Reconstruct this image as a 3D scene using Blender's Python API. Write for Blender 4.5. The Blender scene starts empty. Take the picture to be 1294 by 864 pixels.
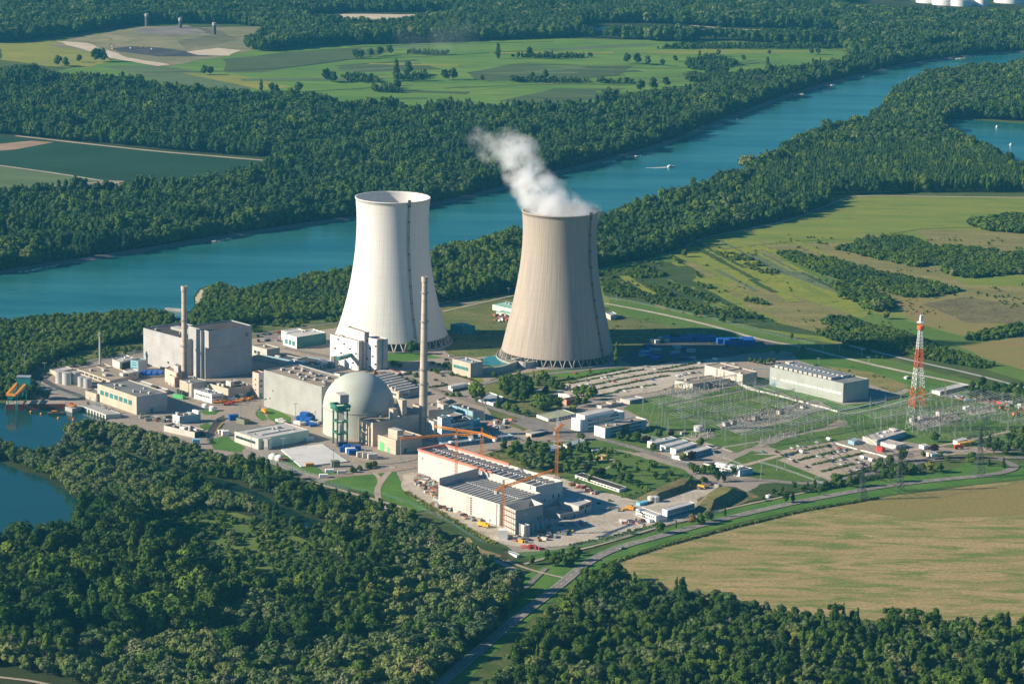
import bpy, math, random
import numpy as np
from mathutils import Vector, Matrix
random.seed(7)
rng = np.random.default_rng(7)
R = math.radians
S = bpy.context.scene
C = S.collection

# ------------------------------------------------------------------ camera
F = 3800.0; TH = R(11.75); ROLL = R(1.0); CH = 620.0
fw = np.array([0, math.cos(TH), -math.sin(TH)]); r0 = np.array([1., 0, 0]); u0 = np.array([0, math.sin(TH), math.cos(TH)])
cr, sr = math.cos(ROLL), math.sin(ROLL)
up_ = cr*u0 - sr*r0; rt_ = cr*r0 + sr*u0
def G(x, y, h=0.0):
    """a point of the photograph (1294 x 864 pixels) as the world point at height h"""
    d = fw + (x-647)/F*rt_ - (y-432)/F*up_
    t = (CH-h)/-d[2]
    return Vector((d[0]*t, d[1]*t, h))
def P(p):
    v = np.array([p[0], p[1], p[2]-CH]); z = v@fw
    return 647+F*(v@rt_)/z, 432-F*(v@up_)/z, z
def hgt(g, ytop):
    lo, hi = 0., 400.
    for _ in range(40):
        m = (lo+hi)/2
        if P((g[0], g[1], m))[1] < ytop: hi = m
        else: lo = m
    return lo
cd = bpy.data.cameras.new('camera'); cam = bpy.data.objects.new('camera', cd); C.objects.link(cam)
M = Matrix.Identity(4)
for i in range(3):
    M[i][0] = rt_[i]; M[i][1] = up_[i]; M[i][2] = -fw[i]
M[2][3] = CH
cam.matrix_world = M
cd.sensor_width = 36; cd.lens = F/1294*36; cd.clip_start = 1; cd.clip_end = 60000
S.camera = cam

# ------------------------------------------------------------------ light
SUN_EL, SUN_AZ = R(24.5), R(-80)       # the sun stands to the left (azimuth from the view direction, clockwise)
SKY, SUN, EXPO = 0.05, 5.0, 0.85
w = bpy.data.worlds.new('World'); S.world = w; w.use_nodes = True
nt = w.node_tree; bg = nt.nodes['Background']
sky = nt.nodes.new('ShaderNodeTexSky'); sky.sky_type = 'NISHITA'; sky.sun_disc = False
# light comes FROM the left: direction to the sun = (-sin80, -cos80)
sd = Vector((-math.sin(R(80))*math.cos(SUN_EL), -math.cos(R(80))*math.cos(SUN_EL), math.sin(SUN_EL)))
sky.sun_elevation = SUN_EL; sky.sun_rotation = math.atan2(sd.x, sd.y); sky.altitude = 100
tint = nt.nodes.new('ShaderNodeMix'); tint.data_type = 'RGBA'; tint.blend_type = 'MULTIPLY'; tint.inputs[0].default_value = 1; tint.inputs[7].default_value = (.34, .8, 1.1, 1)
sky.air_density = 1.0; sky.dust_density = 0.6; sky.ozone_density = 4.0
nt.links.new(sky.outputs[0], tint.inputs[6]); nt.links.new(tint.outputs[2], bg.inputs[0]); bg.inputs[1].default_value = SKY
sl = bpy.data.lights.new('sun', 'SUN'); sl.energy = SUN; sl.angle = R(0.5); sl.color = (1, 0.87, 0.68)
so = bpy.data.objects.new('sun', sl); C.objects.link(so)
so.rotation_euler = sd.to_track_quat('Z', 'Y').to_euler(); so.location = (0, 0, 900)
S.view_settings.view_transform = 'Standard'; S.view_settings.look = 'None'
S.view_settings.exposure = EXPO; S.view_settings.gamma = 1; S.view_settings.use_curve_mapping = False
S.cycles.volume_bounces = 6; S.cycles.max_bounces = 6; S.cycles.diffuse_bounces = 3; S.cycles.transparent_max_bounces = 16
S.cycles.volume_step_rate = 2.0; S.cycles.volume_max_steps = 256; S.cycles.use_denoising = True
S.cycles.sample_clamp_indirect = 6

# ------------------------------------------------------------------ materials
MT = {}
def N(t, kind, **kw):
    n = t.nodes.new('ShaderNode'+kind)
    for k, v in kw.items(): setattr(n, k, v)
    return n
def math_(t, op, a, b=None, c=None):
    n = N(t, 'Math', operation=op)
    for i, v in enumerate((a, b, c)):
        if v is None: continue
        if isinstance(v, (int, float)): n.inputs[i].default_value = v
        else: t.links.new(v, n.inputs[i])
    return n.outputs[0]
def mixc(t, f, a, b, mode='MIX'):
    n = N(t, 'Mix', data_type='RGBA', blend_type=mode)
    if isinstance(f, (int, float)): n.inputs[0].default_value = f
    else: t.links.new(f, n.inputs[0])
    for i, v in ((6, a), (7, b)):
        if isinstance(v, (tuple, list)): n.inputs[i].default_value = (*v[:3], 1)
        else: t.links.new(v, n.inputs[i])
    return n.outputs[2]
def noise(t, vec, scale, detail=4, rough=.55, out=0, dist=0):
    n = N(t, 'TexNoise'); n.inputs['Scale'].default_value = scale; n.inputs['Detail'].default_value = detail
    n.inputs['Roughness'].default_value = rough; n.inputs['Distortion'].default_value = dist
    t.links.new(vec, n.inputs['Vector']); return n.outputs[out]
def mapr(t, v, a, b, c=0., d=1.):
    n = N(t, 'MapRange'); n.clamp = True
    t.links.new(v, n.inputs[0])
    for i, x in enumerate((a, b, c, d)): n.inputs[i+1].default_value = x
    return n.outputs[0]
def newmat(name):
    m = bpy.data.materials.new(name); m.use_nodes = True; MT[name] = m
    t = m.node_tree; b = t.nodes['Principled BSDF']; return m, t, b
def mapping(t, vec, rot=0., sc=(1, 1, 1)):
    n = N(t, 'Mapping'); n.inputs['Rotation'].default_value = (0, 0, rot); n.inputs['Scale'].default_value = sc
    t.links.new(vec, n.inputs[0]); return n.outputs[0]
def mat(name, c, rough=.85, var=.13, sc=.08, zl=0, spec=.25, metal=0., streak=0., hl=0, c2=None, fine=.0):
    """paint, concrete, metal: base colour with patches, rain streaks (vertical) and real panel joints every zl / hl metres"""
    m, t, b = newmat(name)
    pos = N(t, 'NewGeometry').outputs['Position']
    a = noise(t, pos, sc, 5)
    col = mixc(t, mapr(t, a, .3, .7), tuple(x*(1-var) for x in c), c2 or tuple(min(.9, x*(1+var)) for x in c))
    if streak:
        s = noise(t, mapping(t, pos, 0, (.9, .9, .035)), 1., 3)
        col = mixc(t, mapr(t, s, .48, .72, 0, streak), col, tuple(x*.6 for x in c))
    if fine:
        s = noise(t, pos, 1.2, 2)
        col = mixc(t, mapr(t, s, .4, .65, 0, fine), col, tuple(x*.55 for x in c))
    if zl:
        sp = N(t, 'SeparateXYZ'); t.links.new(pos, sp.inputs[0])
        f = math_(t, 'FRACT', math_(t, 'DIVIDE', sp.outputs[2], zl))
        col = mixc(t, math_(t, 'MULTIPLY', math_(t, 'LESS_THAN', f, .14), .28), col, tuple(x*.45 for x in c))
    if hl:
        sp = N(t, 'SeparateXYZ'); t.links.new(pos, sp.inputs[0])
        f = math_(t, 'FRACT', math_(t, 'DIVIDE', math_(t, 'ADD', sp.outputs[0], math_(t, 'MULTIPLY', sp.outputs[1], -.55)), hl))
        col = mixc(t, math_(t, 'MULTIPLY', math_(t, 'LESS_THAN', f, .07), .3), col, tuple(x*.45 for x in c))
    t.links.new(col, b.inputs['Base Color'])
    b.inputs['Roughness'].default_value = rough; b.inputs['Specular IOR Level'].default_value = spec; b.inputs['Metallic'].default_value = metal
    return m
def ground(name, c1, c2, c3=None, big=.012, rot=0., st=1., fine=.35, streak=None, rough=1., lo=.38, hi=.62, f3=(.55, .75), tuft=0):
    """soil, crops, grass: large patches, furrow streaks along rot, fine grain"""
    m, t, b = newmat(name)
    pos = N(t, 'NewGeometry').outputs['Position']
    mp = mapping(t, pos, rot, (1, st, 1))
    col = mixc(t, mapr(t, noise(t, mp, big, 6, .62), lo, hi), c1, c2)
    if c3:
        col = mixc(t, mapr(t, noise(t, mapping(t, pos, rot+.6, (1, st, 1)), big*2.7, 5, .65, 0, .4), f3[0], f3[1]), col, c3)
    if streak:
        s = noise(t, mapping(t, pos, rot, (.004, streak, 1)), 1., 3, .6)
        col = mixc(t, mapr(t, s, .35, .7, 0, .38), col, tuple(x*.6 for x in c1))
    if tuft:
        s = noise(t, pos, .16, 3, .7)
        col = mixc(t, mapr(t, s, .55, .63, 0, tuft), col, (.03, .06, .018))
    g = noise(t, pos, .35, 5, .75)
    col = mixc(t, fine, col, mixc(t, mapr(t, g, .3, .7), (.25, .25, .25), (1.6, 1.6, 1.6)), 'MULTIPLY')
    t.links.new(col, b.inputs['Base Color']); b.inputs['Roughness'].default_value = rough; b.inputs['Specular IOR Level'].default_value = .1
    return m
def leafmat(name, a, b_, trans=.13):
    m, t, b = newmat(name)
    oi = N(t, 'ObjectInfo'); tc = N(t, 'TexCoord')
    geo = N(t, 'NewGeometry')
    col = mixc(t, oi.outputs['Random'], a, b_)
    n = noise(t, geo.outputs['Position'], .22, 4, .7)
    col = mixc(t, .8, col, mixc(t, mapr(t, n, .33, .67), (.55, .6, .6), (1.45, 1.4, 1.2)), 'MULTIPLY')
    n2 = noise(t, geo.outputs['Position'], .012, 2, .5)
    col = mixc(t, .7, col, mixc(t, mapr(t, n2, .35, .65), (.62, .75, .85), (1.5, 1.35, 1.)), 'MULTIPLY')
    t.nodes.remove(b)
    d = N(t, 'BsdfDiffuse'); tr = N(t, 'BsdfTranslucent'); mx = N(t, 'MixShader'); mx.inputs[0].default_value = trans
    t.links.new(col, d.inputs[0]); t.links.new(mixc(t, .5, col, (.1, .16, .02)), tr.inputs[0])
    t.links.new(d.outputs[0], mx.inputs[1]); t.links.new(tr.outputs[0], mx.inputs[2])
    t.links.new(mx.outputs[0], t.nodes['Material Output'].inputs[0])
    return m
def water(name, c, c2, rough=.12, bump=.25, scale=.12):
    m, t, b = newmat(name)
    pos = N(t, 'NewGeometry').outputs['Position']
    n = noise(t, mapping(t, pos, R(-14), (.3, 1.6, 1)), .009, 5)
    t.links.new(mixc(t, mapr(t, n, .35, .65), c, c2), b.inputs['Base Color'])  # streaks of sheen along the flow are painted into the water colour
    b.inputs['Roughness'].default_value = rough; b.inputs['IOR'].default_value = 1.33; b.inputs['Specular IOR Level'].default_value = .28
    bp = N(t, 'Bump'); bp.inputs['Strength'].default_value = bump; bp.inputs['Distance'].default_value = 1.
    t.links.new(noise(t, mapping(t, pos, R(20), (1, .6, 1)), scale, 6, .65), bp.inputs['Height']); t.links.new(bp.outputs[0], b.inputs['Normal'])
    return m

mat('white_panel', (.74, .72, .68), streak=.15); mat('white_paint', (.8, .79, .76), var=.05)
mat('off_white', (.52, .49, .44), streak=.2); mat('beige', (.5, .43, .34), streak=.25, zl=3.4); mat('beige_plain', (.5, .42, .33), streak=.15)
mat('pink', (.62, .46, .38), streak=.15); mat('brick_red', (.5, .27, .19), fine=.3)
mat('concrete', (.4, .38, .35), streak=.35); mat('concrete_pale', (.56, .54, .5), streak=.3, hl=6.); mat('concrete_raw', (.56, .535, .49), streak=.4, hl=5., zl=4.)
mat('panel_grey', (.42, .41, .4), streak=.3, zl=2.6); mat('panel_silver', (.35, .35, .325), rough=.55, zl=1.4, streak=.12, spec=.4); mat('panel_hall', (.37, .39, .36), rough=.5, zl=1.6, streak=.1, spec=.4)
mat('blue_panel', (.24, .4, .48), rough=.5); mat('glass', (.03, .06, .07), rough=.12, spec=.6, var=.3, sc=.3); mat('glass_teal', (.05, .2, .2), rough=.2, spec=.6)  # blue panel colour darkened to carry the shade of right-hand walls
mat('glass_pale', (.65, .67, .64), rough=.3, spec=.5)
mat('roof_grey', (.17, .18, .17), c2=(.25, .25, .23), fine=.3); mat('roof_dark', (.055, .05, .05), c2=(.1, .085, .08), fine=.3)
mat('roof_tan', (.33, .26, .19), c2=(.43, .35, .27), fine=.35, sc=.15); mat('roof_white', (.46, .445, .42), c2=(.6, .58, .55), fine=.25, sc=.12); mat('roof_rust', (.45, .38, .32), c2=(.6, .57, .52), fine=.5, sc=.2)
mat('roof_moss', (.32, .36, .2), c2=(.45, .44, .3), fine=.4, sc=.2); mat('roof_green', (.3, .5, .38), var=.1); mat('roof_bluegrey', (.25, .3, .34), c2=(.4, .43, .45), fine=.3)
mat('teal', (.03, .24, .24), var=.15); mat('teal_light', (.12, .4, .45)); mat('green_steel', (.04, .19, .13), rough=.6); mat('green_bright', (.12, .5, .2)); mat('mint', (.55, .68, .55))
mat('orange', (.75, .28, .03), var=.15, rough=.6); mat('yellow', (.75, .42, .03), rough=.6); mat('red', (.6, .06, .04), rough=.6); mat('red_white', (.55, .2, .14), rough=.7)
mat('mast_red', (.7, .13, .05), rough=.6); mat('mast_white', (.75, .74, .72), rough=.6)
mat('blue', (.015, .1, .38), rough=.55, var=.25, sc=.4); mat('blue_light', (.2, .52, .72), rough=.5); mat('navy', (.02, .04, .12), rough=.4); mat('black', (.02, .02, .022), rough=.6)
mat('col_conc', (.27, .24, .21)); mat('yard_steel', (.2, .23, .21), rough=.6); mat('steel', (.3, .31, .31), rough=.5, metal=.3); mat('steel_light', (.5, .51, .5), rough=.5); mat('steel_dark', (.09, .1, .1), rough=.6); mat('galv', (.38, .41, .4), rough=.55)
mat('ceramic', (.3, .26, .21), rough=.5); mat('ceramic_brown', (.14, .075, .045), rough=.4); mat('olive', (.18, .2, .13)); mat('rust', (.32, .12, .07), fine=.4)
mat('bark', (.09, .07, .05), fine=.4); mat('silver_car', (.5, .52, .54), rough=.3, metal=.5)
mat('tank_steel', (.45, .45, .44), rough=.45, zl=2.2, spec=.5); mat('stack_conc', (.5, .42, .34), streak=.4, zl=12.)
mat('stone', (.3, .28, .25), fine=.5, sc=.3); mat('stone_dark', (.16, .15, .14), fine=.6, sc=.3); mat('slope', (.3, .26, .22), fine=.3); mat('sheet_pile', (.22, .15, .12), hl=2.4, fine=.3)
mat('tower_bin', (.25, .25, .25))

ground('m_ground', (.05, .085, .022), (.1, .13, .035), (.15, .14, .06), .006, fine=.5)
ground('m_meadow', (.09, .185, .028), (.155, .24, .04), (.07, .13, .03), .004, R(8), 3., .25)
ground('m_meadow_dark', (.07, .105, .04), (.1, .135, .05), (.05, .08, .03), .006, R(8), 3., .3, streak=.12)
ground('m_crop', (.018, .06, .03), (.026, .075, .035), None, .01, R(-8), 1., .2, streak=.16)
ground('m_crop_pale', (.1, .15, .06), (.14, .18, .08), None, .01, R(-8), 1., .2, streak=.1)
ground('m_soil', (.3, .2, .13), (.4, .28, .18), None, .02, R(-8), 1., .3)
ground('m_yellow', (.2, .22, .04), (.28, .26, .05), (.15, .2, .05), .008, 0, 2., .3)
ground('m_landfill', (.16, .17, .08), (.26, .22, .13), (.2, .2, .1), .012, 0, 2., .35)
ground('m_grey_earth', (.17, .15, .14), (.26, .22, .19), None, .02, 0, 1., .4); ground('m_dark_earth', (.05, .05, .055), (.1, .09, .085), None, .02)
ground('m_sand', (.5, .4, .28), (.6, .5, .38), None, .03)
ground('m_lawn', (.06, .15, .022), (.1, .2, .035), (.14, .2, .05), .02, 0, 1., .35)
ground('m_rough', (.1, .13, .035), (.18, .18, .06), (.05, .1, .025), .015, R(25), 2., .5, tuft=.5)
ground('m_rough_dry', (.2, .19, .065), (.28, .24, .09), (.12, .16, .04), .012, R(67), 3., .5, tuft=.3, streak=.16)
ground('m_field_olive', (.15, .205, .034), (.22, .24, .045), (.085, .135, .03), .007, R(5), 4., .35)
ground('m_field_brown', (.25, .19, .075), (.22, .2, .065), (.16, .18, .045), .01, R(5), 4., .35)
ground('m_scrub', (.045, .08, .025), (.075, .11, .03), (.12, .15, .04), .012, R(67), 2.5, .6, tuft=.6, streak=.16)
ground('m_glade', (.09, .14, .03), (.15, .19, .05), (.2, .2, .07), .03, 0, 1., .5); ground('m_reed', (.12, .165, .08), (.17, .2, .1), (.09, .13, .05), .02, R(67), 3., .5, tuft=.25, streak=.2)
ground('m_goldrod', (.27, .28, .035), (.2, .25, .045), (.11, .16, .03), .02, R(67), 3., .5, tuft=.3, streak=.2)
ground('m_stubble', (.4, .295, .14), (.32, .255, .11), (.14, .195, .042), .008, R(-2), 3.6, .55, f3=(.45, .61), streak=.24)
ground('m_park', (.07, .14, .024), (.11, .17, .035), (.2, .17, .08), .03, R(25), 1.5, .5, tuft=.35, f3=(.6, .7)); ground('m_site', (.37, .3, .23), (.3, .26, .22), (.24, .22, .2), .02, R(25), 1., .4)
ground('m_asphalt', (.2, .18, .16), (.26, .23, .2), (.16, .15, .14), .03, 0, 1., .35); ground('m_asphalt_dark', (.08, .08, .085), (.11, .11, .11), None, .03)
ground('m_gravel', (.42, .36, .28), (.54, .48, .4), (.3, .25, .2), .025, 0, 1., .45); ground('m_slab', (.56, .55, .53), (.64, .62, .59), (.5, .5, .5), .03, 0, 1., .2)
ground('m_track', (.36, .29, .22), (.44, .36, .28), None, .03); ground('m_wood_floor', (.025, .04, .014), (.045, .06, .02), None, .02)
ground('m_yard', (.075, .15, .03), (.12, .185, .045), (.2, .21, .09), .02, R(25), 1., .5, f3=(.56, .7))
ground('m_yardgravel', (.27, .25, .2), (.34, .31, .25), (.16, .19, .09), .04, 0, 1., .5); ground('m_heath', (.15, .12, .06), (.2, .18, .08), (.08, .09, .03), .03, 0, 1., .6, tuft=.6)
ground('m_levee', (.085, .16, .028), (.125, .19, .036), (.17, .18, .05), .01, 0, 1., .4)
ground('m_paint', (.75, .75, .72), (.8, .8, .78), None, .1, fine=.1)
water('m_river', (.01, .1, .1), (.035, .165, .152), .18, .5); water('m_lake', (.006, .045, .046), (.012, .06, .056), .1, .12); water('m_pond', (.05, .2, .2), (.05, .22, .2), .1, .1); water('m_creek', (.008, .03, .022), (.012, .04, .026), .1, .1)

leafmat('leaf_willow', (.11, .158, .062), (.155, .19, .086)); leafmat('leaf_dark', (.042, .085, .02), (.07, .11, .026)); leafmat('leaf_mid', (.074, .134, .027), (.112, .164, .037))
leafmat('leaf_yellow', (.15, .18, .045), (.19, .19, .06)); leafmat('leaf_purple', (.03, .012, .02), (.045, .018, .025), .1); leafmat('leaf_far', (.043, .09, .03), (.074, .122, .046)); leafmat('leaf_autumn', (.2, .13, .05), (.22, .15, .06)); leafmat('leaf_grey', (.15, .17, .1), (.19, .2, .12))

# ------------------------------------------------------------------ mesh helpers
class MB:
    """collects shapes and links them as ONE mesh object"""
    def __init__(s): s.v = []; s.f = []; s.m = []; s.mats = []
    def mi(s, m):
        if m not in s.mats: s.mats.append(m)
        return s.mats.index(m)
    def add(s, vs, fs, m):
        o = len(s.v); s.v += [tuple(v) for v in vs]; k = s.mi(m)
        for f in fs: s.f.append(tuple(i+o for i in f)); s.m.append(k)
    def prism(s, base, z0, z1, m, top=None, bottom=True):
        """upright prism on a polygon [(x,y)...] counter-clockwise"""
        n = len(base)
        vs = [(x, y, z0) for x, y in base]+[(x, y, z1) for x, y in (top or base)]
        fs = [(i, (i+1) % n, n+(i+1) % n, n+i) for i in range(n)]+[tuple(range(n, 2*n))]
        if bottom: fs.append(tuple(range(n-1, -1, -1)))
        s.add(vs, fs, m)
    def box(s, x0, x1, y0, y1, z0, z1, m): s.prism([(x0, y0), (x1, y0), (x1, y1), (x0, y1)], z0, z1, m)
    def bar(s, a, b, w, m, w2=None):
        a = Vector(a); b = Vector(b); d = (b-a)
        if d.length < 1e-6: return
        d.normalize(); x = d.cross(Vector((0, 0, 1)))
        if x.length < .01: x = Vector((1, 0, 0))
        x.normalize(); y = x.cross(d); w2 = w if w2 is None else w2
        vs = []
        for p, k in ((a, w), (b, w2)):
            vs += [p+x*k/2+y*k/2, p-x*k/2+y*k/2, p-x*k/2-y*k/2, p+x*k/2-y*k/2]
        s.add(vs, [(0, 1, 5, 4), (1, 2, 6, 5), (2, 3, 7, 6), (3, 0, 4, 7), (3, 2, 1, 0), (4, 5, 6, 7)], m)
    def lathe(s, prof, m, n=24, cx=0, cy=0, cap=True, z=0):
        vs = []; fs = []
        for r, h in prof:
            for i in range(n):
                a = 2*math.pi*i/n; vs.append((cx+r*math.cos(a), cy+r*math.sin(a), h+z))
        for j in range(len(prof)-1):
            for i in range(n): fs.append((j*n+i, j*n+(i+1) % n, (j+1)*n+(i+1) % n, (j+1)*n+i))
        if cap: fs.append(tuple(range(n-1, -1, -1))); fs.append(tuple(range((len(prof)-1)*n, len(prof)*n)))
        s.add(vs, fs, m)
    def tube(s, pts, r, m, n=8):
        for a, b in zip(pts, pts[1:]): s.bar(a, b, r*2, m)
    def mesh(s, name, smooth=False):
        me = bpy.data.meshes.new(name); me.from_pydata(s.v, [], s.f)
        for m in s.mats: me.materials.append(MT[m])
        me.polygons.foreach_set('material_index', s.m)
        if smooth: me.polygons.foreach_set('use_smooth', [True]*len(s.f))
        me.update(); return me
    def build(s, name, parent=None, loc=None, smooth=False, rz=0):
        o = bpy.data.objects.new(name, s.mesh(name, smooth)); C.objects.link(o)
        if loc is not None: o.location = loc
        o.rotation_euler.z = rz
        if parent is not None: o.parent = parent
        return o
def tag(o, label=None, cat=None, group=None, kind=None):
    if label: o['label'] = label
    if cat: o['category'] = cat
    if group: o['group'] = group
    if kind: o['kind'] = kind
    return o
def thing(name, label, cat, loc, rz=0, group=None):
    o = bpy.data.objects.new(name, None); C.objects.link(o); o.empty_display_size = 1
    o.location = loc; o.rotation_euler.z = rz
    return tag(o, label, cat, group)
KIDS = {}
def copy_tree(o, loc=None, rz=None, sc=None, label=None, group=None, parent=None):
    c = o.copy(); C.objects.link(c)
    if parent is not None: c.parent = parent
    if loc is not None: c.location = loc
    if rz is not None: c.rotation_euler = (0, 0, rz)
    if sc is not None: c.scale = sc if isinstance(sc, (tuple, list)) else (sc, sc, sc)
    if label: c['label'] = label
    if group: c['group'] = group
    if o.name not in KIDS: KIDS[o.name] = list(o.children)
    for ch in KIDS[o.name]: copy_tree(ch, parent=c)
    return c
def linkmesh(name, me, parent=None, loc=None, rz=0, sc=None):
    o = bpy.data.objects.new(name, me); C.objects.link(o)
    if parent is not None: o.parent = parent
    if loc is not None: o.location = loc
    o.rotation_euler.z = rz
    if sc is not None: o.scale = (sc, sc, sc)
    return o
def rag(pts, step=14, amp=2.2, seed=1):
    """a natural edge: split the polygon's sides and shake the new points (metres)"""
    r = random.Random(seed); out = []
    for a, b in zip(pts, pts[1:]+pts[:1]):
        a = Vector(a[:2]); b = Vector(b[:2]); n = max(1, int((b-a).length/step))
        for i in range(n):
            p = a.lerp(b, i/n)
            if i: p = p+Vector((r.uniform(-amp, amp), r.uniform(-amp, amp)))
            out.append((p.x, p.y))
    return out
def W(px): return [tuple(G(*p)[:2]) for p in px]
def sheet(name, px, z, m, kind='structure', ragged=None, world=False, thick=0, label=None, cat=None):
    pts = px if world else W(px)
    if ragged: pts = rag(pts, ragged[0], ragged[1], len(px)+int(abs(pts[0][0])))
    ar = sum(a[0]*b[1]-b[0]*a[1] for a, b in zip(pts, pts[1:]+pts[:1]))
    if ar < 0: pts = pts[::-1]
    b = MB()
    if thick: b.prism(pts, z-thick, z, m)
    else: b.add([(x, y, z) for x, y in pts], [tuple(range(len(pts)))], m)
    o = b.build(name); tag(o, label, cat, None, kind if not label else None); return o
def smoothline(pts, it=2):
    for _ in range(it):
        q = [pts[0]]
        for a, b in zip(pts, pts[1:]): q += [a.lerp(b, .25), a.lerp(b, .75)]
        q.append(pts[-1]); pts = q
    return pts
def offs(pts, d):
    out = []
    for i, p in enumerate(pts):
        a = pts[max(0, i-1)]; b = pts[min(len(pts)-1, i+1)]; t = (b-a); t.normalize()
        out.append(Vector((p.x-t.y*d, p.y+t.x*d)))
    return out
def strip(name, px, wid, z, m, smooth=2, build=True, mb=None, off=0, kind='structure'):
    pts = [Vector(p) for p in W(px)]
    if smooth: pts = smoothline(pts, smooth)
    l = offs(pts, off+wid/2); r = offs(pts, off-wid/2)
    b = mb or MB(); n = len(pts)
    b.add([(p.x, p.y, z) for p in l]+[(p.x, p.y, z) for p in r], [(n+i, n+i+1, i+1, i) for i in range(n-1)], m)
    if mb is None: return tag(b.build(name), None, None, None, kind)
def dashes(b, px, z, m, wid=.3, on=4, off_=8, smooth=2, off=0):
    pts = smoothline([Vector(p) for p in W(px)], smooth)
    d = 0
    for a, c in zip(pts, pts[1:]):
        L = (c-a).length; t = (c-a)/L; nrm = Vector((-t.y, t.x)); s = 0
        while s < L:
            ph = (d+s) % (on+off_)
            if ph < on:
                e = min(L, s+on-ph); p0 = a+t*s+nrm*off; p1 = a+t*e+nrm*off
                b.add([(*(p0+nrm*wid/2), z), (*(p0-nrm*wid/2), z), (*(p1-nrm*wid/2), z), (*(p1+nrm*wid/2), z)], [(0, 1, 2, 3)], m); s = e+.01
            else: s += on+off_-ph
        d += L
def K(x0, y0, s=7.19): return lambda u, v: (x0+u/s, y0+v/s)
# ------------------------------------------------------------------ terrain, water, fields, roads
b = MB(); b.add([(-9000, -300, 0), (9000, -300, 0), (9000, 13000, 0), (-9000, 13000, 0)], [(0, 1, 2, 3)], 'm_ground')
tag(b.build('ground'), kind='structure')

FARBANK = [(-90, 358), (0, 347), (143, 325), (286, 301), (430, 280), (543, 262.5), (643, 239), (712, 219), (812, 193), (860, 178), (914, 154.5), (997, 123), (1063, 103), (1163, 80), (1229, 71.4), (1294, 66), (1400, 60)]
NEARBANK = [(1400, 79), (1294, 84), (1205, 93), (1165, 101), (1124, 120), (1114, 140), (1085, 160), (1025, 174), (968, 202), (930, 220), (864, 243), (760, 274), (650, 302), (545, 325), (430, 345), (300, 370), (282, 365), (266, 361), (252, 365), (245, 375), (246, 387), (240, 394), (205, 397), (100, 402), (0, 408), (-90, 416)]
river_w = W(FARBANK+NEARBANK)
sheet('river', river_w, .3, 'm_river', world=True)
LAKE = [(1188, 153), (1230, 152), (1310, 158), (1420, 165), (1420, 230), (1294, 222), (1262, 203), (1225, 182)]
sheet('oxbow_lake', LAKE, .3, 'm_river', ragged=(20, 3))
sheet('far_channel', [(735, 35), (800, 33), (930, 38.5), (1062, 40.5), (1062, 43), (930, 42), (735, 39)], .3, 'm_river')
BASIN = [(-90, 505), (0, 509), (85, 516), (120, 520), (141, 528), (126, 536), (102, 540), (88, 548), (70, 562), (40, 572), (-90, 556)]
sheet('intake_basin', BASIN, .3, 'm_lake')
LAKE2 = [(-90, 575), (0, 584), (28, 596), (60, 605), (85, 622), (108, 640), (100, 662), (60, 680), (30, 700), (-90, 720)]
sheet('backwater_lake', LAKE2, .3, 'm_lake', ragged=(15, 3))
CREEK = [(118, 556), (150, 570), (190, 585), (240, 598), (282, 607), (320, 620), (355, 640), (420, 665), (500, 695), (508, 704), (430, 682), (385, 672), (330, 652), (290, 628), (240, 612), (190, 600), (140, 580), (112, 568)]
sheet('creek', CREEK, .3, 'm_creek', ragged=(12, 2))
OUTLET = [(214, 393), (224, 384), (232, 386), (236, 396), (236, 404), (222, 402)]
sheet('outlet_channel', OUTLET, .35, 'm_river')
sheet('pond', [(608, 455), (618, 450), (634, 451), (646, 456), (640, 462), (612, 462)], .45, 'm_pond')
# stone banks: a sloped strip of rock above the water line
def bank(px, wid, hgt_, side, m='stone', name='river_bank'):
    pts = smoothline([Vector(p) for p in W(px)], 1); q = offs(pts, side*wid*.45); q2 = offs(pts, side*wid); n = len(pts); b = MB()
    b.add([(p.x, p.y, .2) for p in pts]+[(p.x, p.y, hgt_) for p in q]+[(p.x, p.y, hgt_+.2) for p in q2], [(i, i+1, n+i+1, n+i) for i in range(n-1)]+[(n+i, n+i+1, 2*n+i+1, 2*n+i) for i in range(n-1)], m)
    return tag(b.build(name), kind='structure')
bank(FARBANK, 12, 2.2, 1, 'stone_dark')
GROYNE = [(770, 205), (800, 198), (905, 159), (925, 152), (1010, 120), (1050, 108), (1090, 97), (1130, 87), (1215, 74), (280, 304), (40, 342), (60, 338)]
for x, y in GROYNE:
    p = G(x, y); b = MB(); rr = random.Random(int(x))
    for k in range(7): b.lathe([(rr.uniform(2, 4), .2), (rr.uniform(1, 2), rr.uniform(.8, 1.6))], 'm_sand', 6, cx=k*5-15+rr.uniform(-1, 1), cy=rr.uniform(-2, 2))
    o = b.build('stone_groyne', loc=(p.x, p.y, 0), rz=R(52)); tag(o, 'low pale stone groyne at the far river bank', 'groyne', 'stone groynes along the far bank')
sheet('shore_gravel', [(247, 376), (253, 367), (266, 362.5), (279, 367), (266, 370), (258, 376), (254, 385), (248, 386)], .4, 'm_sand', ragged=(6, 1.5))
b = MB(); a, c = G(209, 393), G(236, 395); b.bar(Vector((a.x, a.y, 2)), Vector((c.x, c.y, 2)), 3, 'concrete')
for k in range(4): p = a.lerp(c, k/3); b.box(p.x-.8, p.x+.8, p.y-1, p.y+1, 0, 2, 'concrete')
tag(b.build('outlet_bridge'), 'low concrete footbridge across the cooling water outlet by the river', 'bridge')

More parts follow.
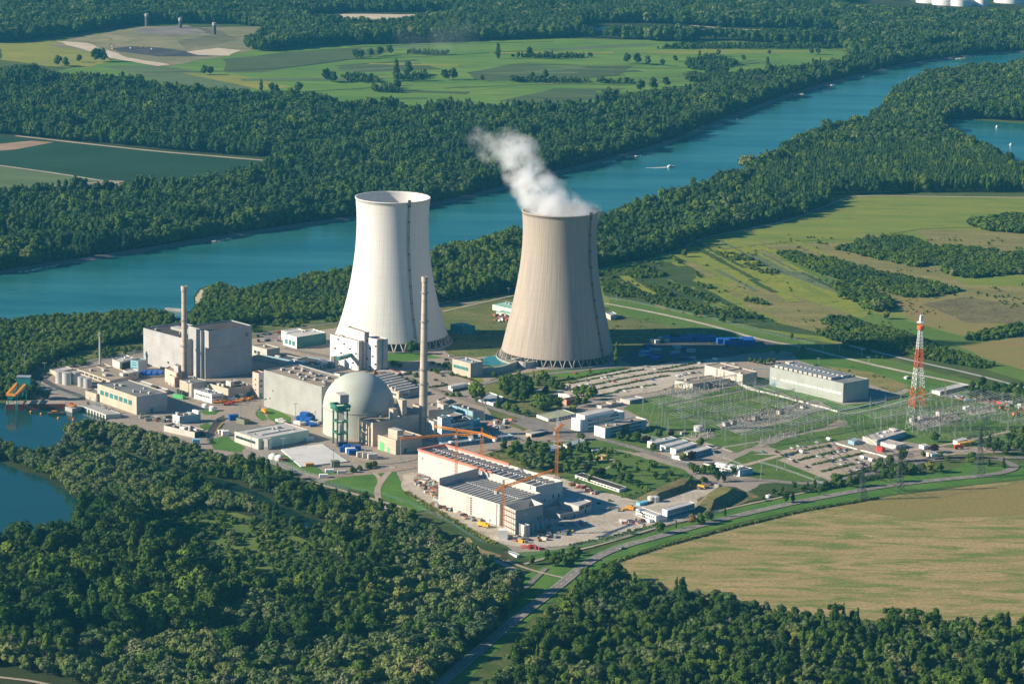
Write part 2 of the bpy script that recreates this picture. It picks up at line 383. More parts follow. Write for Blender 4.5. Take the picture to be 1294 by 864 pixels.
# far side of the river
sheet('meadow', [(20, 100), (60, 92), (150, 75), (300, 64), (420, 58), (560, 54), (700, 49), (900, 52), (1062, 60), (1070, 80), (960, 92), (900, 100), (800, 125), (720, 138), (620, 142), (545, 140), (430, 133), (300, 125), (150, 112)], .1, 'm_meadow', ragged=(60, 8))
DK = 'm_meadow_dark'
for k, (px, m) in enumerate([([(280, 75), (420, 60), (500, 62), (470, 72), (330, 92), (285, 92)], DK), ([(130, 84), (200, 82), (330, 105), (300, 118), (200, 104)], 'm_crop_pale'), ([(230, 92), (300, 95), (370, 110), (330, 114)], 'm_yellow'),
        ([(590, 92), (660, 80), (800, 84), (780, 96), (690, 103), (600, 102)], DK), ([(630, 128), (700, 112), (790, 112), (760, 124), (700, 134)], DK), ([(430, 84), (530, 80), (560, 88), (450, 92)], DK),
        ([(790, 66), (930, 60), (1050, 62), (1040, 66), (860, 70)], 'm_field_olive'), ([(660, 100), (700, 98), (730, 104), (690, 108)], 'm_reed')]):
    sheet('field', px, .2+.02*k, m, ragged=(40, 5))
sheet('field', [(0, 54), (100, 52), (130, 62), (140, 78), (110, 86), (60, 84), (0, 76)], .2, 'm_yellow', ragged=(40, 5))
sheet('field', [(360, 22), (430, 18), (560, 19), (560, 26), (470, 33), (400, 30)], .2, 'm_sand', ragged=(40, 6)); sheet('field', [(490, 24), (560, 18), (590, 26), (520, 34)], .25, 'm_rough_dry', ragged=(40, 6))
sheet('field', [(830, -2), (930, -4), (960, 4), (850, 10)], .2, 'm_meadow_dark', ragged=(60, 8)); sheet('field', [(1060, 8), (1120, 7), (1130, 14), (1080, 16)], .2, 'm_meadow', ragged=(50, 8))
for i in range(11):
    a_ = i/11; l0, l1 = (-60+68*a_*1.9 if 0 else 0, 0), (0, 0)
    p0 = (70-70*a_*1.0, 180+24*a_) if i < 6 else (40+13*(i-6), 210+2.2*(i-6)); p1 = (338-11*i, 206.5+2.9*i); strip('tramline', [p0, p1], 1.6, .3+.004*i, 'm_wood_floor', 0)
for px in ([(440, 60), (560, 56), (700, 53)], [(430, 76), (560, 71), (700, 62)], [(180, 92), (330, 90), (470, 72)], [(590, 92), (690, 103), (790, 95)], [(660, 122), (735, 128)], [(830, 62), (940, 60), (1060, 61)], [(720, 84), (870, 88), (960, 80)], [(560, 112), (700, 106), (800, 108)], [(640, 140), (700, 133), (735, 127)], [(250, 120), (400, 116), (520, 108)]): strip('ditch', px, 4, .5, 'm_wood_floor')
rs_ = random.Random(8)
for i in range(40):
    cx_, cy_ = rs_.uniform(300, 1040), rs_.uniform(62, 128)
    if cy_ > 92 and cx_ > 850: continue
    a_, c_ = G(cx_, cy_), G(cx_+rs_.uniform(60, 160), cy_+rs_.uniform(-9, 3)); d_ = (c_-a_); e_ = Vector((-d_.y, d_.x, 0)).normalized()*rs_.uniform(8, 45)
    sheet('field_strip', [(a_.x, a_.y), (c_.x, c_.y), (c_.x+e_.x, c_.y+e_.y), (a_.x+e_.x*.8, a_.y+e_.y*.8)], .36+.003*i, rs_.choice(['m_meadow', 'm_meadow_dark', 'm_field_olive', 'm_crop_pale', 'm_levee', 'm_yellow', 'm_meadow']), world=True, ragged=(50, 3))
# landfill mound: real relief
def mound(name, px, h, inset, m, mtop, label=None):
    o_ = rag(W(px), 60, 6); c = np.mean(np.array(o_), axis=0)
    i_ = [(c[0]+(x-c[0])*inset, c[1]+(y-c[1])*inset) for x, y in o_]
    if sum(a[0]*b_[1]-b_[0]*a[1] for a, b_ in zip(o_, o_[1:]+o_[:1])) < 0: o_ = o_[::-1]; i_ = i_[::-1]
    b = MB(); n = len(o_); mid = [((a[0]+b_[0])/2, (a[1]+b_[1])/2) for a, b_ in zip(o_, i_)]
    for lo, z0, hi, z1 in ((o_, 0, mid, h*.45), (mid, h*.45, i_, h)):
        b.add([(x, y, z0) for x, y in lo]+[(x, y, z1) for x, y in hi], [(k, (k+1) % n, n+(k+1) % n, n+k) for k in range(n)], m)
    b.add([(x, y, h) for x, y in i_], [tuple(range(n))], mtop)
    return tag(b.build(name, smooth=False), kind='structure')
sheet('landfill_yard', [(60, 58), (110, 44), (190, 36), (330, 34), (345, 52), (310, 66), (210, 84), (150, 76), (110, 66)], .25, 'm_landfill', ragged=(50, 8))
mound('landfill_mound', [(92, 50), (150, 38), (185, 33), (270, 36), (305, 50), (235, 63), (150, 58)], 8, .62, 'm_landfill', 'm_landfill'); sheet('landfill_top', [(168, 43), (235, 37), (262, 46), (222, 51), (180, 49)], 8.2, 'm_grey_earth', ragged=(30, 6)); sheet('landfill_terrace', [(120, 48), (150, 41), (165, 40), (160, 47), (140, 53)], 5., 'm_rough_dry', ragged=(30, 6))
sheet('landfill_pit', [(140, 62), (180, 57), (255, 68), (268, 72), (200, 72), (150, 66)], .35, 'm_dark_earth', ragged=(30, 5)); sheet('landfill_pad', [(235, 66), (275, 61), (305, 64), (290, 71), (250, 70)], .4, 'm_sand', ragged=(30, 4))
sheet('landfill_track', [(70, 52), (110, 55), (160, 73), (215, 82), (200, 84), (140, 74), (95, 60)], .42, 'm_sand', ragged=(30, 4))
# the farm fields at the left
sheet('farmland', [(-90, 168), (0, 171), (70, 179), (200, 192), (345, 203), (345, 206), (318, 216), (250, 233), (195, 243), (130, 232), (0, 245), (-90, 250)], .1, 'm_crop')
sheet('field', [(-60, 180), (0, 182), (40, 178), (68, 180), (20, 189), (-60, 196)], .2, 'm_soil'); sheet('field', [(-60, 207), (0, 210), (70, 220), (128, 229), (0, 241), (-60, 245)], .2, 'm_crop_pale')
sheet('field', [(60, 241), (140, 228), (196, 237), (200, 246), (120, 240)], .25, 'm_soil', ragged=(30, 3))
strip('farm_track', [(-60, 201), (0, 209.5), (70, 219), (130, 229), (155, 232)], 7, .3, 'm_track'); strip('farm_track', [(-60, 248), (0, 242), (60, 236), (130, 230), (160, 229), (196, 238)], 7, .32, 'm_track'); strip('farm_track', [(20, 172), (190, 191), (250, 196), (345, 204)], 9, .34, 'm_track')
strip('forest_track', [(-50, 100), (0, 106), (60, 115), (190, 134), (230, 139)], 9, .3, 'm_sand')
for px in ([(760, 21), (880, 33), (930, 38), (1062, 39.5)], ): strip('channel_shore', px, 9, .34, 'm_sand')

# meadows right of the towers
sheet('meadow', [(740, 385), (758, 338), (800, 330), (870, 302), (960, 285), (1050, 250), (1085, 247), (1420, 250), (1420, 520), (1294, 470), (1180, 455), (1000, 425), (900, 402)], .1, 'm_field_olive')
for k, (px, m) in enumerate([([(755, 345), (800, 335), (850, 322), (880, 335), (870, 372), (990, 410), (1080, 425), (1090, 432), (960, 415), (820, 385), (765, 375)], 'm_scrub'),
        ([(860, 318), (960, 312), (1060, 360), (1090, 392), (1050, 400), (960, 365), (880, 330)], 'm_goldrod'), ([(940, 322), (975, 320), (1050, 350), (1080, 368), (1060, 372), (985, 345)], 'm_reed'),
        ([(910, 355), (1000, 372), (1060, 392), (1100, 410), (1060, 428), (1000, 412), (950, 392)], 'm_rough_dry'), ([(960, 310), (1080, 306), (1175, 335), (1220, 360), (1294, 362), (1420, 370), (1420, 420), (1294, 405), (1180, 412), (1130, 385), (1060, 350)], 'm_rough_dry'),
        ([(1160, 290), (1294, 292), (1420, 300), (1420, 330), (1294, 325), (1200, 322), (1180, 310)], 'm_rough_dry'), ([(1120, 378), (1160, 374), (1200, 398), (1294, 420), (1420, 440), (1420, 455), (1294, 418), (1220, 425), (1160, 410)], 'm_field_brown'),
        ([(1165, 385), (1220, 375), (1294, 388), (1420, 400), (1420, 425), (1294, 410), (1220, 408)], 'm_heath'), ([(1100, 395), (1170, 412), (1230, 428), (1294, 424), (1420, 440), (1420, 520), (1294, 482), (1230, 462), (1150, 440), (1060, 418)], 'm_levee'),
        ([(1210, 438), (1294, 424), (1420, 440), (1420, 500), (1294, 468), (1240, 452)], 'm_field_brown'), ([(770, 378), (800, 382), (900, 404), (1000, 428), (1130, 456), (1294, 500), (1420, 535), (1420, 560), (1294, 520), (1100, 470), (1000, 446), (880, 418), (770, 394)], 'm_levee')]):
    sheet('field', px, .15+.02*k, m, ragged=(25, 4))
strip('field_track', [(880, 320), (960, 309), (1040, 303), (1090, 305), (1140, 293), (1180, 288), (1300, 287)], 2.5, .4, 'm_rough')
strip('field_track', [(1060, 254), (1085, 247), (1180, 249), (1294, 250), (1420, 252)], 6, .42, 'm_track'); strip('field_track', [(866, 312), (890, 300), (990, 282), (1050, 258), (1065, 252)], 6, .44, 'm_track')
D_ = (G(1080, 425)-G(880, 318)); D_.z = 0; D_.normalize(); E_ = Vector((-D_.y, D_.x, 0)); rs_ = random.Random(5)
for i in range(34):
    p = G(rs_.uniform(800, 1060), rs_.uniform(312, 375)); L_, w_ = rs_.uniform(60, 260), rs_.uniform(2, 9); k_ = [-.5, -.35, -.1, .2, .4, .5]; pt = [p+D_*L_*k+E_*w_*rs_.uniform(.6, 1) for k in k_]+[p+D_*L_*k-E_*w_*rs_.uniform(.6, 1) for k in k_[::-1]]
    sheet('field_strip', [(q.x, q.y) for q in pt], .5+.004*i, rs_.choice(['m_goldrod', 'm_rough_dry', 'm_reed', 'm_scrub', 'm_levee', 'm_field_olive', 'm_rough_dry']), world=True, ragged=(7, 1.5))
# bottom right stubble field and its verge
STUB = [(770, 714), (790, 703), (840, 688), (930, 664), (1020, 644), (1130, 626), (1230, 613), (1300, 606), (1430, 598), (1430, 800), (1294, 790), (1200, 792), (1000, 775), (860, 755), (800, 738), (775, 726)]
sheet('stubble_field', STUB, .1, 'm_stubble', ragged=(30, 3))
sheet('field', [(1050, 640), (1130, 627), (1294, 607), (1430, 599), (1430, 640), (1294, 650), (1150, 655)], .2, 'm_field_brown', ragged=(25, 5))
LAWN2 = [(640, 735), (690, 715), (770, 690), (850, 665), (930, 640), (1010, 622), (1100, 606), (1200, 594), (1294, 585), (1420, 575), (1420, 600), (1294, 604), (1130, 624), (1020, 641), (930, 661), (840, 685), (770, 710), (715, 745), (690, 765), (620, 830), (560, 890), (480, 900), (560, 830), (640, 770)]
sheet('verge', LAWN2, .12, 'm_lawn')

# plant site
SITE = [(30, 500), (55, 470), (100, 452), (180, 440), (230, 430), (330, 420), (420, 410), (440, 400), (560, 385), (640, 378), (780, 395), (900, 415), (960, 432), (1000, 440), (1090, 455), (1180, 475), (1250, 495), (1294, 515), (1420, 545), (1420, 575), (1294, 570), (1200, 575), (1100, 590), (1000, 606), (950, 622), (900, 640), (830, 668), (720, 695), (660, 704), (630, 695), (560, 655), (500, 610), (470, 600), (405, 610), (340, 585), (280, 575), (250, 580), (170, 560), (150, 540), (125, 528), (90, 520)]
sheet('site_ground', SITE, .2, 'm_site')
sheet('rough_ground', [(540, 395), (560, 388), (640, 378), (660, 380), (780, 395), (900, 415), (950, 428), (900, 440), (830, 452), (640, 448), (560, 440)], .28, 'm_rough', ragged=(12, 2))
sheet('rough_ground', [(55, 462), (100, 445), (180, 432), (240, 420), (340, 408), (430, 400), (440, 412), (340, 425), (250, 436), (180, 446), (110, 455), (60, 478)], .28, 'm_rough', ragged=(15, 3))
L = [([(415, 446), (445, 438), (500, 440), (560, 452), (500, 458), (430, 452)], 'm_lawn'), ([(562, 442), (590, 432), (645, 438), (635, 448), (600, 452), (570, 450)], 'm_rough'), ([(310, 470), (330, 466), (335, 472), (320, 476)], 'm_lawn'), ([(330, 424), (350, 421), (352, 428), (338, 430)], 'm_asphalt'),
     ([(316, 519), (328, 516), (338, 530), (328, 532), (318, 525)], 'm_lawn'), ([(335, 517), (342, 515), (368, 528), (366, 538), (350, 538), (338, 527)], 'm_lawn'), ([(252, 520), (262, 517), (278, 519), (272, 524), (258, 524)], 'm_lawn'), ([(296, 536), (318, 531), (326, 540), (305, 544)], 'm_lawn'),
     ([(264, 556), (285, 550), (310, 566), (305, 572), (270, 568)], 'm_lawn'), ([(252, 538), (262, 534), (268, 540), (256, 546)], 'm_lawn'), ([(280, 552), (275, 543), (290, 532), (330, 535), (350, 540), (310, 552)], 'm_asphalt'),
     ([(640, 475), (720, 462), (795, 470), (800, 478), (720, 500), (700, 530), (660, 545), (620, 525), (605, 500), (620, 480)], 'm_rough'), ([(560, 452), (640, 455), (650, 470), (600, 480), (560, 470)], 'm_asphalt'), ([(585, 470), (605, 474), (612, 482), (602, 484), (575, 474)], 'm_goldrod'),
     ([(614, 463), (640, 462), (648, 468), (622, 472)], 'm_lawn'), ([(690, 470), (740, 465), (790, 464), (795, 470), (740, 478), (712, 480)], 'm_lawn'), ([(705, 478), (760, 474), (800, 465), (790, 472), (715, 486)], 'm_rough'),
     ([(612, 575), (660, 556), (700, 560), (735, 555), (800, 575), (860, 592), (880, 605), (840, 625), (800, 625), (755, 640), (700, 600), (640, 590)], 'm_park'), ([(610, 575), (650, 562), (700, 572), (720, 600), (690, 607), (640, 590)], 'm_rough'),
     ([(745, 560), (765, 545), (820, 540), (850, 555), (830, 570), (800, 572)], 'm_park'), ([(800, 550), (822, 540), (818, 530), (788, 517), (800, 506), (838, 499), (868, 490), (905, 474), (985, 478), (1080, 520), (1040, 540), (960, 560), (930, 572), (890, 560), (840, 555)], 'm_yard'),
     ([(920, 585), (950, 570), (985, 575), (1050, 608), (1010, 612), (960, 605), (925, 600)], 'm_park'), ([(960, 560), (1060, 540), (1110, 520), (1180, 500), (1294, 518), (1420, 540), (1420, 570), (1294, 562), (1200, 566), (1100, 552), (1040, 560), (990, 572)], 'm_yard'),
     ([(965, 478), (975, 482), (1065, 512), (1110, 508), (1180, 485), (1180, 498), (1110, 524), (1075, 536), (1000, 505), (935, 485)], 'm_lawn'), ([(1000, 446), (1100, 468), (1200, 490), (1180, 500), (1100, 480), (1010, 456)], 'm_lawn'), ([(1040, 462), (1100, 470), (1150, 488), (1130, 496), (1070, 476)], 'm_rough_dry'),
     ([(1180, 600), (1230, 584), (1262, 590), (1294, 588), (1262, 600), (1200, 606), (1150, 612)], 'm_lawn'), ([(640, 700), (700, 695), (790, 672), (830, 665), (820, 672), (700, 705), (660, 710)], 'm_lawn'), ([(960, 612), (1040, 606), (1120, 590), (1180, 585), (1170, 592), (1060, 612), (960, 632), (930, 634)], 'm_scrub'),
     ([(855, 640), (900, 620), (945, 622), (960, 628), (935, 638), (870, 652)], 'm_heath'), ([(410, 608), (470, 598), (500, 596), (512, 620), (545, 645), (520, 648), (470, 625)], 'm_lawn'), ([(560, 652), (600, 672), (640, 690), (655, 705), (690, 708), (640, 716), (600, 695), (555, 665)], 'm_scrub'), ([(750, 640), (800, 625), (850, 615), (870, 620), (800, 640), (780, 652)], 'm_scrub'),
     ([(940, 440), (965, 432), (985, 440), (968, 446), (945, 446)], 'm_lawn'), ([(340, 572), (380, 578), (410, 598), (440, 595), (420, 604), (380, 596), (345, 580)], 'm_lawn')]
for k, (px, m) in enumerate(L): sheet('lawn' if 'lawn' in m else 'ground_patch', px, .3+.006*k, m, ragged=(8, 1.2))
# construction site gravel and hall surroundings
sheet('construction_ground', [(508, 600), (522, 597), (560, 610), (620, 590), (700, 600), (712, 605), (760, 622), (800, 632), (840, 628), (880, 618), (905, 612), (915, 618), (880, 632), (895, 650), (860, 660), (800, 668), (730, 688), (680, 694), (650, 690), (600, 668), (545, 640), (512, 620)], .5, 'm_gravel', ragged=(9, 1.5))
strip('site_road', [(516, 605), (511, 616), (530, 632), (590, 664), (640, 688), (680, 692), (740, 684), (800, 668), (850, 660)], 8, .54, 'm_gravel')
sheet('concrete_pad', [(355, 569), (407, 562), (440, 584), (380, 591)], 1.2, 'm_slab', thick=1.1)
sheet('car_park', [(983, 582), (1055, 559), (1124, 580), (1049, 608)], .52, 'm_track')
sheet('car_park', [(1000, 575), (950, 575), (985, 570), (1055, 558), (1062, 562)], .51, 'm_track')
sheet('car_park', [(698, 500), (712, 486), (740, 478), (795, 466), (830, 460), (905, 452), (925, 455), (900, 470), (880, 480), (830, 495), (760, 505), (745, 502)], .5, 'm_gravel')
sheet('storage_ground', [(800, 440), (850, 430), (960, 428), (985, 436), (940, 448), (880, 456), (800, 462), (785, 455)], .52, 'm_asphalt_dark', ragged=(10, 1.5))
# roads
MK = MB()
ROAD = [(470, 930), (560, 862), (600, 826), (660, 776), (705, 742), (735, 716), (770, 695), (840, 676), (930, 652), (1010, 634), (1100, 617), (1180, 607), (1260, 600), (1288, 590), (1262, 580), (1220, 578), (1180, 580)]
strip('country_road', ROAD, 8.5, .6, 'm_asphalt'); dashes(MK, ROAD[:13], .66, 'm_paint', .35, 4, 8); 
for o_ in (3.9, -3.9): dashes(MK, ROAD[:13], .66, 'm_paint', .15, 50, .5, off=o_)
strip('cycle_path', [(470, 900), (540, 848), (620, 782), (645, 757), (668, 740), (690, 718)], 4, .56, 'm_asphalt')
strip('cycle_path', [(625, 702), (662, 718), (700, 728), (722, 732)], 3, .57, 'm_track'); strip('cycle_path', [(663, 713), (690, 705), (760, 688), (800, 676), (880, 652), (960, 634), (1040, 618), (1090, 610)], 3, .58, 'm_track')
strip('forest_path', [(-40, 852), (10, 857), (50, 862), (100, 876)], 3.4, .56, 'm_track'); strip('forest_path', [(375, 605), (440, 622), (520, 645)], 4, .56, 'm_track'); strip('forest_path', [(610, 702), (640, 715), (660, 725)], 6, .55, 'm_track')
RAIL = [(380, 604), (430, 602), (520, 592), (590, 574), (640, 562), (690, 555), (720, 550)]
strip('rail_bed', RAIL, 9, .55, 'm_track')
for o_ in (-2.4, -.9, .9, 2.4): strip('rail', RAIL, .25, .75, 'rust', off=o_)
SP1 = [(465, 605), (484, 622), (486, 612), (492, 598), (494, 592)]; strip('rail_bed', [(497, 590), (482, 608), (475, 622), (482, 640), (500, 650)], 5, .62, 'm_track'); strip('rail_bed', [(470, 596), (482, 606), (476, 622), (484, 642)], 4, .63, 'm_track')
MAIN = [(560, 496), (580, 502), (610, 512), (660, 528), (720, 546), (780, 560), (840, 578), (880, 592), (900, 600), (930, 608), (960, 606), (1010, 612), (1060, 608), (1100, 598), (1140, 590), (1180, 580), (1260, 578), (1330, 580)]
strip('main_road', MAIN, 9, .6, 'm_asphalt'); dashes(MK, MAIN[6:9], .66, 'm_paint', .5, 60, 1, off=4.6); dashes(MK, MAIN[3:8], .66, 'm_paint', .25, 3, 6)
strip('site_road', [(560, 496), (600, 488), (640, 478), (700, 472), (740, 468), (800, 462)], 7, .56, 'm_asphalt'); strip('site_road', [(720, 546), (760, 548), (740, 556)], 8, .58, 'm_asphalt'); strip('site_road', [(560, 496), (520, 480), (470, 460), (400, 448), (360, 440)], 7, .56, 'm_asphalt')
strip('site_road', [(225, 495), (260, 512), (330, 510), (310, 525), (350, 545), (420, 570), (480, 590), (560, 570)], 9, .53, 'm_site')
strip('levee_road', [(440, 405), (500, 393), (560, 384), (640, 366), (660, 362)], 5, .6, 'm_track'); strip('levee_road', [(560, 394), (640, 376), (660, 372)], 4, .6, 'm_track')
strip('levee_road', [(765, 384), (830, 396), (900, 412), (960, 430), (1010, 438), (1080, 456), (1150, 472), (1210, 484), (1260, 496)], 6, .6, 'm_gravel')
strip('levee_path', [(1060, 434), (1110, 446), (1160, 458), (1230, 473), (1300, 492)], 5, .6, 'concrete'); 
strip('perimeter_road', [(40, 492), (50, 478), (90, 462), (150, 448), (190, 443), (250, 434), (340, 420), (430, 408)], 5, .6, 'm_asphalt'); strip('perimeter_road', [(48, 476), (70, 490), (100, 500), (107, 504)], 7, .6, 'm_asphalt_dark')
strip('yard_track', [(845, 513), (880, 506), (950, 492), (990, 483)], 4, .55, 'm_yardgravel'); strip('yard_track', [(905, 470), (940, 482), (1010, 506), (1060, 522), (1080, 524), (1150, 505), (1200, 490)], 3.5, .57, 'm_yardgravel'); strip('yard_track', [(880, 570), (940, 562), (980, 553)], 4, .56, 'm_yardgravel'); strip('yard_track', [(860, 552), (910, 566), (925, 572)], 5, .56, 'm_gravel'); strip('yard_track', [(1120, 575), (1180, 565), (1230, 556), (1290, 542), (1420, 520)], 5, .57, 'm_track'); strip('yard_track', [(935, 590), (1000, 572), (1060, 560)], 6, .57, 'm_track')
strip('garden_path', [(765, 593), (778, 586), (776, 580), (740, 583), (725, 590)], 3, .56, 'm_track')
sheet('main_gate_square', [(640, 532), (672, 528), (715, 545), (750, 545), (762, 552), (735, 558), (690, 552)], .59, 'm_asphalt')
tag(MK.build('road_markings'), kind='structure')
for px in ([(830, 498), (905, 475), (935, 486), (870, 505)], [(905, 538), (960, 522), (1030, 505), (1050, 515), (990, 535), (930, 548)], [(870, 552), (900, 545), (905, 552), (880, 558)], [(955, 558), (1000, 545), (1010, 550), (965, 564)], [(1148, 535), (1200, 520), (1215, 530), (1165, 545)], [(1215, 520), (1250, 513), (1262, 520), (1230, 526)]):
    sheet('yard_gravel', px, .54, 'm_yardgravel', ragged=(8, 1.5))
# earth banks at the site's edge
mound('earth_mound', [(870, 650), (880, 635), (905, 618), (930, 615), (945, 622), (930, 634), (895, 652)], 7, .45, 'm_heath', 'm_rough_dry')
mound('earth_mound', [(800, 632), (840, 615), (868, 604), (890, 606), (880, 618), (850, 628), (815, 640)], 5, .5, 'm_heath', 'm_heath')
mound('earth_mound', [(575, 676), (600, 684), (640, 694), (655, 704), (640, 712), (600, 700)], 3, .6, 'm_heath', 'm_scrub')
# ------------------------------------------------------------------ vegetation
def ico(sub=1):
    import bmesh
    bm = bmesh.new(); bmesh.ops.create_icosphere(bm, subdivisions=sub, radius=1)
    v = np.array([x.co[:] for x in bm.verts]); f = [tuple(q.index for q in fc.verts) for fc in bm.faces]; bm.free(); return v, f
ICO1, ICO2 = ico(1), ico(2)
def crown_mesh(name, seed, lobes, n, leaf, m, core=.8):
    """a crown: rough inner clumps and many leaf sprays spread through the lobes"""
    r = np.random.default_rng(seed); V = []; Fc = []; o = 0
    lob = np.array(lobes, float); ar = (lob[:, 3]*lob[:, 5]+lob[:, 3]*lob[:, 4]); pr = ar/ar.sum()
    for l in lob:
        v, f = ICO1
        vv = v*(core*l[3:6])*r.uniform(.72, 1.1, (len(v), 1))+l[:3]
        V.append(vv); Fc += [tuple(i+o for i in q) for q in f]; o += len(v)
    k = r.choice(len(lob), n, p=pr); d = r.normal(size=(n, 3)); d[:, 2] += .25; d /= np.linalg.norm(d, axis=1)[:, None]
    ph = r.uniform(0, 6, 3); bump = 1+.13*np.sin(d[:, 0]*5+ph[0]+k)*np.sin(d[:, 1]*5+ph[1])+.1*np.sin(d[:, 2]*7+ph[2]+k*2)
    c = lob[k, :3]+d*lob[k, 3:6]*(bump*r.uniform(.8, 1.06, n))[:, None]
    nn = d+r.normal(size=(n, 3))*.3; nn /= np.linalg.norm(nn, axis=1)[:, None]
    t = np.cross(nn, r.normal(size=(n, 3))); t /= np.linalg.norm(t, axis=1)[:, None]; b = np.cross(nn, t)
    s = (leaf*r.uniform(.5, 1.25, n))[:, None]; s2 = s*r.uniform(.6, 1., n)[:, None]
    q = np.stack([c+t*s, c+b*s2, c-t*s*.8, c-b*s2*.9], 1).reshape(-1, 3)
    V.append(q); Fc += [(o+4*i, o+4*i+1, o+4*i+2, o+4*i+3) for i in range(n)]
    me = bpy.data.meshes.new(name); me.from_pydata(np.concatenate(V).tolist(), [], Fc); me.materials.append(MT[m]); me.update(); return me
def dome_lobes(seed, rad, h, base, n, flat=.8):
    r = random.Random(seed); L = [(0, 0, base+(h-base)*.5, rad*.62, rad*.62, (h-base)*.5)]
    for i in range(n):
        a = i*2.399+r.uniform(-.3, .3); rr = rad*r.uniform(.4, .72); z = base+(h-base)*r.uniform(.2, .82)
        q = rad*r.uniform(.3, .48); L.append((rr*math.cos(a), rr*math.sin(a), z, q, q, q*flat*r.uniform(.8, 1.2)))
    return L
def tall_lobes(seed, rad, h, base, n, top=.35):
    r = random.Random(seed); L = []
    for i in range(n):
        t = i/(n-1); z = base+(h-base)*(.08+.84*t); k = rad*(1-(1-top)*max(0, t-.35)/.65)*(.7+.3*min(1, t*4)); a = i*2.4; off = k*r.uniform(.15, .4)
        L.append((off*math.cos(a), off*math.sin(a), z, k*r.uniform(.6, .8), k*r.uniform(.6, .8), (h-base)/n*r.uniform(.9, 1.3)))
    return L
def trunk_mesh(name, h, r_, seed, limbs=4):
    b = MB(); rr = random.Random(seed); b.lathe([(r_*1.3, -.3), (r_, h*.1), (r_*.75, h*.45), (r_*.3, h*.8)], 'bark', 7)
    for i in range(limbs):
        a = i*2.4+rr.uniform(-.3, .3); z = h*rr.uniform(.3, .55); L = h*rr.uniform(.2, .32)
        b.bar((0, 0, z), (L*math.cos(a), L*math.sin(a), z+L*.9), r_*.7, 'bark', r_*.25)
    return b.mesh(name)
KIND = {}   # kind -> [(crown mesh, trunk mesh)]
def kind(k, cm): KIND[k] = cm
kind('willow', [(crown_mesh('crown', s, dome_lobes(s, 8, 15, 2.0, 9+s % 3), 1500, .95, 'leaf_willow'), trunk_mesh('trunk', 14, .5, s)) for s in (1, 2, 3)])
kind('dark', [(crown_mesh('crown', s, dome_lobes(s, 7.5, 22, 4, 11), 1600, 1.0, 'leaf_dark')if s % 2 else crown_mesh('crown', s, tall_lobes(s, 6.5, 24, 4, 9, .5), 1500, 1., 'leaf_dark'), trunk_mesh('trunk', 21, .5, s)) for s in (11, 12, 13)])
kind('mid', [(crown_mesh('crown', s, dome_lobes(s, 6.5, 15, 2.5, 9), 1400, .9, 'leaf_mid'), trunk_mesh('trunk', 14, .4, s)) for s in (21, 22, 23)])
kind('column', [(crown_mesh('crown', s, tall_lobes(s, 3.6, 23, 2.5, 9, .3), 1100, .85, 'leaf_mid'), trunk_mesh('trunk', 22, .4, s)) for s in (31, 32)])
kind('yellow', [(crown_mesh('crown', s, dome_lobes(s, 5.5, 13, 2, 8), 1100, .85, 'leaf_yellow'), trunk_mesh('trunk', 12, .35, s)) for s in (41,)])
kind('grey', [(crown_mesh('crown', s, dome_lobes(s, 6.5, 14, 1.5, 9), 1300, .9, 'leaf_grey'), trunk_mesh('trunk', 13, .4, s)) for s in (45,)])
kind('purple', [(crown_mesh('crown', s, dome_lobes(s, 4.8, 10, 1.5, 8), 900, .75, 'leaf_purple'), trunk_mesh('trunk', 9, .3, s)) for s in (51,)])
kind('conifer', [(crown_mesh('crown', s, [(0, 0, 2+z*1.7, 3.4*(1-z/8.5)+.3, 3.4*(1-z/8.5)+.3, 1.6) for z in range(8)], 900, .6, 'leaf_dark'), trunk_mesh('trunk', 15, .3, s, 0)) for s in (61,)])
kind('bush', [(crown_mesh('crown', s, dome_lobes(s, 3.4, 4.6, .2, 6), 620, .6, 'leaf_mid'), None) for s in (71, 72)])
kind('scrub', [(crown_mesh('crown', s, dome_lobes(s, 3.2, 5, .2, 6), 560, .65, 'leaf_dark'), None) for s in (75,)])
kind('far', [(crown_mesh('crown', s, dome_lobes(s, 7.5, 19, 2, 9), 800, 1.3, 'leaf_far'), None) for s in (81, 82)])
kind('fartall', [(crown_mesh('crown', s, tall_lobes(s, 5, 24, 2, 8, .5), 700, 1.25, 'leaf_far'), None) for s in (85,)])
kind('autumn', [(crown_mesh('crown', s, dome_lobes(s, 5.5, 14, 2, 8), 900, .9, 'leaf_autumn'), trunk_mesh('trunk', 12, .35, s)) for s in (91,)])
kind('gaunt', [(crown_mesh('crown', s, [(0, 0, 24, 3, 3, 3.5), (1.5, 1, 20.5, 2.6, 2.4, 2.4), (-2, .5, 18, 2.4, 2.2, 2), (1.6, -1.4, 15.5, 2, 2, 1.6), (-1.2, -1, 22, 2.4, 2.2, 2.2), (2.2, .6, 12, 1.4, 1.3, 1.2)], 700, .75, 'leaf_mid'), trunk_mesh('trunk', 26, .5, s, 7)) for s in (95,)])
NAMEK = dict(gaunt='poplar_tree', willow='willow_tree', dark='poplar_tree', mid='leafy_tree', column='columnar_tree', yellow='yellow_green_tree', grey='silver_willow_tree', purple='copper_beech_tree', conifer='conifer_tree', bush='bush', far='leafy_tree', fartall='poplar_tree', autumn='autumn_tree', scrub='bush')
HK = dict(gaunt=27, willow=15, dark=23, mid=15, column=23, yellow=13, grey=14, purple=10, conifer=16, bush=4.6, far=19, fartall=24, autumn=14, scrub=5)
FIRST = {}
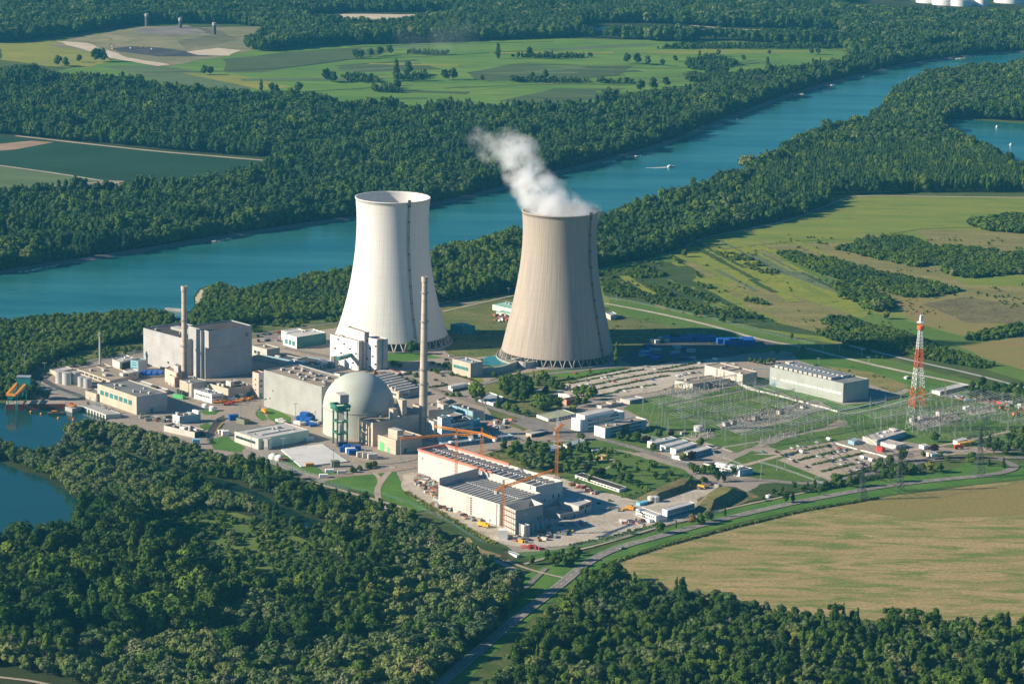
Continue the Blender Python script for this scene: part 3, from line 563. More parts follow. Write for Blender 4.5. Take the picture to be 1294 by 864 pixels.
def tree(k, loc, h, label, group=None, var=None, rnd=random):
    v = rnd.randrange(len(KIND[k])) if var is None else var
    cm, tm = KIND[k][v]; sc = h/HK[k]
    name = NAMEK[k]
    if tm is None:
        o = linkmesh(name, cm, None, loc, rnd.uniform(0, 6.28), sc); tag(o, label, 'bush', group); FIRST.setdefault((k, v), o); return o
    e = thing(name, label, 'tree', loc, rnd.uniform(0, 6.28), group); e.scale = (sc*rnd.uniform(.92, 1.08), sc*rnd.uniform(.92, 1.08), sc)
    c = linkmesh('crown', cm, e); linkmesh('trunk', tm, e); FIRST.setdefault((k, v), c); return e
ADJ = dict(gaunt='gaunt', dark='dark green', mid='mid green', willow='grey green', yellow='yellow green', column='slender', conifer='pointed', purple='purple', grey='silvery', far='round', fartall='upright')
def sized(lab, k, h, hs):
    a = 'tall ' if h > np.percentile(hs, 67) else 'low ' if h < np.percentile(hs, 33) else ''
    for w_ in ('tall ', 'leafy ', 'bushy ', 'dense ', 'single '):
        if lab.startswith(w_): lab = lab[len(w_):]
    return a+ADJ[k]+' '+lab
def pip(x, y, poly):
    ins = np.zeros(len(x), bool); n = len(poly)
    for i in range(n):
        x1, y1 = poly[i]; x2, y2 = poly[(i+1) % n]
        c = ((y1 > y) != (y2 > y)); 
        if y1 == y2: continue
        ins ^= c & (x < (x2-x1)*(y-y1)/(y2-y1)+x1)
    return ins
def project(x, y, z=0.):
    v = np.stack([x, y, np.full_like(x, z-CH)], 1); d = v@fw; return 647+F*(v@rt_)/d, 432-F*(v@up_)/d, d
def scatter(px, sp, excl=(), jit=.42, rot=0, margin=110, seed=0, world=False, sp2=None):
    poly = px if world else W(px); a = np.array(poly); r = np.random.default_rng(seed+len(px))
    c, s = math.cos(rot), math.sin(rot); ar = np.stack([a[:, 0]*c+a[:, 1]*s, -a[:, 0]*s+a[:, 1]*c], 1)
    gx, gy = np.meshgrid(np.arange(ar[:, 0].min(), ar[:, 0].max()+sp, sp), np.arange(ar[:, 1].min(), ar[:, 1].max()+sp, sp2 or sp)); gx = gx.ravel(); gy = gy.ravel()
    gx = gx+r.uniform(-jit, jit, len(gx))*sp; gy = gy+r.uniform(-jit, jit, len(gy))*sp
    x = gx*c-gy*s; y = gx*s+gy*c; ok = pip(x, y, poly)
    u, v, d = project(x, y, 8.); ok &= (u > -margin) & (u < 1294+margin) & (v > -70) & (v < 980)
    for e in excl: ok &= ~pip(x, y, e)
    return x[ok], y[ok]
NGRP = {}
def instancer(kinds):
    key = tuple(kinds)
    if key in NGRP: return NGRP[key]
    g = bpy.data.node_groups.new('wood', 'GeometryNodeTree')
    g.interface.new_socket('Geometry', in_out='INPUT', socket_type='NodeSocketGeometry'); g.interface.new_socket('Geometry', in_out='OUTPUT', socket_type='NodeSocketGeometry')
    gi = g.nodes.new('NodeGroupInput'); go = g.nodes.new('NodeGroupOutput'); jn = g.nodes.new('GeometryNodeJoinGeometry')
    def attr(nm, t):
        n = g.nodes.new('GeometryNodeInputNamedAttribute'); n.data_type = t; n.inputs[0].default_value = nm; return [o for o in n.outputs if o.enabled][0]
    aid, asc, art = attr('idx', 'INT'), attr('sc', 'FLOAT'), attr('rot', 'FLOAT')
    cx = g.nodes.new('ShaderNodeCombineXYZ'); g.links.new(art, cx.inputs[2])
    cs = g.nodes.new('ShaderNodeCombineXYZ')
    awd = attr('wd', 'FLOAT'); g.links.new(awd, cs.inputs[0]); g.links.new(awd, cs.inputs[1]); g.links.new(asc, cs.inputs[2])
    for i, (k, v) in enumerate(kinds):
        oi = g.nodes.new('GeometryNodeObjectInfo'); oi.inputs[0].default_value = FIRST[(k, v)]; oi.transform_space = 'ORIGINAL'; oi.inputs['As Instance'].default_value = True
        cp = g.nodes.new('FunctionNodeCompare'); cp.data_type = 'INT'; cp.operation = 'EQUAL'
        ins = [s for s in cp.inputs if s.enabled]; g.links.new(aid, ins[0]); ins[1].default_value = i
        ip = g.nodes.new('GeometryNodeInstanceOnPoints'); g.links.new(gi.outputs[0], ip.inputs['Points']); g.links.new(cp.outputs[0], ip.inputs['Selection'])
        g.links.new(oi.outputs['Geometry'], ip.inputs['Instance']); g.links.new(cx.outputs[0], ip.inputs['Rotation']); g.links.new(cs.outputs[0], ip.inputs['Scale'])
        g.links.new(ip.outputs[0], jn.inputs[0])
    g.links.new(jn.outputs[0], go.inputs[0]); NGRP[key] = g; return g
def vnoise(x, y, s, seed=0):
    r = np.random.default_rng(seed); t = r.uniform(0, 256, (64, 64)); xi = x/s; yi = y/s; x0 = np.floor(xi).astype(int); y0 = np.floor(yi).astype(int); fx = xi-x0; fy = yi-y0
    fx = fx*fx*(3-2*fx); fy = fy*fy*(3-2*fy); g = lambda a, b_: t[a % 64, b_ % 64]/256
    return (g(x0, y0)*(1-fx)+g(x0+1, y0)*fx)*(1-fy)+(g(x0, y0+1)*(1-fx)+g(x0+1, y0+1)*fx)*fy
WOODS = []
def wood(name, label, x, y, kinds, idx, hs, seed=0, wide=1.):
    """a wood that reads as one mass: one object, trees set on its points"""
    WOODS.append((name, label, x, y, kinds, idx, hs, seed, wide))
def build_woods():
    for name, label, x, y, kinds, idx, hs, seed, wide, *grp_ in WOODS:
        r = np.random.default_rng(seed); n = len(x)
        me = bpy.data.meshes.new(name); me.vertices.add(n); co = np.zeros((n, 3)); co[:, 0] = x; co[:, 1] = y; me.vertices.foreach_set('co', co.ravel())
        a = me.attributes.new('idx', 'INT', 'POINT'); a.data.foreach_set('value', idx.astype(np.int32))
        base = np.array([HK[k] for k, v in kinds])[idx]; sc = hs/base
        a = me.attributes.new('sc', 'FLOAT', 'POINT'); a.data.foreach_set('value', sc.astype(np.float32))
        a = me.attributes.new('wd', 'FLOAT', 'POINT'); a.data.foreach_set('value', (sc*wide*r.uniform(.72, 1.35, n)).astype(np.float32))
        a = me.attributes.new('rot', 'FLOAT', 'POINT'); a.data.foreach_set('value', r.uniform(0, 6.28, n).astype(np.float32))
        for k, v in kinds:
            if (k, v) not in FIRST: raise RuntimeError('no first tree of '+str((k, v)))
        o = bpy.data.objects.new(name, me); C.objects.link(o); md = o.modifiers.new('trees', 'NODES'); md.node_group = instancer(kinds)
        tag(o, label, 'wood', grp_[0] if grp_ else None, 'stuff')
rv = W(FARBANK+NEARBANK)
bank_off = [tuple(p) for p in offs([Vector(p) for p in W(FARBANK)], 13)]
river_x = [tuple(p) for p in bank_off]+[tuple(p) for p in offs([Vector(p) for p in W(NEARBANK)], 9)]
CH_X = W([(735, 30), (800, 29), (930, 35), (1062, 38), (1066, 50), (930, 50), (735, 47)])
def choose(n, w, seed): return np.random.default_rng(seed).choice(len(w), n, p=np.array(w)/sum(w))
# --- far bank and beyond
FK = [('far', 0), ('far', 1), ('fartall', 0), ('mid', 0), ('willow', 0)]
W1 = [(-90, 262), (0, 258), (130, 250), (200, 248), (262, 240), (330, 222), (352, 206), (345, 200), (250, 194), (60, 178), (-90, 166), (-90, 118), (0, 104), (50, 102), (150, 114), (270, 126), (350, 130), (420, 138), (520, 146), (620, 148), (740, 144), (800, 132), (860, 122), (930, 106), (1000, 98), (1075, 86), (1090, 76), (1200, 64), (1300, 58), (1420, 50)]+FARBANK[::-1]
x, y = scatter(W1, 9.0, [river_x, W([(-90, 166), (0, 170), (345, 202), (350, 206), (318, 218), (250, 235), (195, 248), (0, 250), (-90, 256)])], seed=1)
q = vnoise(x, y, 60, 3); tk = np.where(q > .62, 2, choose(len(x), [3, 3, .5, .9, .6], 5)); tk = np.where((tk == 2) & (rng.random(len(x)) < .25), 0, tk)
hs = 12+16*vnoise(x, y, 40, 4)+rng.uniform(-4, 6, len(x)); hs = np.where(tk == 4, hs*.75, hs)
wood('riverside_wood', 'dense dark green wood along the far bank of the river', x, y, FK, tk, hs, 1, .8)
W3 = [(-90, 52), (0, 55), (95, 44), (150, 34), (200, 30), (300, 31), (345, 40), (310, 62), (330, 66), (420, 57), (480, 56), (600, 52), (730, 47), (860, 54), (900, 50), (1066, 61), (1080, 74), (1190, 62), (1300, 56), (1420, 48), (1420, -60), (-90, -60)]
EX3 = [CH_X, W([(355, 23), (430, 16), (560, 16), (600, 24), (560, 30), (470, 36), (395, 33)]), W([(825, -6), (930, -8), (965, 6), (845, 12)]), W([(1055, 7), (1125, 5), (1135, 15), (1075, 18)]), W([(1065, -10), (1300, -12), (1420, -14), (1420, 20), (1300, 24), (1180, 23), (1100, 18), (1070, 8)])]
x, y = scatter(W3, 11.5, EX3, seed=2); tk = choose(len(x), [3, 3, 1, .5, .4], 6); hs = 17+11*vnoise(x, y, 80, 7)+rng.uniform(-4, 5, len(x))
wood('distant_forest', 'distant forest fading blue towards the horizon', x, y, FK, tk, hs, 2, .9)
# --- near bank
FN = [('far', 0), ('far', 1), ('fartall', 0), ('mid', 0), ('mid', 1), ('willow', 1)]
W4 = [(754, 300), (760, 280), (864, 250), (935, 226), (975, 206), (1030, 178), (1090, 163), (1118, 144), (1128, 124), (1168, 105), (1208, 97), (1300, 88), (1420, 83), (1420, 160), (1300, 154), (1230, 150), (1185, 152), (1190, 172), (1222, 186), (1260, 206), (1300, 226), (1420, 236), (1420, 245), (1300, 244), (1180, 243), (1052, 247), (1046, 262), (990, 280), (960, 284), (890, 302), (830, 325), (790, 332), (752, 340)]
x, y = scatter(W4, 8.8, [river_x, W(LAKE)], seed=3); u, v, d = project(x, y, 0)
plant = pip(x, y, W([(930, 250), (960, 222), (1030, 192), (1200, 192), (1294, 225), (1294, 244), (1050, 244), (1020, 262)]))
keep = ~plant; x, y = x[keep], y[keep]; tk = choose(len(x), [3, 3, .5, 1, .6, .3], 8); hs = 13+8*vnoise(x, y, 40, 9)+rng.uniform(-3, 3.5, len(x)); u, v, d = project(x, y, 0)
hs = np.where((v < 215), hs+4, hs); hs = np.where(rng.random(len(x)) < .02, hs+6, hs)
wood('riverbank_wood', 'wood on the near river bank behind the towers and meadows', x, y, FN, tk, hs, 3, .8)
PR = [(935, 258), (962, 220), (1030, 190), (1200, 190), (1300, 226), (1420, 235), (1420, 243), (1294, 243), (1050, 244), (1020, 264), (960, 278)]
x, y = scatter(PR, 14.5, [W(LAKE)], jit=.05, rot=R(12), seed=4, sp2=7); tk = choose(len(x), [.2, .3, 3, .3, .2, 0], 9); hs = 20+rng.uniform(-2, 2.5, len(x))
wood('poplar_plantation', 'plantation of poplars in straight rows beside the oxbow lake', x, y, FN, tk, hs, 4, .6)
W5 = [(540, 328), (600, 315), (650, 304), (760, 277), (752, 340), (700, 362), (655, 366), (560, 384), (540, 388)]
x, y = scatter(W5, 7.6, [river_x], seed=5); tk = choose(len(x), [1, 1, .8, 3, 2, .5], 10); hs = 10+8*vnoise(x, y, 35, 11)+rng.uniform(-2.5, 3.5, len(x)); hs = np.where(rng.random(len(x)) < .03, hs+6, hs)
wood('riverbank_wood', 'green wood between the two cooling towers and the river', x, y, FN, tk, hs, 5, .85)
OUT_X = W([(204, 388), (240, 378), (245, 364), (262, 358), (272, 366), (258, 378), (250, 396), (240, 412), (222, 416), (212, 404)])
W6 = [(-90, 412), (0, 411), (100, 405), (205, 400), (245, 396), (250, 388), (256, 378), (268, 370), (282, 367), (300, 372), (430, 347), (540, 328), (540, 388), (470, 395), (430, 402), (330, 408), (280, 416), (255, 420), (245, 412), (180, 430), (100, 444), (55, 462), (30, 480), (45, 495), (30, 505), (-90, 506)]
x, y = scatter(W6, 6.6, [OUT_X, river_x], seed=6); tk = choose(len(x), [.4, .5, .05, 4, 3, .25], 12); hs = 8+3.5*vnoise(x, y, 30, 13)+rng.uniform(-1.2, 1.2, len(x))
wood('thicket', 'low even thicket on the near bank left of the white tower', x, y, FN, tk, hs, 6)
SCR = [('bush', 0), ('bush', 1), ('scrub', 0), ('willow', 1), ('mid', 0)]
x, y = scatter([(60, 465), (100, 447), (180, 433), (250, 420), (340, 408), (430, 400), (435, 408), (330, 420), (180, 442), (80, 468)], 7, seed=7); ok = vnoise(x, y, 25, 5) > .42; x, y = x[ok], y[ok]; tk = choose(len(x), [2, 2, 1, .1, .2], 2); hs = rng.uniform(2, 5, len(x))
wood('shrubbery', 'scattered shrubs on rough grass behind the left buildings', x, y, SCR, tk, hs, 7)
# --- shrub belts in the right meadows
SH = [[(980, 322), (1000, 320), (1060, 330), (1110, 345), (1180, 358), (1212, 368), (1190, 374), (1145, 377), (1100, 364), (1040, 348)], [(1058, 316), (1090, 305), (1140, 300), (1180, 312), (1230, 316), (1294, 322), (1420, 335), (1420, 352), (1294, 346), (1220, 352), (1170, 340), (1110, 328)],
      [(755, 345), (800, 335), (850, 325), (880, 345), (905, 365), (960, 375), (1035, 388), (1030, 395), (960, 385), (920, 378), (930, 392), (985, 408), (960, 414), (880, 395), (820, 384), (765, 372)], [(1020, 410), (1060, 400), (1090, 408), (1150, 425), (1200, 445), (1255, 462), (1250, 468), (1180, 456), (1100, 440), (1040, 428)],
      [(905, 318), (940, 322), (985, 345), (975, 350), (930, 334)], [(1215, 430), (1260, 418), (1294, 412), (1420, 418), (1420, 426), (1294, 424), (1240, 432)], [(1222, 284), (1260, 278), (1294, 276), (1420, 275), (1420, 292), (1294, 296), (1250, 292)], [(1050, 362), (1085, 360), (1110, 376), (1130, 388), (1110, 395), (1080, 384)]]
for k, px in enumerate(SH):
    x, y = scatter(px, 4.6 if k < 4 else 5.5, seed=20+k); ca_, sa_ = math.cos(R(-67)), math.sin(R(-67)); ok = vnoise((x*ca_+y*sa_)*(.3 if k in (2, 3) else 1), -x*sa_+y*ca_, 22 if k != 2 else 15, 30+k) > (.12, .14, .5, .25, .2, .12, .1, .15)[k]; x, y = x[ok], y[ok]
    tk = choose(len(x), [2, 2, 2, .06, .15], 40+k); hs = {0: 4.6, 1: 5.5, 2: 3.8, 3: 4.6, 4: 3, 5: 6, 6: 9, 7: 7}[k]*rng.uniform(.65, 1.2, len(x))
    wood('shrubbery', ['long belt of young trees in the right meadow', 'broad shrub belt with silvery willows in the far meadow', 'scrub scattered on the meadow right of the grey tower', 'dark shrub belt beyond the levee road', 'narrow strip of shrubs among pale reeds', 'hedge of shrubs between two brown fields', 'tall shrub belt at the right edge of the far meadow', 'group of bushy trees in the middle of the meadow'][k], x, y, SCR, tk, hs, 20+k)
MEAD = W([(770, 345), (800, 335), (870, 310), (960, 292), (1090, 300), (1294, 300), (1420, 320), (1420, 440), (1294, 410), (1180, 415), (1140, 420), (1090, 430), (980, 415), (880, 400), (780, 378)])
x, y = scatter(MEAD, 9, seed=33, world=True); ok = (vnoise(x, y, 18, 34) > .66) & (vnoise(x, y, 70, 35) > .45); x, y = x[ok], y[ok]; tk = choose(len(x), [2, 2, 1, .1, .1], 36); hs = rng.uniform(.7, 2.6, len(x))
wood('shrubbery', 'loose single shrubs strewn over the right hand meadows', x, y, SCR, tk, hs, 33)
x, y = scatter([(612, 575), (660, 558), (735, 556), (800, 576), (860, 593), (880, 605), (840, 625), (800, 625), (755, 640), (700, 602)], 5, [W([(640, 590), (700, 600), (700, 612), (620, 600)])], seed=37); ok = (vnoise(x, y, 12, 38) > .6); x, y = x[ok], y[ok]; tk = choose(len(x), [2, 2, 1, 0, 0], 39); hs = rng.uniform(.5, 2.2, len(x))
wood('shrubbery', 'low bushes and weeds in the park behind the unfinished hall', x, y, SCR, tk, hs, 37)
x, y = scatter([(560, 440), (640, 380), (780, 395), (900, 415), (990, 440), (1100, 470), (1200, 495), (1110, 500), (980, 470), (900, 440), (800, 445)], 6, seed=40); ok = (vnoise(x, y, 12, 41) > .66); x, y = x[ok], y[ok]; tk = choose(len(x), [2, 2, 1, 0, 0], 42); hs = rng.uniform(.5, 1.8, len(x))
wood('shrubbery', 'weeds on the rough ground around the grey tower and the long hall', x, y, SCR, tk, hs, 40)
# --- foreground woods: the nearest trees are things of their own, the rest one mass
NEAR = [('willow', 0), ('willow', 1), ('willow', 2), ('dark', 0), ('dark', 1), ('dark', 2), ('mid', 0), ('mid', 1), ('mid', 2), ('column', 0), ('yellow', 0), ('grey', 0)]
x7, y7 = 0, 0
W7 = [(-90, 572), (0, 560), (40, 582), (80, 580), (82, 562), (88, 546), (112, 543), (150, 547), (200, 562), (250, 577), (285, 586), (345, 604), (400, 630), (440, 645), (500, 652), (540, 672), (575, 690), (606, 714), (632, 735), (652, 748), (645, 768), (620, 800), (560, 852), (500, 920), (480, 980), (-110, 980)]
cw = W(CREEK); cw2 = W([(265, 605), (290, 608), (330, 628), (375, 655), (390, 664), (360, 664), (320, 644), (285, 628), (265, 618)]); lw = W(LAKE2); bw = W(BASIN)
glade = [(190, 655), (240, 640), (300, 648), (345, 664), (390, 684), (428, 712), (436, 738), (400, 752), (330, 745), (250, 728), (190, 695)]
x, y = scatter(W7, 8.2, [cw, cw2, lw, bw, W(glade), W([(-90, 838), (20, 846), (70, 855), (130, 872), (100, 980), (-110, 980)]), W([(-90, 720), (0, 712), (100, 680), (108, 640), (60, 600), (0, 580), (-90, 570)])], seed=50); u, v, d = project(x, y, 0)
q = vnoise(x, y, 55, 51)
ok = (v < 712) | (rng.random(len(x)) < .72); x, y, u, v, q = x[ok], y[ok], u[ok], v[ok], q[ok]
wil = (u > 470+60*q) | (v > 815+40*q) | (v < 640-90*(u/500)+ 60*q) | (q > .72)
nb = choose(len(x), [1, 1, 1, .0, 0, 0, .3, .3, .2, 0, .04, .25], 52); nd = choose(len(x), [.12, .1, .1, 1, 1.2, 1.2, .5, .5, .4, .12, .03, .05], 53); tk = np.where(wil, nb, nd)
hs = np.where(tk < 3, rng.uniform(9, 17, len(x)), np.where(tk < 6, rng.uniform(14, 25, len(x)), np.where(tk == 9, rng.uniform(17, 26, len(x)), rng.uniform(9, 18, len(x)))))
hs = np.where(v < 700, hs*.72, hs)
big = (u < 235+60*q) & (v > 668) & (v < 815); tk = np.where(big, choose(len(x), [0, 0, 0, 1, 1, 1, .15, .1, 0, .05, 0, 0], 58), tk); hs = np.where(big, rng.uniform(22, 33, len(x)), hs)
ok = ~big | (rng.random(len(x)) < .5); x, y, tk, hs = x[ok], y[ok], tk[ok], hs[ok]
XA, YA, TA, HA, GA = [x], [y], [tk], [hs], [np.zeros(len(x), int)]
W8 = [(735, 738), (770, 728), (800, 742), (860, 760), (930, 770), (1000, 784), (1100, 792), (1200, 798), (1294, 795), (1420, 800), (1420, 1000), (600, 1000), (560, 920), (620, 868), (660, 830), (700, 780)]
x, y = scatter(W8, 8.8, [W([(694, 828), (716, 824), (730, 834), (712, 842)])], seed=54); u, v, d = project(x, y, 0); q = vnoise(x, y, 45, 55)
tk = np.where(q > .6, choose(len(x), [.5, .4, .4, .2, .2, .2, .6, .6, .5, .2, .15, .2], 56), choose(len(x), [.08, .08, .08, .8, .6, .7, 1.2, 1.2, 1, .4, .12, .05], 57)); hs = np.where((tk > 2) & (tk < 6), rng.uniform(12, 19, len(x)), rng.uniform(7, 13, len(x))); hs = np.where(tk == 9, rng.uniform(14, 20, len(x)), hs)
XA.append(x); YA.append(y); TA.append(tk); HA.append(hs); GA.append(np.ones(len(x), int))
xa, ya, ta, ha, ga = map(np.concatenate, (XA, YA, TA, HA, GA)); u, v, d = project(xa, ya, 0)
vis = (u > 4) & (u < 1290) & (v-ha*1.5 < 850); order = np.argsort(np.where(vis, ya, 1e9))
NIND = 150
pick = np.zeros(len(xa), bool); pick[order[:NIND]] = True
DESC = {'willow': 'rounded grey green willow', 'dark': 'tall dark green poplar', 'mid': 'mid green broad leaved tree', 'column': 'slim upright poplar', 'yellow': 'pale yellow green tree', 'grey': 'silvery willow'}
have = set()
for i in np.where(pick)[0]:
    k, vv = NEAR[ta[i]]; g_ = ga[i]
    tree(k, (xa[i], ya[i], 0), ha[i], DESC[k]+(' in the dense wood left of the country road' if g_ == 0 else ' in the wood between country road and stubble field'), 'trees of the left foreground wood' if g_ == 0 else 'trees of the right foreground wood', vv)
rest = ~pick
for g_, nm in ((0, 'dense foreground wood of willows and poplars left of the country road'), (1, 'mixed wood at the lower right below the stubble field')):
    ok = rest & (ga == g_); wood('foreground_wood', nm, xa[ok], ya[ok], NEAR, ta[ok], ha[ok], 60+g_, .95)
x, y = scatter(glade, 5.2, [cw], seed=62); ok = vnoise(x, y, 14, 66) > .3; x, y = x[ok], y[ok]; tk = choose(len(x), [3, 3, 1, .12, .15], 63); hs = rng.uniform(1.6, 4., len(x)); hs = np.where(tk >= 3, hs*1.8, hs)
wood('shrubbery', 'bright green glade of reeds and shrubs inside the left wood', x, y, SCR, tk, hs, 62)
x, y = scatter([(-90, 575), (0, 566), (60, 590), (95, 600), (130, 600), (200, 625), (260, 640), (190, 660), (110, 690), (108, 640), (85, 612), (20, 585)], 6.6, [lw, cw], seed=64); tk = choose(len(x), [1, 1, .5, 2, .6], 65); hs = np.where(tk == 3, rng.uniform(7, 12, len(x)), rng.uniform(3, 7, len(x)))
wood('shrubbery', 'willow scrub on the shore between backwater and creek', x, y, SCR, tk, hs, 64)
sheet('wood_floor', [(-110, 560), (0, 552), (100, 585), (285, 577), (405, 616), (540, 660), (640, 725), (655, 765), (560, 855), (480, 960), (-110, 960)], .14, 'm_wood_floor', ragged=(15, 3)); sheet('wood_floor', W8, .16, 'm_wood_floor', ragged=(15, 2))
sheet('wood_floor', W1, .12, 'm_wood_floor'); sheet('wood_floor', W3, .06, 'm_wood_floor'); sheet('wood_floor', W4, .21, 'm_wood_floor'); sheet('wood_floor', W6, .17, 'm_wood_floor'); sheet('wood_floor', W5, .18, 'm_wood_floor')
sheet('glade', glade, .24, 'm_glade', ragged=(8, 2)); sheet('glade', [(694, 828), (716, 824), (730, 834), (712, 842)], .26, 'm_goldrod', ragged=(6, 1.5))
# ------------------------------------------------------------------ buildings
def v2(a): return Vector((a[0], a[1]))
class Bld:
    def __init__(s, k, name, label, cat, F_, L_, R_, wall='beige', roof='roof_tan', wins=(), boxes=(), par=.7, group=None, wallR=None, z0=0, h=None, lab_parts=None, open_top=False):
        x0, y0, sc = (k+(7.19,))[:3] if k else (0, 0, 1)
        f = lambda p: (x0+p[0]/sc, y0+p[1]/sc)
        Fx, Ft = f(F_[:2])
        if h is None: g = G(*f((F_[0], F_[2]))); h = hgt(g, Ft)
        s.h = h; Fp, Lp, Rp = G(Fx, Ft, h), G(*f(L_), h), G(*f(R_), h)
        s.o = thing(name, label, cat, (Fp.x, Fp.y, z0), 0, group); hh = h-z0
        s.L = v2(Lp-Fp); s.R = v2(Rp-Fp); s.hh = hh
        c = [Vector((0, 0)), s.R, s.R+s.L, s.L]; s.c = c
        ctr = (s.R+s.L)/2; t = .45
        inn = [p+(ctr-p).normalized()*t*1.3 for p in c]
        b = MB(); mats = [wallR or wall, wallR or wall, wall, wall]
        for i in range(4):
            j = (i+1) % 4; p, q = c[i], c[j]; ip, iq = inn[i], inn[j]
            b.add([(p.x, p.y, 0), (q.x, q.y, 0), (q.x, q.y, hh), (p.x, p.y, hh)], [(0, 1, 2, 3)], mats[i])
            b.add([(p.x, p.y, hh), (q.x, q.y, hh), (iq.x, iq.y, hh), (ip.x, ip.y, hh)], [(0, 1, 2, 3)], wall)
            b.add([(ip.x, ip.y, hh), (iq.x, iq.y, hh), (iq.x, iq.y, hh-par-.02), (ip.x, ip.y, hh-par-.02)], [(0, 1, 2, 3)], wall)
        b.build('wall', s.o)
        if not open_top:
            b = MB(); b.add([(p.x, p.y, hh-par) for p in inn], [(0, 1, 2, 3)], roof); b.build('roof', s.o)
        for w_ in wins: s.win(*w_)
        for bx in boxes: s.box(*bx)
        rr = random.Random(int(Fx*13+Ft*7)); area = abs(s.R.x*s.L.y-s.R.y*s.L.x)
        if h is None or True:
            if not open_top and hh > 5 and area > 250 and name not in ('wall_section', 'storage_hall', 'reactor_block'):
                for i in range(min(6, 2+int(area/500))):
                    a, b_, d = rr.uniform(.08, .85), rr.uniform(.08, .85), rr.uniform(1.2, 2.6); u_, w2 = d/s.L.length, d*rr.uniform(.8, 1.8)/s.R.length
                    s.box(a, min(.96, a+u_), b_, min(.96, b_+w2), rr.uniform(.5, 1.3), rr.choice(['galv', 'concrete', 'off_white', 'steel']), 'roof_unit')
            if hh > 6 and z0 == 0 and not wins:
                for u_ in (rr.uniform(.2, .4), rr.uniform(.6, .9)): s.win('L', u_, u_+2.2/max(3, s.L.length), .0, min(.5, 2.6/hh), 1, 'steel', 'door', 0)
                s.win('L', .955, .955+.35/max(3, s.L.length), .0, .98, 1, 'steel', 'downpipe', 0, .4); s.win('R', .04, .04+.35/max(3, s.R.length), .0, .98, 1, 'steel', 'downpipe', 0, .4)
    def pt(s, a, b_): return s.L*a+s.R*b_
    def win(s, face, u0, u1, z0, z1, n=1, m='glass', name='window', gap=.25, d=.14):
        p, q = (s.L, Vector((0, 0))) if face == 'L' else (Vector((0, 0)), s.R)
        e = q-p; nn = Vector((e.y, -e.x)).normalized(); st = (u1-u0)/n
        for i in range(n):
            a = p+e*(u0+st*i+st*gap/2); c = p+e*(u0+st*(i+1)-st*gap/2); b = MB(); z0_, z1_ = z0*s.hh, z1*s.hh
            pts = [a-nn*.05, c-nn*.05, c+nn*d, a+nn*d]
            b.prism([(x.x, x.y) for x in (pts[3], pts[2], pts[1], pts[0])][::-1], z0_, z1_, m); b.build(name, s.o)
    def box(s, a0, a1, b0, b1, hgt_, m='concrete', name='roof_unit', top=None, z=None):
        p = [s.pt(a0, b0), s.pt(a0, b1), s.pt(a1, b1), s.pt(a1, b0)]; b = MB(); z = s.hh-.75 if z is None else z
        b.prism([(x.x, x.y) for x in p], z, z+hgt_+.75, m)
        if top: b.add([(x.x, x.y, z+hgt_+.76) for x in p], [(0, 1, 2, 3)], top)
        return b.build(name, s.o)
def ppm(x, y): return F/P(G(x, y))[2]

# ------------------------------------------------------------------ cooling towers
def shellmat(name, c, dark, spec):
    m, t, b = newmat(name); tc = N(t, 'TexCoord').outputs['Object']; sp = N(t, 'SeparateXYZ'); t.links.new(tc, sp.inputs[0])
    ang = math_(t, 'ARCTAN2', sp.outputs[1], sp.outputs[0]); cb = N(t, 'CombineXYZ'); t.links.new(math_(t, 'MULTIPLY', ang, 22.), cb.inputs[0]); t.links.new(math_(t, 'MULTIPLY', sp.outputs[2], .012), cb.inputs[1])
    st = noise(t, cb.outputs[0], 1.3, 4, .7); col = mixc(t, mapr(t, st, .4, .7, 0, spec), c, dark)
    ri = math_(t, 'FRACT', math_(t, 'MULTIPLY', ang, 96/6.283185)); col = mixc(t, math_(t, 'MULTIPLY', math_(t, 'LESS_THAN', ri, .13), .36), col, tuple(x*.5 for x in c))
    hz_ = math_(t, 'FRACT', math_(t, 'DIVIDE', sp.outputs[2], 9.)); col = mixc(t, math_(t, 'MULTIPLY', math_(t, 'LESS_THAN', hz_, .07), .22), col, tuple(x*.6 for x in c))
    n = noise(t, tc, .03, 4); col = mixc(t, mapr(t, n, .35, .65, 0, .25), col, tuple(x*.8 for x in c))
    t.links.new(col, b.inputs['Base Color']); b.inputs['Roughness'].default_value = .85; b.inputs['Specular IOR Level'].default_value = .2
shellmat('shell_white', (.72, .695, .645), (.5, .49, .47), .5); shellmat('shell_tan', (.43, .365, .305), (.25, .215, .185), .8)
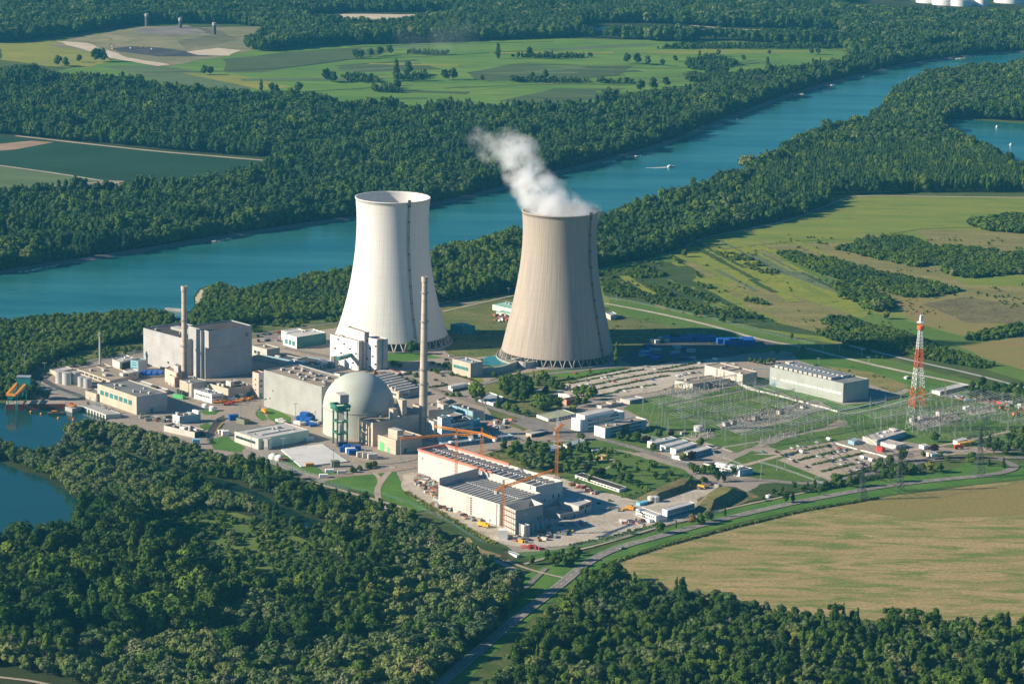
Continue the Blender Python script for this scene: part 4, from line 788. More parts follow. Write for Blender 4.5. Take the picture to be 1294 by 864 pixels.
def cooling_tower(name, label, cpx, zb, bw, prof, ytop, m, npair, stair_ang, colmat):
    """prof: (y pixel, half width in pixels) down the silhouette"""
    g = G(*cpx, zb); ht = hgt(g, ytop); s_ = lambda z: F/P((g.x, g.y, z))[2]
    zs = []; 
    for y, hw in prof: z = hgt(g, y) if y < cpx[1]-1 else zb; zs.append((z, hw/s_(z)))
    zs.sort(); A = np.array(zs); co = np.polyfit(A[:, 0], A[:, 1], 4); zz = np.linspace(zb, ht, 44); rr = np.polyval(co, zz)
    e = thing(name, label, 'cooling tower', (g.x, g.y, 0)); b = MB()
    pr = [(r, z) for r, z in zip(rr, zz)]; inn = [(r-1.0, z) for r, z in pr][::-1]
    b.lathe(pr+[(pr[-1][0]+.5, ht), (pr[-1][0]+.5, ht+1.2), (pr[-1][0]-1, ht+1.2)]+inn, m, 128, cap=False); b.add([], [], m)
    o = b.build('shell', e, smooth=True); 
    b = MB(); R0 = rr[0]; Rg = R0+2.8; c0 = MB(); w_ = math.pi/npair
    for sgn in (-1, 1):
        c = MB(); a0 = 0; a1 = sgn*w_*.62
        c.bar((Rg*math.cos(a0), Rg*math.sin(a0), .3), ((R0-.5)*math.cos(a1), (R0-.5)*math.sin(a1), zb+.25), .95, colmat); me = c.mesh('support_column')
        for i in range(npair): linkmesh('support_column', me, e, (0, 0, 0), 2*math.pi*i/npair)
    b.lathe([(Rg+2.5, .0), (Rg+2.5, 1.6), (Rg+1.8, 1.6), (Rg+1.8, .6), (2, .6)], 'concrete', 64, cap=False); b.build('basin', e)
    b = MB(); b.lathe([(R0-4, .7), (R0-4, zb+2), (1, zb+2.2)], 'roof_dark', 48, cap=False); b.build('cooling_fill', e)
    b = MB()
    for z0, z1, r0_, r1_ in zip(zz, zz[1:], rr, rr[1:]):
        ca, sa = math.cos(stair_ang), math.sin(stair_ang)
        for off in (-1.1, 1.1): b.bar(((r0_+.7)*ca-off*sa, (r0_+.7)*sa+off*ca, z0), ((r1_+.7)*ca-off*sa, (r1_+.7)*sa+off*ca, z1), .24, 'steel_dark')
        b.bar(((r0_+.7)*ca-1.1*sa, (r0_+.7)*sa+1.1*ca, z0), ((r1_+.7)*ca+1.1*sa, (r1_+.7)*sa-1.1*ca, z1), .3, 'steel_dark')
    for z, r_ in list(zip(zz, rr))[2::5]: ca, sa = math.cos(stair_ang), math.sin(stair_ang); b.box((r_+.9)*ca-1.3, (r_+.9)*ca+1.3, (r_+.9)*sa-1.3, (r_+.9)*sa+1.3, z-.2, z+.9, 'steel_dark')
    b.box((rr[-1]+.6)*math.cos(stair_ang)-1.5, (rr[-1]+.6)*math.cos(stair_ang)+1.5, (rr[-1]+.6)*math.sin(stair_ang)-1.5, (rr[-1]+.6)*math.sin(stair_ang)+1.5, ht-1, ht+3.4, 'steel_dark')
    b.build('stairway', e); return e, g, ht, rr[-1]
TW, gW, hW, rW = cooling_tower('cooling_tower', 'white concrete cooling tower without steam', (495, 420.5), 8.5, 70.4, [(250.4, 47.3), (270, 45.7), (290, 45.35), (320, 48), (350, 51.5), (368, 55), (395, 62.3), (421, 70.4)], 250.4, 'shell_white', 38, R(-62), 'concrete')
TG, gG, hG, rG = cooling_tower('cooling_tower', 'brown grey concrete cooling tower with steam rising from its rim', (704.3, 441), 8., 70.6, [(267.5, 48.2), (290, 46.6), (310, 47.2), (340, 50), (375, 55.8), (405, 62.5), (441, 70.6)], 267.5, 'shell_tan', 38, R(-38), 'col_conc')
print('towers', hW, hG, rW, rG)

# ------------------------------------------------------------------ steam
def steam(name, label, blobs, dens, nscale, lo=.3, hi=.75):
    """a real cloud: volume bounded by a mesh hull; blobs: (centre, radius)"""
    m = bpy.data.materials.new('steam'); m.use_nodes = True; t = m.node_tree; t.nodes.clear(); MT[name+label[:6]] = m
    pos = N(t, 'NewGeometry').outputs['Position']
    nz = noise(t, pos, nscale, 5, .62, 1); off = N(t, 'VectorMath', operation='MULTIPLY_ADD'); t.links.new(nz, off.inputs[0]); off.inputs[1].default_value = (26, 26, 26); off.inputs[2].default_value = (-13, -13, -13)
    ad = N(t, 'VectorMath', operation='ADD'); t.links.new(pos, ad.inputs[0]); t.links.new(off.outputs[0], ad.inputs[1]); acc = None
    for c, r, k in blobs:
        d = N(t, 'VectorMath', operation='DISTANCE'); t.links.new(ad.outputs[0], d.inputs[0]); d.inputs[1].default_value = c
        v = mapr(t, d.outputs['Value'], r*.45, r*1.05, k, 0); acc = v if acc is None else math_(t, 'MAXIMUM', acc, v)
    nf = mapr(t, noise(t, pos, nscale*2.6, 6, .65), lo, hi)
    den = math_(t, 'MULTIPLY', math_(t, 'MULTIPLY', acc, nf), dens)
    pv = N(t, 'VolumePrincipled'); t.links.new(den, pv.inputs['Density']); pv.inputs['Color'].default_value = (1, 1, 1, 1); pv.inputs['Anisotropy'].default_value = 0.
    t.links.new(pv.outputs[0], N(t, 'OutputMaterial').inputs['Volume'])
    V, Fc = ICO2; b = MB(); MT['steam_vol'] = m
    import bmesh
    bm = bmesh.new(); pts = np.concatenate([V*(r+14)+np.array(c) for c, r, k in blobs])
    for p in pts: bm.verts.new(p)
    bmesh.ops.convex_hull(bm, input=bm.verts); gone = [v for v in bm.verts if not v.link_faces]; bmesh.ops.delete(bm, geom=gone, context='VERTS')
    me = bpy.data.meshes.new(name); bm.to_mesh(me); bm.free(); me.materials.append(m); o = bpy.data.objects.new(name, me); C.objects.link(o)
    o['label'] = label; o['category'] = 'steam'; o['kind'] = 'stuff'; return o
def at_depth(x, y, Y):
    d = fw+(x-647)/F*rt_-(y-432)/F*up_; k = Y/d[1]; return Vector((d[0]*k, d[1]*k, CH+d[2]*k))
PL = [(677, 273, 0, 13, .9), (745, 271, 0, 13, .8), (600, 177, 28, 12, .25), (640, 178, 26, 15, .4), (738, 271, 8, 17, .8), (696, 268, -12, 22, 1), (722, 275, -8, 24, 1), (674, 220, 14, 17, .8), (620, 190, 26, 16, .4), (612, 180, 28, 12, .25), (710, 276, 0, 26, 1.), (690, 274, -5, 22, 1), (732, 272, 0, 20, .9), (700, 258, 5, 25, 1.), (722, 262, 5, 18, .7), (683, 243, 8, 25, 1.), (703, 246, 10, 18, .6), (667, 228, 12, 22, .95), (655, 212, 16, 22, .85), (654, 196, 20, 22, .8), (667, 192, 22, 16, .7), (640, 190, 24, 19, .6), (628, 184, 26, 14, .35), (672, 205, 20, 13, .45), (645, 225, 10, 12, .25)]
steam('steam_plume', 'white steam drifting left from the grey cooling tower', [(tuple(at_depth(x, y, gG.y+dy)), r*.95, k) for x, y, dy, r, k in PL], .26, .024, .4, .72)
p0 = G(558, 78); steam('steam_wisp', 'faint wisp of steam over the far green field', [((p0.x+dx, p0.y, 38+dz), r, k) for dx, dz, r, k in [(0, 0, 35, .6), (-45, -8, 30, .4), (40, 10, 32, .5), (20, 30, 22, .4), (-70, 4, 24, .3)]], .008, .02, .35, .8)

# ------------------------------------------------------------------ chimneys
def chimney(label, px, ytop, r0_, r1_, m, rings, cap=True, name='chimney_stack'):
    g = G(*px); h = hgt(g, ytop); e = thing(name, label, 'chimney', (g.x, g.y, 0)); b = MB()
    b.lathe([(r0_*1.15, 0), (r0_*1.1, h*.04), (r0_, h*.05), (r1_, h-2), (r1_, h), (r1_*.75, h), (r1_*.75, h-4)], m, 28, cap=False); b.build('shaft', e, smooth=False)
    for z in rings:
        rr_ = r0_+(r1_-r0_)*z; b = MB(); b.lathe([(rr_+.2, h*z), (rr_+1.1, h*z), (rr_+1.1, h*z+.3), (rr_+.2, h*z+.3)], 'steel', 24, cap=False); b.lathe([(rr_+1.0, h*z+1.0), (rr_+1.1, h*z+1.0), (rr_+1.1, h*z+1.2), (rr_+1.0, h*z+1.2)], 'steel', 24, cap=False); b.build('platform', e)
    if cap: b = MB(); b.lathe([(r1_+.1, h-5), (r1_+.5, h-4), (r1_+.6, h+.4), (r1_*.72, h+.4)], m, 28, cap=False); b.build('crown_ring', e)
    b = MB(); b.bar((r0_*.55, -r0_*.85-.25, 1), (r1_*.55, -r1_*.85-.25, h-2), .4, 'steel_dark'); b.build('ladder', e); return e
chimney('very tall tapered concrete vent stack right of the reactor dome', (534.5, 551), 350, 3.9, 2.35, 'stack_conc', (.12, .33, .42, .72, .9))
chimney('shorter concrete stack in front of the big grey block', (233.3, 478), 362, 2.9, 2.5, 'stack_conc', (.35, .63), True)
chimney('thin grey metal chimney behind the storage tanks at the left', (126.5, 462), 419.5, 1.1, .95, 'concrete', (.9,), False)

# ------------------------------------------------------------------ reactor dome
g = G(453.2, 545.5); pm = F/P(g)[2]; rd = 45./pm; ht = hgt(g, 470.4)
e = thing('reactor_dome', 'pale concrete reactor dome beside the two large halls', 'reactor dome', (g.x, g.y, 0)); zc = ht-rd*.97
mat('dome', (.46, .48, .42), streak=.2, sc=.05); m = MT['dome']; t = m.node_tree; b_ = t.nodes['Principled BSDF']; lk = b_.inputs['Base Color'].links[0].from_socket
sp = N(t, 'SeparateXYZ'); tc = N(t, 'TexCoord'); t.links.new(tc.outputs['Object'], sp.inputs[0]); a1 = math_(t, 'FRACT', math_(t, 'MULTIPLY', math_(t, 'ARCTAN2', sp.outputs[1], sp.outputs[0]), 36/6.2832)); a2 = math_(t, 'FRACT', math_(t, 'DIVIDE', sp.outputs[2], 4.2))
lines = math_(t, 'MAXIMUM', math_(t, 'LESS_THAN', a1, .045), math_(t, 'LESS_THAN', a2, .06)); t.links.new(mixc(t, math_(t, 'MULTIPLY', lines, .22), lk, (.35, .34, .3)), b_.inputs['Base Color'])
b = MB(); b.lathe([(rd, 0), (rd, zc*.5), (rd, zc)], 'dome', 96, cap=False); b.build('drum', e, smooth=True)
b = MB(); b.lathe([(rd*math.cos(k*math.pi/2/24), zc+(ht-zc)*math.sin(k*math.pi/2/24)) for k in range(24)]+[(.05, ht)], 'dome', 96, cap=False); b.build('dome_shell', e, smooth=True)
b = MB(); b.lathe([(rd+.02, zc-.4), (rd+.5, zc-.2), (rd+.5, zc+.5), (rd+.02, zc+.6)], 'concrete', 96, cap=False); b.build('ring_ledge', e)
kd = (390, 460)
# green airlock frame in front of the dome
f5 = K(390, 460); gl = G(*f5(262, 745)); gr_ = G(*f5(350, 738)); hleg = hgt(gl, 460+430/7.19); htop = hgt(gl, 460+365/7.19); hbx = hgt(gl, 460+285/7.19)
e = thing('airlock_tower', 'green steel airlock gantry with grey cabin in front of the dome', 'gantry', ((gl.x+gr_.x)/2, (gl.y+gr_.y)/2, 0)); ax = v2(gr_-gl)/2; bk = Vector((-ax.y, ax.x)).normalized()*11
for sx in (-1, 1):
    for bb in (0, 1): p = ax*sx+bk*bb; b = MB(); b.bar((p.x, p.y, 0), (p.x, p.y, hleg), 1.5, 'green_steel'); b.build('leg', e)
b = MB()
for z in (hleg*.35, hleg*.68, hleg):
    for p, q in ((-ax, ax), (-ax+bk, ax+bk), (-ax, -ax+bk), (ax, ax+bk)): b.bar((p.x, p.y, z), (q.x, q.y, z), 1.1, 'green_steel')
b.build('bracing', e); b = MB(); P4 = [-ax*1.35-bk*.15, ax*1.35-bk*.15, ax*1.35+bk*1.2, -ax*1.35+bk*1.2]; b.prism([(p.x, p.y) for p in P4], hleg, hleg+1.2, 'green_steel')
for k in range(4): p, q = P4[k], P4[(k+1) % 4]; b.bar((p.x, p.y, hleg+4), (q.x, q.y, hleg+4.), 2.2, 'green_steel'); b.bar((p.x, p.y, hleg), (p.x, p.y, hleg+5), .8, 'green_steel')
b.build('platform', e); b = MB(); P5 = [-ax*.5+bk*.0, ax*1.3+bk*.0, ax*1.3+bk*1.1, -ax*.5+bk*1.1]; b.prism([(p.x, p.y) for p in P5], htop+.5, hbx, 'panel_grey'); b.build('cabin', e)
b = MB(); b.add([(p.x*1.02, p.y*1.02, hbx+.1) for p in P5], [(0, 1, 2, 3)], 'roof_white'); b.build('cabin_roof', e)
b = MB(); b.lathe([(2.6, 1), (2.6, hleg*.58), (.1, hleg*.6)], 'off_white', 20, cx=(bk*.55).x, cy=(bk*.55).y); b.build('vessel', e); b = MB(); p = bk*.5; b.box(p.x-3, p.x+3, p.y-2, p.y+2, hleg*.7, hleg*.95, 'off_white'); b.build('airlock', e)

# ------------------------------------------------------------------ the big blocks
H2 = Bld(None, 'turbine_hall', 'long grey hall with brown roof and twelve roof vents left of the dome', 'turbine hall', (406.4, 488.7, 536), (333.4, 467.1), (450.9, 481.2), 'panel_silver', 'roof_tan', par=1.,
     wins=[('L', .01, .03, .18, .22, 1), ('L', .1, .12, .25, .29, 1), ('L', .15, .17, .48, .52, 1), ('L', .03, .05, .2, .24, 1)])
for i in range(6):
    for a_, j in ((.78, 0), (.32, 1)):
        a0 = .9-i*.145-.02*j; H2.box(a0-.018, a0+.012, (.32, .64)[j], (.42, .74)[j], 1.3, 'concrete', 'roof_vent', 'roof_white')
H2.box(0.0, .06, .12, .8, -.2, 'concrete', 'recess_wall', 'roof_dark')
mat('panel_lower', (.45, .46, .45), rough=.5, zl=1.4)
KB = Bld(None, 'reactor_block', 'tall grey windowless block with overhanging upper part behind the shorter stack', 'reactor building', (263.6, 418.5, 480), (237.9, 411.6), (318.3, 410.9), 'panel_grey', 'roof_dark', par=1., z0=hgt(G(263.6, 480), 440))
gbase = G(263.6, 480); hA = hgt(gbase, 418.5); zA = hgt(gbase, 440)
e = KB.o; FL = [Vector((0, 0)), KB.R, KB.R+KB.L, KB.L]; sh = KB.L.normalized()*5.5
b = MB(); pl = [(p.x, p.y) for p in (sh, KB.R, KB.R+KB.L*1.4, KB.L*1.4)]; b.prism(pl, -zA, -.02, 'panel_grey'); b.build('lower_wall', e)
b = MB(); q = KB.L*.35; n_ = Vector((KB.L.y, -KB.L.x)).normalized()*-1
for a_, c_ in ((.25, .62),): p, q = KB.L*a_, KB.L*c_; nn = -KB.R.normalized()*3.; b.prism([(x.x, x.y) for x in (p+nn, p, q, q+nn)], -zA, KB.hh-.3, 'panel_grey')
b.build('stair_shaft', e); KB.win('R', .83, .93, .38, .62, 1, 'glass')
HL = Bld(None, 'turbine_hall', 'large grey panelled hall with dark roof left of the tall grey block', 'turbine hall', (236, 428.8, 475), (181.1, 414.3), (286, 421.5), 'panel_grey', 'roof_dark', par=1., boxes=[(.35, .75, .42, .6, 1.6, 'concrete', 'roof_vent', 'roof_white'), (.3, .45, .66, .84, 1.4, 'concrete', 'roof_vent', 'roof_white'), (.2, .3, .2, .3, 1, 'concrete', 'roof_vent')], wins=[('L', .55, .6, .2, .26, 1), ('L', .82, .9, .02, .2, 1, 'blue_panel', 'door')])

# office tower of three slabs
OB = (410, 340)
def offices(o, face, rows, u0, u1, n, pick, z0=.06, z1=.95, fill='glass'):
    for r_ in range(rows):
        a = z0+(z1-z0)*r_/rows
        for i in range(n):
            if pick(r_, i): o.win(face, u0+(u1-u0)*i/n, u0+(u1-u0)*(i+1)/n, a+.25*(z1-z0)/rows, a+.72*(z1-z0)/rows, 1, fill, 'window', .3)
rr = random.Random(9)
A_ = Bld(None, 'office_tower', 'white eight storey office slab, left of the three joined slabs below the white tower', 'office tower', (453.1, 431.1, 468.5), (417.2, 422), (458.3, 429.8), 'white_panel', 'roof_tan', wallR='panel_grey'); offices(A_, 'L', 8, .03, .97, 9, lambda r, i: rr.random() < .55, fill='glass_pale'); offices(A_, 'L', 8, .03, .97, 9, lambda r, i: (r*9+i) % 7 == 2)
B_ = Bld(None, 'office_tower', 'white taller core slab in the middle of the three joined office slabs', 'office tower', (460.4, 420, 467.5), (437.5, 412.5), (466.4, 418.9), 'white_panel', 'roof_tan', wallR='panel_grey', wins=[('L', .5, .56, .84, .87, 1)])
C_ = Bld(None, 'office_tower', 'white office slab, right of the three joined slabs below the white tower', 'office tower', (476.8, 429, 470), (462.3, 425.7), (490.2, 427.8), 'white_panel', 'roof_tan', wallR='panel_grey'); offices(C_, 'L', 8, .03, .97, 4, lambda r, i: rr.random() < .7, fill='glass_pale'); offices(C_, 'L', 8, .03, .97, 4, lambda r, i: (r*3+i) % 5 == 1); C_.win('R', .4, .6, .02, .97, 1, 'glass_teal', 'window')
# long storage hall
WH = Bld((940, 420), 'storage_hall', 'long grey storage hall with rows of roof lights left of the red white mast', 'storage hall', (905, 462, 640), (238, 312), (1138, 420), 'panel_hall', 'roof_grey', par=.8, wins=[('L', .14, .985, .4, .52, 13, 'glass_pale', 'window', .14), ('L', .02, .1, .02, .3, 1, 'blue_panel', 'door'), ('L', .03, .1, .42, .5, 2, 'glass_pale')])
for i in range(12):
    a0 = .965-i*.066
    if i < 11 or True: WH.box(a0-.77*0-.012-.02, a0+.012, .12, .5, 1.6, 'off_white', 'roof_light', 'roof_bluegrey') if a0 > .2 else None
for i in range(13):
    a0 = .98-i*.062; WH.box(a0-.032, a0-.002, .57, .92, 1.6, 'off_white', 'roof_light', 'roof_bluegrey') if .1 < a0 else None
WH.box(.93, .985, .55, .75, 3., 'off_white', 'roof_unit')
# ------------------------------------------------------------------ unfinished halls
def open_hall(name, label, Fp, Lp, Rp, nb, m='concrete_raw', red=True, mid=1):
    o = Bld(None, name, label, 'unfinished hall', Fp, Lp, Rp, m, 'roof_dark', par=5., open_top=True)
    b = MB(); c = o.c; ctr = (o.R+o.L)/2; b.add([(*(p+(ctr-p).normalized()*.5), o.hh-8) for p in c], [(0, 1, 2, 3)], 'concrete'); b.build('floor_slab', o.o)
    for i in range(nb):
        a = (i+.6)/nb; p, q = o.L*a, o.L*a+o.R; b = MB(); m_ = (p+q)/2
        dirn = (q-p).normalized(); n = Vector((-dirn.y, dirn.x))*.6; p = p+dirn*.7; q = q-dirn*.7
        z = o.hh-1.7
        b.add([(*(x+s_*n), zz) for x, zz in ((p, z), (m_, z+1.1), (q, z)) for s_ in (-1, 1)]+[(*(x+s_*n), zz-1.7) for x, zz in ((p, z), (m_, z+1.1), (q, z)) for s_ in (-1, 1)],
              [(0, 1, 3, 2), (2, 3, 5, 4), (0, 2, 8, 6), (2, 4, 10, 8), (1, 7, 9, 3), (3, 9, 11, 5)], 'roof_white'); b.build('roof_beam', o.o)
    for k in range(mid):
        f_ = (k+1)/(mid+1); b = MB(); p = o.R*f_; q = o.R*f_+o.L
        for i in range(nb*2): a0, a1 = i/(nb*2), (i+.5)/(nb*2); x, y = p.lerp(q, a0), p.lerp(q, a1); b.bar((x.x, x.y, o.hh-.4), (y.x, y.y, o.hh-.4), .7, 'roof_white')
        b.build('purlin', o.o)
    return o
CH1 = open_hall('unfinished_hall', 'tall pale concrete hall under construction with open beam roof and red scaffold edge', (677.2, 614.5, 648), (528.5, 568.5), (711.3, 607.6), 21)
for p, q, m_ in ((CH1.L*.36, CH1.L, 'red_white'), (CH1.L*1.0, CH1.L+CH1.R, 'red_white'), (CH1.L+CH1.R, CH1.R+CH1.L*.44, 'red_white')):
    b = MB(); nrm = Vector((-(q-p).y, (q-p).x)).normalized(); b.bar((p.x, p.y, CH1.hh+.4), (q.x, q.y, CH1.hh+.4), 1.7, m_); b.build('scaffold_edge', CH1.o)
CH1.win('R', .1, .17, .55, .63, 1); CH1.win('R', .3, .36, .38, .46, 1); CH1.win('R', .62, .68, .45, .55, 1); CH1.win('R', .82, .89, .42, .54, 1); CH1.win('R', .68, .76, .78, .9, 1, 'roof_white', 'opening')
CH2 = open_hall('unfinished_hall', 'lower pale concrete hall under construction in front of the taller one', (631.4, 636.9, 665), (554.2, 612.3), (683.4, 622.6), 16, red=False)
for i in range(9): CH2.win('L', .52, .56, .04+i*.1, .09+i*.1, 1, 'roof_dark', 'scaffold_bay'); CH2.win('L', .46, .5, .04+i*.1, .08+i*.1, 1, 'concrete', 'scaffold_bay')
CH2.win('L', .22, .24, .1, .2, 1); CH2.win('L', .84, .86, .08, .2, 1)
p = CH2.L+CH2.R*.02; b = MB(); b.prism([(x.x, x.y) for x in (CH2.L*.985, CH2.L*.985+CH2.R*.95, CH2.L+CH2.R*.95, CH2.L)], CH2.hh, CH2.hh+5.5, 'concrete'); b.build('parapet_wall', CH2.o)
X1 = Bld((600, 570), 'unfinished_annex', 'roofless concrete box with red scaffolding at the front end of the lower hall', 'unfinished building', (370, 538, 762), (262, 489), (622, 478), 'concrete_raw', 'roof_dark', par=6, open_top=True, wallR='concrete', wins=[('R', .3, .44, .68, .82, 1, 'concrete_raw', 'opening'), ('R', .8, .86, .4, .55, 1), ('R', .9, .96, .4, .55, 1)])
b = MB(); c = X1.c; ctr = (X1.R+X1.L)/2; b.add([(*(p+(ctr-p).normalized()*.5), X1.hh-13) for p in c], [(0, 1, 2, 3)], 'concrete'); b.build('floor_slab', X1.o)
sc = MB()
for i in range(6):
    for z in range(5):
        p = X1.L*(i/5)-Vector((X1.L.y, -X1.L.x)).normalized()*0; n_ = Vector(((Vector((0, 0))-X1.L).y, -(Vector((0, 0))-X1.L).x)).normalized(); p = p+n_*1.2
        sc.bar((p.x, p.y, 0), (p.x, p.y, X1.hh), .25, 'rust'); q = X1.L+n_*1.2; p0_ = n_*1.2; sc.bar((p0_.x, p0_.y, z*X1.hh/4.5), (q.x, q.y, z*X1.hh/4.5), .5, 'red_white')
sc.build('scaffold', X1.o)
X2 = Bld((600, 570), 'unfinished_annex', 'low scaffolded concrete block at the very front corner of the site', 'unfinished building', (455, 675, 785), (385, 645), (500, 668), 'concrete_raw', 'concrete', par=1.)
X3 = Bld((600, 570), 'unfinished_annex', 'white roofed low concrete annex right of the unfinished halls', 'unfinished building', (945, 496, 590), (770, 448), (1062, 450), 'concrete_raw', 'roof_white', wallR='concrete', wins=[('R', .1, .45, .6, .85, 2), ('R', .5, .95, .6, .85, 2), ('R', .45, .6, .05, .4, 1)])
X4 = Bld((600, 570), 'unfinished_annex', 'dark grey low walls between the roofless box and the white roofed annex', 'unfinished building', (775, 575, 630), (620, 520), (940, 540), 'concrete', 'concrete', par=2.5, wins=[('R', .2, .3, .05, .55, 1), ('R', .75, .85, .1, .6, 1)])
for i, u in enumerate((527, 574, 619, 653, 703)):
    g = G(*K(600, 570)(u, 745-i*14)); b = MB(); h_ = hgt(g, 570+(655-i*11)/7.19); b.box(-.7, .7, -.7, .7, 0, h_, 'concrete_pale'); b.box(-1.2, 1.2, -1.2, 1.2, -.1, .5, 'concrete'); tag(b.build('concrete_column', loc=g), 'free standing concrete column in front of the roofless box', 'column', 'row of free standing concrete columns')

# ------------------------------------------------------------------ cranes
def lattice(b, a, c, w_, m, seg, t=.28, up=Vector((0, 0, 1))):
    a = Vector(a); c = Vector(c); d = (c-a).normalized(); x = d.cross(up if abs(d.z) < .9 else Vector((1, 0, 0))).normalized()*w_/2; y = x.cross(d).normalized()*w_/2; cs = [x+y, x-y, -x-y, -x+y]
    for k in cs: b.bar(a+k, c+k, t, m)
    for i in range(seg):
        p, q = a.lerp(c, i/seg), a.lerp(c, (i+1)/seg)
        for j in range(4): b.bar(p+cs[j], q+cs[(j+1) % 4], t*.75, m); b.bar(p+cs[j], p+cs[(j+1) % 4], t*.75, m)
def tower_crane(label, base, ytop, jib_end, cj_end, m='orange', w_=2.0, tip=None):
    g = G(*base); h = hgt(g, ytop); e = thing('tower_crane', label, 'crane', g, 0, None)
    b = MB(); lattice(b, (0, 0, 0), (0, 0, h), w_, m, int(h/2.6), .3); b.box(-3, 3, -3, 3, 0, 1.4, 'concrete'); b.build('mast', e)
    top = Vector((0, 0, h))
    def end(px, L): # jib end: point at jib height
        q = G(*px, h+1.5); return Vector((q.x-g.x, q.y-g.y, h+1.5))
    j = end(jib_end, 0) if not isinstance(jib_end, Vector) else jib_end; cj = end(cj_end, 0) if cj_end is not None and not isinstance(cj_end, Vector) else cj_end
    if cj is None: cj = -Vector((j.x, j.y, 0)).normalized()*13+Vector((0, 0, h+1.5))
    a0 = Vector((0, 0, h+1.5)); b = MB(); lattice(b, a0, j, 1.5, m, max(6, int((j-a0).length/2.2)), .26); b.build('jib', e)
    b = MB(); lattice(b, a0, cj, 1.5, m, 5, .28); d = (cj-a0).normalized(); b.bar(cj-d*4+Vector((0, 0, -1.4)), cj+Vector((0, 0, -1.4)), 2.2, 'concrete_pale'); b.build('counter_jib', e)
    b = MB(); apex = Vector((0, 0, h+(7 if tip is None else tip))); lattice(b, a0, apex, 1.1, m if tip is None else 'white_paint', 4, .32); b.bar(apex, a0.lerp(j, .7), .16, 'steel_dark'); b.bar(apex, a0.lerp(cj, .9), .16, 'steel_dark'); b.build('cat_head', e)
    b = MB(); d2 = (j-a0).normalized(); p = d2*1.5+Vector((-d2.y, d2.x, 0))*1.6; b.box(p.x-1, p.x+1, p.y-1, p.y+1, h-.8, h+1.4, 'white_paint'); b.build('cab', e)
    hk = a0.lerp(j, .6); b = MB(); b.bar(hk, hk-Vector((0, 0, h*.35)), .12, 'steel_dark'); b.box(hk.x-.5, hk.x+.5, hk.y-.5, hk.y+.5, hk.z-h*.35-.8, hk.z-h*.35, m); b.build('hook', e); return e
tower_crane('orange tower crane behind the unfinished hall with its jib over the blue white offices', (608.5, 580), 550, (549, 538.5), (627, 554.5), w_=2.4)
tower_crane('orange tower crane between the two unfinished halls with its jib pointing left', (576, 626), 551, (505, 554.5), (598, 550))
tower_crane('tall orange tower crane with white tip beside the small park', (703, 604), 543, (712, 536), (700.5, 546), tip=17, w_=2.4)
tower_crane('orange tower crane in front of the lower unfinished hall', (635.5, 677), 617, (699, 594), (626, 620.5))
b = MB(); g = G(635.5, 678); b.box(-3.6, 3.6, -3.6, 3.6, 0, 8, 'white_paint'); tag(b.build('crane_base_block', loc=(g.x, g.y-7, 0)), 'white concrete ballast block at the foot of the front crane', 'ballast block')
# ------------------------------------------------------------------ smaller buildings
k1b = (0, 440); k2b = (150, 450); k3b = (300, 440); k4b = (260, 500); k5b = (390, 460); k6b = (480, 440); k7b = (620, 440); k8b = (700, 490); k9 = (780, 400); k10 = (800, 520); k11 = (960, 520); k12 = (1114, 480); k13 = (740, 590); kx = (160, 390)
def BB(*a, **k): return Bld(*a, **k)
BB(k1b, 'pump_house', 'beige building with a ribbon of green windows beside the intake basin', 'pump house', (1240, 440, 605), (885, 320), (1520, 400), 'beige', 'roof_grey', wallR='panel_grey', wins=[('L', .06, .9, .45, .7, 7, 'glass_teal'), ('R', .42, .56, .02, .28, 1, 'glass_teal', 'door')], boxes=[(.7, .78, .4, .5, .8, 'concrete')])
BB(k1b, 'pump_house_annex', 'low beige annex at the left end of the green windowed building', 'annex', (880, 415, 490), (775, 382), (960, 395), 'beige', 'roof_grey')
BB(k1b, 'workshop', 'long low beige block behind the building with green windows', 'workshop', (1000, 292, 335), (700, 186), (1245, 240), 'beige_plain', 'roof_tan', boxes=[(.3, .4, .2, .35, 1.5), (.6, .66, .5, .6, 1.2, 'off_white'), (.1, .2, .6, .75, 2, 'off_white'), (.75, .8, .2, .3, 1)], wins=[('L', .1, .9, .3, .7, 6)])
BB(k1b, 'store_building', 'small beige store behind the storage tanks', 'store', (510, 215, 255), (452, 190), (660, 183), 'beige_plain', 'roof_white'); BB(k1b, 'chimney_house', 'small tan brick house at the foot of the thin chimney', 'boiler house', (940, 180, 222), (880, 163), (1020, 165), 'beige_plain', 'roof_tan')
BB(k1b, 'garage', 'grey garage with wide dark opening left of the big grey halls', 'garage', (1088, 127, 208), (1020, 98), (1215, 85), 'off_white', 'roof_white', wins=[('R', .05, .95, .02, .8, 1, 'black', 'door'), ('L', .3, .6, .3, .6, 1, 'white_paint')])  # black panel stands in for the shaded inside of the open garage
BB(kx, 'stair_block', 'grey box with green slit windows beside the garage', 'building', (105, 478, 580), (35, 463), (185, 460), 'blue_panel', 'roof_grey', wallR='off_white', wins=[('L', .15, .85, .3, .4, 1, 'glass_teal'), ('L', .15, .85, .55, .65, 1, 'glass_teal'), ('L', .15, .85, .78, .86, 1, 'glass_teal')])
BB(k1b, 'small_house', 'small grey house with white roof between garage and blue basin', 'hut', (1170, 225, 290), (1120, 195), (1260, 205), 'off_white', 'roof_white'); BB(k2b, 'long_shed', 'long low white roofed shed behind the pump house', 'shed', (410, 318, 350), (150, 235), (455, 300), 'off_white', 'roof_white', boxes=[(.3, .5, .2, .7, .8, 'roof_dark')])
